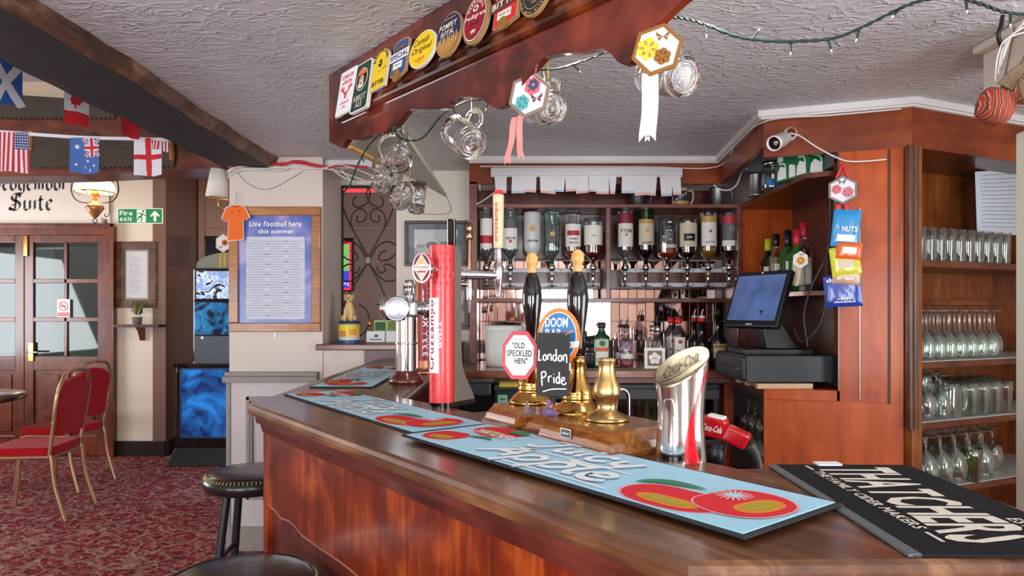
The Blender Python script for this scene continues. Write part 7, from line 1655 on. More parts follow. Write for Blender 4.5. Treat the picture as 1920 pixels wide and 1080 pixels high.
# ---- oil-lamp style pendant
lp_ = thing('pendant_lamp', 'lit brass oil-lamp style pendant with white glass shade by the name board', 'lamp', at(178, 362, 5.3)); kk = kpx(5.3)
OPAL = mat('lit_opal_glass', (255, 240, 208), .3, emit=2.2, var=0, ecol=(255, 226, 170))
b = MB(); b.lathe([(8 * kk, 34 * kk), (20 * kk, 30 * kk), (31 * kk, 18 * kk), (35 * kk, 4 * kk), (33 * kk, 0), (31 * kk, 3 * kk), (28 * kk, 16 * kk), (8 * kk, 31 * kk)], 28); gsh = b.build('glass_shade', OPAL, lp_)
b = MB(); b.torus(33 * kk, 1.4 * kk, T(0, 0, 1 * kk), seg=30); b.build('shade_ring', BRASS, gsh)
b = MB(); b.lathe([(0, -48 * kk), (4 * kk, -46 * kk), (10 * kk, -37 * kk), (16 * kk, -28 * kk), (13 * kk, -22 * kk), (5 * kk, -18 * kk), (4 * kk, -10 * kk), (9 * kk, -6 * kk), (9 * kk, 2 * kk), (5 * kk, 6 * kk), (0, 7 * kk)], 22); b.build('oil_font', wood('font_wood', (104, 56, 22), (160, 96, 44), (196, 136, 70), 'Z', 9, .25, .5), lp_)
b = MB(); b.torus(4 * kk, .9 * kk, T(0, 0, -52 * kk) @ RX(PI / 2), seg=14); b.build('pull_ring', IRON, lp_)
for s_ in (-1, 1):
    b = MB(); b.tube(catmull([(s_ * 38 * kk, 0, 34 * kk), (s_ * 42 * kk, 0, 22 * kk), (s_ * 44 * kk, 0, 4 * kk), (s_ * 36 * kk, 0, -12 * kk), (s_ * 20 * kk, 0, -18 * kk), (s_ * 5 * kk, 0, -16 * kk)], 6), 1.3 * kk, 6); b.tube(catmull([(s_ * 28 * kk, 0, -6 * kk), (s_ * 24 * kk, 0, 4 * kk), (s_ * 16 * kk, 0, 4 * kk), (s_ * 14 * kk, 0, -4 * kk)], 5), 1.0 * kk, 6); b.build('scroll_arm', IRON, lp_)
b = MB(); b.tube([(0, 0, 33 * kk), (0, 0, 2.8 - PM[lp_.name].translation.z)], 1.2 * kk, 6); b.build('hanging_rod', IRON, lp_)
point('pendant_bulb', at(178, 370, 5.3) + Vector((0, -.0, -.02)), 26, (1, .72, .40), .05)
# ---- wall lamp on the pillar side
wl = thing('wall_lamp', 'white fabric shaded wall lamp with brass arm on the side of the pillar', 'lamp', at(409, 345, 4.18)); kk = kpx(4.18)
b = MB(); b.lathe([(16 * kk, 27 * kk), (20 * kk, -26 * kk), (19 * kk, -26 * kk), (15 * kk, 27 * kk)], 26, closed_prof=True, M=RY(.10)); b.build('shade', mat('shade_fabric', (226, 220, 212), .7, var=.04), wl)
b = MB(); b.torus(19.8 * kk, .9 * kk, T(0, 0, -26 * kk) @ RY(.10), seg=26); b.torus(6 * kk, .8 * kk, T(0, 0, -24 * kk), seg=12); b.tube([(-19 * kk, 0, -26 * kk), (19 * kk, 0, -26 * kk)], .8 * kk, 6); b.build('shade_ring', BRASS, wl)
b = MB(); b.tube(catmull([(0, 0, -10 * kk), (0, 0, -28 * kk), (3 * kk, 0, -42 * kk), (18 * kk, 0, -46 * kk), (46 * kk, 0, -32 * kk)], 6), 1.5 * kk, 8); b.build('arm', BRASS, wl); b = MB(); b.cyl(12 * kk, 0, 3 * kk, 18, T(47 * kk, 0, -32 * kk) @ RY(PI / 2)); b.build('wall_rose', BRASS, wl)
# ---- football shirt cut-out and small hexagon
js = facing(442, 418, 3.955, 'shirt_ornament', 'orange paper football shirt cut-out hung on the corner of the poster frame', 'ornament'); kk = kpx(3.955)
shp = [(-8, 33), (8, 33), (16, 30), (26, 10), (17, 4), (14, 10), (14, -31), (-15, -33), (-13, 8), (-17, 1), (-26, 8), (-18, 28)]
MB().prism([(a * kk * 1.07, c_ * kk * 1.04) for a, c_ in shp], -.0015, -.0005).build('white_edge', PAPER, js)
g = MB(); g.flat([(a * kk, c_ * kk) for a, c_ in shp], .0003, None, 0); g.stroke([(-7 * kk, 33 * kk), (0, 29 * kk), (7 * kk, 33 * kk)], 2 * kk, .0008, None, 1); g.disc(6 * kk, 22 * kk, 2 * kk, 2 * kk, .0008, None, 1, 8); g.disc(-7 * kk, 20 * kk, 1.6 * kk, 1.6 * kk, .0008, None, 1, 8); g.build('shirt_print', [mat('shirt_orange', (240, 112, 34), .7, var=.1, vscale=30), mat('shirt_brown', (176, 72, 24), .7)], js, recalc=False)
b = MB(); b.tube(catmull([(0, 33 * kk, 0), (2 * kk, 48 * kk, .002), (-1 * kk, 60 * kk, .004)], 5), .003, 5); b.build('hanger', mat('clear_hanger', (170, 176, 186), .3), js)
hexorn('small hexagon ornament with an orange flower half behind the poster frame', 418, 456, 4.04, .048, .056, 0, mat('ivory_rim', (206, 196, 176), .5), {'flowers': [(.25, .05, .45, 0, 1)], 'bf': (-.3, -.4), 'mats': [mat('petal_orange', (232, 140, 40)), PLUM, INKG, PLUM]}, [[(414, 474), (413, 490), (412, 501)], [(421, 474), (421, 490), (420, 501)]], (mat('yellow_ribbon', (196, 160, 40), .6), .013), yaw=0)
# ---- fixture poster
def art_poster(r, W_, H_):
    PB = bpy.data.materials.new('poster_blue_violet'); PB.use_nodes = True; nt = PB.node_tree; N = nt.nodes; L = nt.links; bs = N['Principled BSDF']; bs.inputs['Roughness'].default_value = .25
    tc = N.new('ShaderNodeTexCoord'); nz = N.new('ShaderNodeTexNoise'); nz.inputs['Scale'].default_value = 4.5; nz.inputs['Detail'].default_value = 3; L.new(tc.outputs['Object'], nz.inputs['Vector']); rp = ramp(N, [(.36, (50, 96, 178)), (.5, (98, 112, 190)), (.64, (172, 164, 214))]); L.new(nz.outputs['Fac'], rp.inputs['Fac']); L.new(rp.outputs['Color'], bs.inputs['Base Color'])
    MB().box(-W_, W_, -H_, H_, -.009, 0).build('poster_sheet', PB, r)
    g = MB(); g.flat([(x, y - H_ * .16) for x, y in shape_rrect(W_ * .80, H_ * .77, .012)], .0008, None, 0)
    for col_ in range(3):
        for i in range(30):
            w0 = W_ * (.14 + .07 * ((i * 7 + col_ * 3) % 4)); cx = W_ * (-.52 + .52 * col_); y = H_ * (.52 - .048 * i); g.rect(cx - w0, cx + w0, y, y + H_ * .010, .0014, None, 1)
    g.text('Live football here', -W_ * .72, W_ * .70, H_ * .80, H_ * .90, .0014, None, 2, 1, .15); g.text('this summer', -W_ * .48, W_ * .50, H_ * .67, H_ * .755, .0014, None, 2, 1, .15)
    g.build('fixture_print', [mat('poster_pale', (204, 208, 224), .4), mat('poster_grey_text', (150, 156, 178), .5), WPRINT], r, recalc=False)
pic(431, 602, 388, 622, 3.988, .052, 'oak framed blue poster reading Live football here this summer on the pillar', WD_OAK, art_poster, 'poster_frame', .03)
tag(MB().prism(shape_rrect(.008, .016, .006), 0, .006, Matrix(((1, 0, 0, 0), (0, 0, -1, 0), (0, 1, 0, 0), (0, 0, 0, 1)))).build('wall_hook', WHITE, loc=at(516, 628, 3.999)), 'small white plastic hook under the poster frame', 'hook')
# ---- jukebox
jb_ = thing('jukebox', 'black wall jukebox with glowing blue panels in the alcove', 'jukebox', (-2.63, 6.3, 0)); kk = kpx(6.3)
def jx(px): return (px - 960) * kk + 2.63
def jz(py): return EYE + (HYP - py) * kk
x0, x1 = jx(340), jx(340) + .82; 
b = MB(); b.box(x0, x1, -.1, .5, .14, jz(682)); b.build('lower_cabinet', BLACKG, jb_, bevel=.012)
b = MB(); b.box(x0 - .02, x1 + .02, -.13, .5, jz(686), jz(680)); b.build('ledge', BLACKG, jb_, bevel=.006)
b = MB(); b.add([(x0 - .07, -.16, 0), (x1 + .07, -.16, 0), (x1 + .07, .5, 0), (x0 - .07, .5, 0), (x0 - .01, -.10, .16), (x1 + .01, -.10, .16), (x1 + .01, .5, .16), (x0 - .01, .5, .16)], [(0, 3, 2, 1), (4, 5, 6, 7), (0, 1, 5, 4), (1, 2, 6, 5), (2, 3, 7, 6), (3, 0, 4, 7)]); b.build('plinth', BLACK, jb_, bevel=.008)
def glow(name, a, c, e, sc, hard=False):
    m, nt, bs = newmat(name); N = nt.nodes; L = nt.links; tc = N.new('ShaderNodeTexCoord'); nz = N.new('ShaderNodeTexNoise'); nz.inputs['Scale'].default_value = sc; nz.inputs['Detail'].default_value = 5; nz.inputs['Distortion'].default_value = 1.5; L.new(tc.outputs['Object'], nz.inputs['Vector']); rp = ramp(N, [(.44, a), (.465, c), (.60, (120, 150, 200))] if hard else [(.38, a), (.66, c)]); L.new(nz.outputs['Fac'], rp.inputs['Fac']); L.new(rp.outputs['Color'], bs.inputs['Base Color']); L.new(rp.outputs['Color'], bs.inputs['Emission Color']); bs.inputs['Emission Strength'].default_value = e; bs.inputs['Roughness'].default_value = .1; return m
b = MB(); b.box(x0 + .05, x1 - .05, -.108, -.095, jz(816), jz(690)); b.build('front_panel', glow('jukebox_blue', (14, 40, 92), (40, 128, 214), .42, 3.5), jb_, bevel=.006)
b = MB(); xa, xb, za, zb_ = x0 + .05, x1 - .05, jz(816), jz(690)
for q in ((xa, xb, za - .01, za + .006), (xa, xb, zb_ - .006, zb_ + .01)): b.box(q[0], q[1], -.118, -.10, q[2], q[3])
for q in (xa - .008, xb - .006): b.box(q, q + .014, -.118, -.10, za, zb_)
b.build('panel_trim', mat('steel_blue_trim', (60, 84, 120), .3, metal=.5), jb_, bevel=.003)
u0, u1 = jx(362), jx(362) + .74
b = MB(); b.box(u0, u1, .0, .4, jz(682), jz(505)); b.build('upper_cabinet', BLACKG, jb_, bevel=.01)
b = MB(); b.prism([(u0 + .03, jz(508)), (u1 - .03, jz(508)), (u1 - .03, jz(497))] + [((u0 + u1) / 2 + (u1 - u0 - .06) / 2 * math.cos(a), jz(497) + .12 * math.sin(a)) for a in [PI * q / 14 for q in range(15)]], -.0, .3, RX(PI / 2) @ S(1, 1, -1)); b.build('arched_crown', mat('grey_green_crown', (112, 116, 110), .4), jb_)
b = MB(); b.box(u0 + .02, u1 - .02, -.04, .0, jz(565), jz(503)); b.build('screen_bezel', BLACKG, jb_, bevel=.012)
b = MB(); b.box(u0 + .05, u1 - .05, -.045, -.038, jz(560), jz(509)); b.build('screen', glow('jukebox_screen', (30, 40, 66), (206, 220, 240), .4, 9, True), jb_)
b = MB(); b.box(u0 + .02, u1 - .02, -.02, .0, jz(627), jz(567)); b.build('nebula_panel', glow('jukebox_nebula', (6, 22, 46), (40, 130, 190), .45, 7), jb_, bevel=.004)
b = MB(); b.box(u0 + .02, u1 - .02, -.015, .0, jz(680), jz(630)); b.build('coin_panel', mat('grey_coin_panel', (84, 92, 100), .35, metal=.3), jb_); b = MB(); b.cyl(.014, 0, .006, 14, T(jx(381), -.016, jz(633)) @ RX(PI / 2)); b.build('button', WHITE, jb_)
dm = pic(370, 440, 443, 500, 7.28, .05, 'dark framed mirror on the alcove wall above the jukebox', WD_BLACK, lambda r, W_, H_: MB().box(-W_, W_, -H_, H_, -.005, 0).build('mirror_glass', mat('dim_mirror', (90, 92, 96), .1, metal=.8), r))
# ---- crosscut saws on the lintel
SAWM = mat('rusty_saw_steel', (84, 76, 68), .5, metal=.6, var=.35, vscale=12)
def saw(label, top, x0, x1, ytooth, Y, n, dy=0):
    r = facing((x0 + x1) / 2, ytooth, Y, 'crosscut_saw', label, 'saw'); kk = kpx(Y); cx = (x0 + x1) / 2
    pts = [((a - cx) * kk, (ytooth - c_) * kk) for a, c_ in top]
    teeth = []
    for i in range(n):
        t = i / n; xx = x1 + (x0 - x1) * t; st = (x0 - x1) / n; yb = ytooth + dy * t
        teeth += [((xx - cx) * kk, (ytooth - yb) * kk), ((xx + st * .5 - cx) * kk, (ytooth - yb - 5) * kk)]
    b = MB(); b.prism(pts + teeth, -.003, 0); b.build('blade', SAWM, r)
    for e in (0, -1):
        q = pts[e]; b = MB(); b.cyl(.014, 0, .12, 10, T(q[0] + (.02 if e == 0 else -.02), q[1] - .05, .0) @ RX(-PI / 2)); b.build('handle', WD_OAK, r)
    return r
saw('old crosscut saw blade fixed along the top of the lintel beam', [(-120, 172), (0, 176), (110, 183), (215, 195)], -120, 215, 219, 4.13, 40)
saw('old crosscut saw with a humped back fixed low on the lintel beam', [(52, 268), (58, 254), (75, 246), (92, 250), (105, 259), (128, 260), (145, 250), (165, 247), (190, 258), (235, 255), (290, 262), (328, 285)], 52, 325, 310, 4.12, 30, 2)
# ---- flag bunting
FRED = mat('flag_red', (206, 34, 44), .7, sheen=.1); FWH = mat('flag_white', (228, 228, 236), .7, sheen=.1); FBL = mat('flag_blue', (34, 92, 178), .7, sheen=.1); FBL2 = mat('flag_mid_blue', (70, 108, 178), .7, sheen=.1); FNV = mat('flag_navy', (56, 76, 128), .7)
FM = [FWH, FRED, FBL, FBL2, FNV]
def bunting(label, line, flags, Y0, Y1, xw0, xw1):
    """line: pixel polyline of the tape; Y runs from Y0 (at xw0) to Y1 (at xw1)"""
    Yx = lambda px: Y0 + (Y1 - Y0) * (px - xw0) / (xw1 - xw0)
    mid = line[len(line) // 2]; r = thing('flag_bunting', label, 'bunting', at(mid[0], mid[1], Yx(mid[0])))
    p = catmull([at(a, c_, Yx(a)) for a, c_ in line], 8); b = MB()
    V = [q + Vector((0, 0, .009)) for q in p] + [q - Vector((0, 0, .009)) for q in p]; n = len(p); b.add(V, [(i, i + 1, n + i + 1, n + i) for i in range(n - 1)]); b.build('tape', FWH, r, world=True, recalc=False)
    for (nm, x0, x1, yt, yb, slant, draw) in flags:
        kk = kpx(Yx((x0 + x1) / 2)); w_, h_ = (x1 - x0) * kk, (yb - yt) * kk; g = MB(); draw(g, w_, h_)
        out = MB(); rnd = random.Random(int(x0 + 500))
        ph = rnd.uniform(0, 6)
        # cut large faces finely so that the cloth can ripple
        bm = bmesh.new()
        for f, m_ in zip(g.f, g.m): 
            vs_ = [bm.verts.new(g.v[i]) for i in f]; fc = bm.faces.new(vs_); fc.material_index = m_
        for k_ in range(1, 6):
            bmesh.ops.bisect_plane(bm, geom=bm.verts[:] + bm.edges[:] + bm.faces[:], plane_co=(w_ * k_ / 6, 0, 0), plane_no=(1, 0, 0)); bmesh.ops.bisect_plane(bm, geom=bm.verts[:] + bm.edges[:] + bm.faces[:], plane_co=(0, -h_ * k_ / 6, 0), plane_no=(0, 1, 0))
        bm.verts.index_update()
        for v_ in bm.verts:
            x, y, z = v_.co; o = at(x0, yt, Yx(x0)); e = at(x1, yt + slant, Yx(x1)); t = x / w_
            q = o + (e - o) * t; dep = .012 * math.sin(3.2 * t * PI * .6 + ph) * (-y / h_); v_.co = (q.x + .006 * math.sin(ph) * y / h_, q.y + dep - z * 1.6, q.z + y + .004 * math.sin(t * 5 + ph) * y / h_)
        me_v = [tuple(v_.co) for v_ in bm.verts]; out.v = me_v
        for fc in bm.faces: out.f.append(tuple(v_.index for v_ in fc.verts)); out.m.append(fc.material_index); out.s.append(True)
        bm.free(); o_ = out.build('flag', FM, r, world=True, recalc=False); o_['label'] = nm
    return r
e1, e2 = .0006, .0012
def rc(g, w_, h_, x0, x1, y0, y1, m, z=0): g.rect(x0 * w_, x1 * w_, -y1 * h_, -y0 * h_, z, None, m)
def star(g, cx, cy, r_, w_, h_, m, z, n=7): g.flat([(cx * w_ + (r_ if i % 2 == 0 else r_ * .45) * math.cos(PI * i / n + PI / 2), -cy * h_ + (r_ if i % 2 == 0 else r_ * .45) * math.sin(PI * i / n + PI / 2)) for i in range(2 * n)], z, None, m)
def scot(g, w_, h_): rc(g, w_, h_, 0, 1, 0, 1, 2); g.stroke([(0, -h_), (w_, 0)], .035, e1, None, 0); g.stroke([(0, 0), (w_, -h_)], .035, e2, None, 0)
def cana(g, w_, h_):
    rc(g, w_, h_, 0, 1, 0, 1, 0); rc(g, w_, h_, 0, 1, .62, 1, 1, e1); rc(g, w_, h_, 0, 1, -.3, 0, 1, e1)
    lf = [(.5, .02), (.54, .12), (.62, .08), (.60, .22), (.72, .16), (.70, .26), (.78, .28), (.68, .38), (.70, .44), (.54, .42), (.54, .54), (.46, .54), (.46, .42), (.30, .44), (.32, .38), (.22, .28), (.30, .26), (.28, .16), (.40, .22), (.38, .08), (.46, .12)]
    g.flat([(a * w_, -c_ * h_) for a, c_ in lf], e1, None, 1)
def redf(g, w_, h_): rc(g, w_, h_, 0, 1, 0, 1, 1)
def usa(g, w_, h_):
    rc(g, w_, h_, 0, 1, 0, 1, 0)
    for i in range(7): rc(g, w_, h_, i * 2 / 13, (i * 2 + 1) / 13, 0, 1, 1, e1)
    rc(g, w_, h_, .52, 1, 0, .42, 4, e2)
    for i in range(6):
        for j in range(6): g.disc((.56 + .08 * i) * w_, -(.04 + .068 * j) * h_, .004, .004, e2 + .0006, None, 0, 6)
def aus(g, w_, h_):
    rc(g, w_, h_, 0, 1, 0, 1, 3); g.stroke([(.45 * w_, -.03 * h_), (1.0 * w_, -.52 * h_)], .016, e1, None, 0); g.stroke([(1.0 * w_, -.0 * h_), (.5 * w_, -.52 * h_)], .016, e1 + .0003, None, 0)
    g.stroke([(.45 * w_, -.03 * h_), (1.0 * w_, -.52 * h_)], .006, e2, None, 1); g.stroke([(1.0 * w_, -.0 * h_), (.5 * w_, -.52 * h_)], .006, e2 + .0002, None, 1)
    rc(g, w_, h_, .48, 1, .19, .36, 0, e2 + .0003); rc(g, w_, h_, .64, .84, 0, .54, 0, e2 + .0003); rc(g, w_, h_, .48, 1, .235, .315, 1, e2 + .0007); rc(g, w_, h_, .69, .79, 0, .54, 1, e2 + .0007)
    star(g, .24, .26, .017, w_, h_, 0, e1)
    for a, c_, q in ((.56, .64, .010), (.20, .77, .010), (.80, .78, .010), (.62, .90, .010), (.46, .83, .006)): star(g, a, c_, q, w_, h_, 0, e1)
def eng(g, w_, h_): rc(g, w_, h_, 0, 1, 0, 1, 0); rc(g, w_, h_, .40, .60, 0, 1, 1, e1); rc(g, w_, h_, 0, 1, .44, .57, 1, e2)
def usb(g, w_, h_):
    rc(g, w_, h_, 0, 1, 0, 1, 0)
    for i in range(5): rc(g, w_, h_, (i * 2) / 10, (i * 2 + 1) / 10, 0, 1, 1, e1)
bunting('upper bunting string with Scottish and Canadian flags behind the ceiling beam', [(-60, 78), (0, 98), (60, 130), (140, 168), (200, 198), (262, 232), (300, 250)],
        [('Scottish saltire flag', -14, 42, 105, 190, 14, scot), ('Canadian flag', 120, 167, 162, 228, 14, cana), ('plain red flag', 227, 262, 212, 252, 12, redf)], 2.95, 3.75, 0, 280)
bunting('lower bunting string with American, Australian and English flags across the lintel', [(-60, 243), (0, 247), (80, 253), (160, 258), (240, 260), (310, 262), (360, 266)],
        [('American flag', -2, 54, 247, 322, 2, usa), ('Australian flag', 131, 186, 258, 324, 1, aus), ('English flag', 251, 303, 260, 330, -2, eng), ('striped flag scrap', 284, 315, 262, 280, 4, usb)], 3.62, 3.85, 0, 310)
# ---- cables on top of the pillar
RC_ = mat('red_cable', (196, 40, 62), .5)
def pc(pts, Y=3.975): return [at(a, c_, Y) for a, c_ in pts]
cable('pinkish red alarm cable tacked along the top of the pillar', pc([(428, 313), (450, 307), (490, 306), (530, 309), (548, 303), (566, 303), (590, 309), (618, 313), (640, 310), (690, 314)]), .007, RC_)
cable('second red cable lying beside the alarm cable above the pillar', pc([(430, 309), (470, 309), (530, 306), (560, 306), (600, 314), (622, 316)]), .005, RC_)
for i, pts in enumerate(([(425, 321), (445, 313), (480, 311), (530, 314), (600, 316), (640, 309), (700, 330)], [(426, 326), (440, 318), (500, 316), (560, 314), (620, 318), (660, 330), (700, 345)], [(428, 334), (432, 326), (460, 319), (520, 320), (540, 316)], [(622, 316), (640, 330), (665, 341), (700, 338), (725, 318)], [(640, 318), (660, 338), (690, 345), (715, 335)])):
    cable(['uppermost white cable tacked along the top of the pillar', 'white cable drooping from the pillar to the grille', 'short white cable at the left corner of the pillar top', 'white cable swag across the grille header, the outer one', 'white cable swag across the grille header, the inner one'][i], pc(pts, 3.972), .004, WC)
cable('thin grey wire hanging in a curve on the pillar above the poster', pc([(446, 324), (460, 340), (480, 352), (500, 355), (518, 350), (545, 335), (568, 321)], 3.995), .0015, mat('grey_wire', (120, 112, 108), .5))
cable('thin grey wire looping over the picture wall', [at(a, c_, 4.37) for a, c_ in ((800, 350), (830, 360), (845, 395), (820, 402), (790, 400), (770, 396))], .0016, mat('grey_wire', (120, 112, 108)))
# ---- iron grille
gr = thing('iron_grille', 'black wrought iron scroll grille in the opening beside the pillar', 'grille', ((640 + 745) / 2 / FPX * 0 - .90, 4.44, 1.207)); Yg = 4.445
def gp(pts, r_=.005, nm='scroll'):
    b = MB(); b.tube(catmull([at(a, c_, Yg) for a, c_ in pts], 8), r_, 7); return b.build(nm, IRON, gr, world=True)
UP_ = [(668, 368), (662, 376), (664, 386), (674, 388), (688, 380), (694, 364), (688, 350), (672, 346), (655, 350), (643, 364), (642, 384), (652, 412), (670, 446), (690, 482)]
mir = lambda pts: [(2 * 690.5 - a, c_) for a, c_ in pts]
UP2 = [(671, 404), (669, 414), (679, 416), (687, 407), (684, 396), (674, 392), (662, 400), (658, 418), (662, 430)]
SD = [(724, 470), (714, 474), (710, 484), (718, 489), (733, 484), (744, 470), (740, 458), (724, 453), (708, 462), (698, 478), (692, 488)]
SDl = [(724, 500), (714, 498), (708, 506), (716, 514), (732, 512), (743, 518), (738, 528), (722, 526), (706, 510), (692, 494)]
SD2 = [(706, 500), (712, 511), (722, 508), (720, 497), (732, 497), (746, 510), (742, 524), (724, 527), (708, 515), (692, 494)]
for q in (UP_, UP2, SD, SD2): gp(q); gp(mir(q))
LW = [(690, 492), (672, 522), (652, 556), (642, 580)]
gp(LW); gp([(690, 492), (706, 520), (722, 556), (742, 604)])
DN = [(700, 620), (690, 640), (705, 642), (722, 625), (730, 600), (722, 578), (706, 570)]
gp(DN, .004); gp([(672, 570), (686, 580), (692, 600), (684, 622), (668, 634)], .004)
b = MB(); c0 = at(690.5, 488, Yg); b.box(c0.x - .014, c0.x + .014, Yg - .012, Yg + .012, c0.z - .022, c0.z + .022); b.build('centre_tie', mat('grey_iron_tie', (110, 108, 106), .4, metal=.6), gr, world=True, bevel=.003)
for px in (641.5, 744): b = MB(); p = at(px, 500, Yg); b.box(p.x - .007, p.x + .007, Yg - .01, Yg + .01, 1.208, 2.213); b.build('frame_bar', IRON, gr, world=True)
b = MB(); b.box(at(641, 0, Yg).x, at(745, 0, Yg).x, Yg - .01, Yg + .01, 2.2, 2.213); b.build('frame_bar', IRON, gr, world=True)
b = MB(); b.lathe([(.012, 0), (.016, .02), (.012, .04), (.005, .05)], 12, T(*at(693, 612, Yg - .02))); b.build('brass_knob', BRASS, gr, world=True)
# ---- television and red light tube in the passage
tv = facing(648, 496, 4.92, 'wall_screen', 'slim lit advertising screen with a red border behind the grille', 'screen'); kk = kpx(4.92)
MB().box(-22 * kk, 14 * kk, -50 * kk, 50 * kk, -.04, 0).build('casing', BLACK, tv, bevel=.006)
g = MB(); g.rect(-20 * kk, 11 * kk, -48 * kk, 44 * kk, .001, None, 0); g.rect(-20 * kk, 7 * kk, -44 * kk, 38 * kk, .002, None, 1); g.rect(-20 * kk, 7 * kk, -44 * kk, -12 * kk, .003, None, 2); g.text('org', -4 * kk, 6 * kk, -40 * kk, -34 * kk, .004, None, 3)
g.build('display', [mat('screen_red', (222, 40, 70), .3, emit=.8), mat('screen_green', (110, 190, 100), .3, emit=.6), mat('screen_navy_blue', (50, 70, 190), .3, emit=.7), mat('screen_white', (240, 240, 240), .3, emit=.8)], tv, recalc=False)
lt = facing(672, 355, 4.80, 'light_tube', 'glowing red light tube at the top of the grille opening', 'light'); kk = kpx(4.8); MB().box(-38 * kk, 46 * kk, -5 * kk, 5 * kk, -.02, 0).build('tube', mat('red_glow', (236, 60, 66), .3, emit=1.1), lt, bevel=.005); MB().box(-40 * kk, 48 * kk, 5 * kk, 8 * kk, -.04, .004).build('housing', BLACK, lt); MB().box(-2 * kk, 2 * kk, 8 * kk, 45 * kk, -.03, -.01).build('hanger', BLACK, lt)
# ---- charity dog box and leaflets on the sill
SZ = 1.2075
dg = thing('charity_box', 'charity collecting tub with a sitting puppy figure on top, on the sill', 'collecting box', ((655 - 960) / FPX * 4.10, 4.10, SZ)); kk = kpx(4.10)
b = MB(); b.lathe([(0, 0), (19 * kk, 0), (19.5 * kk, .02), (19.5 * kk, .03), (19 * kk, 40 * kk), (0, 40 * kk)], 28); b.build('tub', mat('tub_pale', (206, 210, 216), .4), dg)
g = MB(); label_patch(g, 19.2 * kk, .032, .108, -PI / 2 - 1.45, -PI / 2 + 1.45, 0); label_patch(g, 19.5 * kk, .0, .020, -PI / 2 - 1.5, -PI / 2 + 1.5, 1); label_patch(g, 19.2 * kk, .040, .075, -PI / 2 - .9, -PI / 2 - .1, 2, .0016); label_patch(g, 19.2 * kk, .050, .085, -PI / 2 + .2, -PI / 2 + 1.0, 3, .0016); g.build('label', [YELLOW, mat('tub_blue', (50, 84, 140), .4), mat('photo_print', (196, 140, 90), .5, var=.4, vscale=60), mat('orange_print', (232, 160, 70), .5)], dg, recalc=False)
b = MB(); b.lathe([(20 * kk, 36 * kk), (20.5 * kk, 38 * kk), (20.5 * kk, 41 * kk), (0, 41.5 * kk)], 28); b.build('lid', mat('dark_teal_lid', (36, 62, 66), .4), dg)
FUR = mat('puppy_cream', (222, 190, 132), .7, var=.12, vscale=40); h0 = 41 * kk
b = MB(); b.sphere((0, .01, h0 + 14 * kk), (11 * kk, 10 * kk, 16 * kk)); b.sphere((0, -.004, h0 + 26 * kk), (8 * kk, 7 * kk, 12 * kk)); b.sphere((0, -.008, h0 + 43 * kk), (8.5 * kk, 8 * kk, 8 * kk)); b.sphere((0, -.030, h0 + 40 * kk), (4.2 * kk, 5 * kk, 3.6 * kk))
for s_ in (-1, 1): b.tube([(s_ * 5 * kk, -.015, h0 + 24 * kk), (s_ * 6 * kk, -.03, h0 + 10 * kk), (s_ * 6 * kk, -.034, h0)], [4 * kk, 3.2 * kk, 3 * kk], 8); b.sphere((s_ * 6 * kk, -.040, h0 + 2.5 * kk), (3.6 * kk, 4.6 * kk, 2.6 * kk)); b.sphere((s_ * 10 * kk, -.004, h0 + 6 * kk), (5 * kk, 8 * kk, 6 * kk))
b.build('puppy', FUR, dg)
for s_ in (-1, 1):
    b = MB(); b.sphere((s_ * 8 * kk, -.004, h0 + 46 * kk), (2.6 * kk, 3 * kk, 5 * kk)); b.build('ear', mat('puppy_ear', (196, 156, 96), .7), dg)
    b = MB(); b.sphere((s_ * 3.2 * kk, -.0325, h0 + 45 * kk), 1.1 * kk, seg=8, ring=6); b.build('eye', INK, dg)
b = MB(); b.sphere((0, -.047, h0 + 41.5 * kk), (1.6 * kk, 1.0 * kk, 1.2 * kk), seg=8, ring=6); b.build('nose', INK, dg)
lf = thing('leaflet_stack', 'green leaflets standing behind white cards on the sill', 'leaflets', ((722 - 960) / FPX * 4.12, 4.12, SZ)); kk = kpx(4.12)
Mz = RX(-.25); b = MB(); b.box(-24 * kk, 20 * kk, .03, .034, 0, 46 * kk, Mz); b.build('green_leaflet', mat('leaflet_green', (176, 196, 110), .5, var=.25, vscale=30), lf)
g = MB(); g.rect(-22 * kk, -2 * kk, 26 * kk, 42 * kk, 0, Mz @ T(0, .0292, 0) @ RX(PI / 2), 0); g.rect(2 * kk, 18 * kk, 26 * kk, 44 * kk, 0, Mz @ T(0, .029, 0) @ RX(PI / 2), 1); g.build('leaflet_print', [mat('leaflet_dark', (60, 96, 66), .5), mat('leaflet_mid', (112, 140, 70), .5, var=.4, vscale=60)], lf, recalc=False)
for i, (a, c_) in enumerate(((-34, 0), (2, 24))): b = MB(); b.box(a * kk, c_ * kk, -.02, -.016, 0, 21 * kk, Mz); b.build('white_card', PAPER, lf)
g = MB(); g.disc(-16 * kk, 12 * kk, 4 * kk, 3 * kk, 0, Mz @ T(0, -.0205, 0) @ RX(PI / 2), 0, 12); g.rect(-28 * kk, -6 * kk, 4 * kk, 6 * kk, 0, Mz @ T(0, -.0205, 0) @ RX(PI / 2), 0); g.build('card_print', INKG, lf, recalc=False)
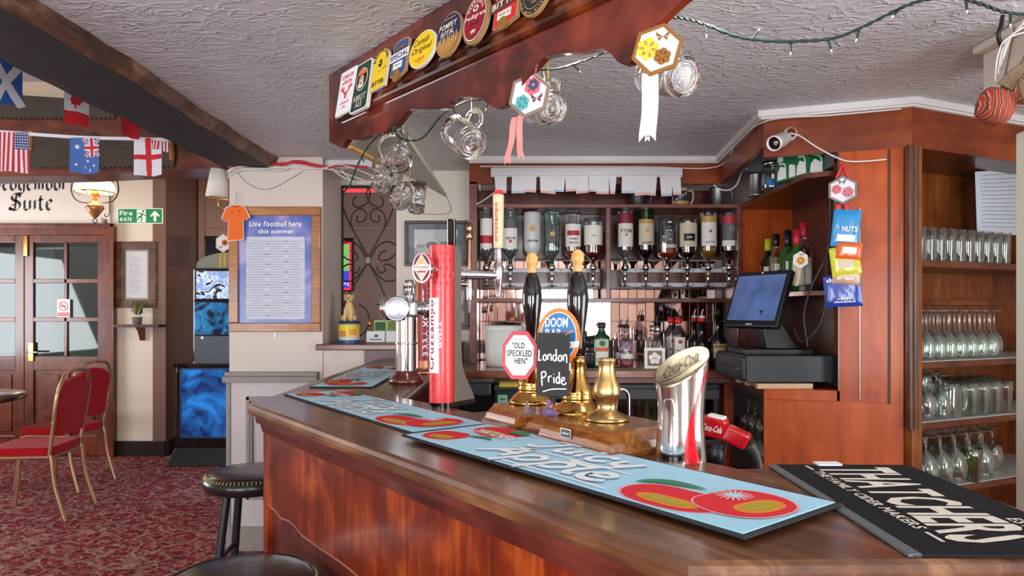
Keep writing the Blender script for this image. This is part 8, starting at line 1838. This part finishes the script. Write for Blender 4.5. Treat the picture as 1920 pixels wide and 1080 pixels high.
# ---- pictures on the ivory wall
def art_photo(r, W_, H_):
    MB().box(-W_, W_, -H_, H_, -.008, 0).build('mount', mat('slate_mount', (96, 108, 118), .4), r); g = MB(); g.rect(-W_ * .78, W_ * .78, -H_ * .80, H_ * .72, .001, None, 0)
    g.rect(-W_ * .78, W_ * .78, -H_ * .80, -H_ * .25, .0014, None, 1); g.flat([(.1 * W_, -.25 * H_), (.78 * W_, -.3 * H_), (.78 * W_, .40 * H_), (.5 * W_, .30 * H_), (.42 * W_, .12 * H_), (.1 * W_, .05 * H_)], .0018, None, 2)
    for i in range(4): g.rect((.2 + .14 * i) * W_, (.26 + .14 * i) * W_, -.12 * H_, .0, .0022, None, 3)
    g.disc(-.15 * W_, -.10 * H_, .22 * W_, .20 * H_, .002, None, 3, 14); g.rect(-.7 * W_, -.4 * W_, -.25 * H_, -.05 * H_, .002, None, 2)
    g.build('photograph', [mat('photo_sky', (206, 210, 212), .4), mat('photo_ground', (176, 176, 172), .4, var=.2), mat('photo_house', (140, 138, 134), .4, var=.3, vscale=50), mat('photo_dark', (84, 86, 84), .4)], r, recalc=False)
    g = MB(); g.rect(-W_, W_, -H_, H_, .006); g.build('glazing', thin_glass('picture_glass'), r, recalc=False)
WD_PF = wood('dark_picture_frame', (34, 24, 20), (62, 46, 38), (88, 68, 54), 'X', 9, .35, .3, 5)
pic(759, 876, 414, 499, 4.368, .022, 'black and white street photograph in a dark frame behind the red tower', WD_PF, art_photo)
pic(850, 879, 528, 618, 4.368, .022, 'narrow dark framed picture low on the wall behind the red tower', WD_PF, art_photo)
pic(757, 782, 534, 600, 4.368, .018, 'small dark framed picture hidden behind the chrome tower head', WD_PF, art_photo)
# ---- chairs
GOLDT = mat('champagne_gold_tube', (178, 142, 108), .35, metal=.75, var=.15, vscale=25); VEL = mat('red_velour', (164, 14, 22), .8, var=.12, vscale=8, sheen=.08, spec=.2)
def chair(label, M):
    """local: faces +x, origin on the floor under the seat centre"""
    r = thing('banquet_chair', label, 'chair', M=M, group='red banquet chairs')
    b = MB(); b.prism([(x, y) for x, y in shape_rrect(.21, .20, .05, 5)], .43, .49); b.build('seat', VEL, r, bevel=.02, segs=3)
    bkM = T(-.215, 0, .56) @ RY(-.14)
    b = MB(); b.prism([(y, z) for y, z in [(-.17, .0), (.17, .0), (.185, .28)] + [(.185 * math.cos(a), .28 + .11 * math.sin(a)) for a in [PI * q / 12 for q in range(1, 12)]] + [(-.185, .28)]], -.016, .016, bkM @ Matrix(((0, 0, 1, 0), (1, 0, 0, 0), (0, 1, 0, 0), (0, 0, 0, 1)))); bkr = b.build('backrest', VEL, r, bevel=.01, segs=3)
    for s_ in (-1, 1):
        up = [bkM @ Vector((0, s_ * y, z)) for y, z in ((.20, -.12), (.205, .05), (.215, .20), (.205, .32), (.15, .415), (.06, .435))]
        b = MB(); b.tube(catmull(up + [bkM @ Vector((0, 0, .44))], 6), .0125, 8); b.build('back_tube', GOLDT, r)
        b = MB(); b.tube(catmull([bkM @ Vector((0, s_ * .20, -.12)), (-.21, s_ * .20, .40), (-.235, s_ * .205, .22), (-.30, s_ * .21, .0)], 6), .0125, 8); b.build('leg', GOLDT, r)
        b = MB(); b.tube(catmull([(-.20, s_ * .195, .425), (.0, s_ * .195, .425), (.16, s_ * .195, .42), (.20, s_ * .195, .36), (.215, s_ * .2, .18), (.24, s_ * .205, 0)], 6), .0125, 8); b.build('leg', GOLDT, r)
        for z_ in (.10, .30): b = MB(); b.cyl(.010, -.03, .005, 8, bkM @ T(0, s_ * .195, z_) @ RX(s_ * PI / 2)); b.build('fixing', GOLDT, bkr)
    b = MB(); b.tube([(-.20, -.19, .42), (-.20, .19, .42)], .011, 8); b.build('cross_rail', GOLDT, r); b = MB(); b.tube([(.17, -.19, .415), (.17, .19, .415)], .011, 8); b.build('cross_rail', GOLDT, r)
    return r
c1_ = chair('red banquet chair with gold frame nearest the bar, back to the room', T(-3.30, 4.72, 0) @ RZ(PI + .12))
chair('red banquet chair with gold frame behind the nearer one, drawn up to the round table', T(-3.62, 5.50, 0) @ RZ(PI - .1))
tb_ = thing('round_table', 'dark round pub table at the edge of the room beside the red chairs', 'table', (-4.38, 5.25, 0)); b = MB(); b.lathe([(0, .70), (.52, .70), (.535, .71), (.535, .735), (.52, .745), (0, .745)], 40); b.build('table_top', wood('table_dark', (40, 26, 20), (72, 50, 38), (104, 80, 60), 'X', 5, .2, .6), tb_)
b = MB(); b.lathe([(.08, .10), (.05, .16), (.045, .55), (.09, .68), (.12, .70)], 20); b.build('pedestal', IRON, tb_)
for q in range(3): a = q * 2 * PI / 3 + .4; b = MB(); b.tube([(0, 0, .14), (.2 * math.cos(a), .2 * math.sin(a), .10), (.36 * math.cos(a), .36 * math.sin(a), .015)], .02, 8); b.build('foot', IRON, tb_)
# ---- bar stools
LEA = mat('black_leatherette', (30, 27, 26), .28, var=.15, vscale=30, bump=.06, bscale=120, coat=.15); STI = mat('gold_stitch', (196, 172, 120), .6); BSTL = mat('black_stool_tube', (34, 38, 44), .35, var=.1)
def stool(label, M):
    r = thing('bar_stool', label, 'stool', M=M, group='black bar stools'); zt = .775
    b = MB(); b.lathe([(0, zt - .075), (.15, zt - .075), (.176, zt - .066), (.186, zt - .045), (.182, zt - .024), (.168, zt - .012), (.15, zt - .005), (.08, zt), (0, zt + .001)], 40); b.build('seat_pad', LEA, r)
    b = MB(); b.torus(.168, .0026, T(0, 0, zt - .011), seg=44, sub=5); sp_ = r.children[0]; b.build('piping', LEA, sp_)
    g = MB()
    for q in range(72): a = 2 * PI * q / 72; M2 = RZ(a) @ T(.175, 0, zt - .0165) @ RY(.75); g.box(-.006, .006, -.0014, .0014, -.001, .0012, M2)
    g.build('stitching', STI, sp_)
    for q in range(4):
        a = PI / 4 + q * PI / 2; b = MB(); b.tube([(.105 * math.cos(a), .105 * math.sin(a), zt - .075), (.20 * math.cos(a), .20 * math.sin(a), 0)], .0155, 10); b.build('leg', BSTL, r)
    for z_, off in ((.30, 0), (.42, 1)):
        rr = .105 + (.20 - .105) * (zt - .075 - z_) / (zt - .075)
        for q in range(4):
            if q % 2 == off or z_ < .35:
                a = PI / 4 + q * PI / 2; c_ = a + PI / 2; b = MB(); b.tube([(rr * math.cos(a), rr * math.sin(a), z_ + (.03 if q % 2 else 0)), (rr * math.cos(c_), rr * math.sin(c_), z_ + (.03 if q % 2 else 0))], .009, 8); b.build('footrail', BSTL, r)
    return r
stool('round black leatherette bar stool beside the far corner of the bar', T(-1.025, 2.70, 0) @ RZ(.08))
stool('round black leatherette bar stool nearest the camera by the bar front', T(-.645, 1.62, .0) @ RZ(.2))
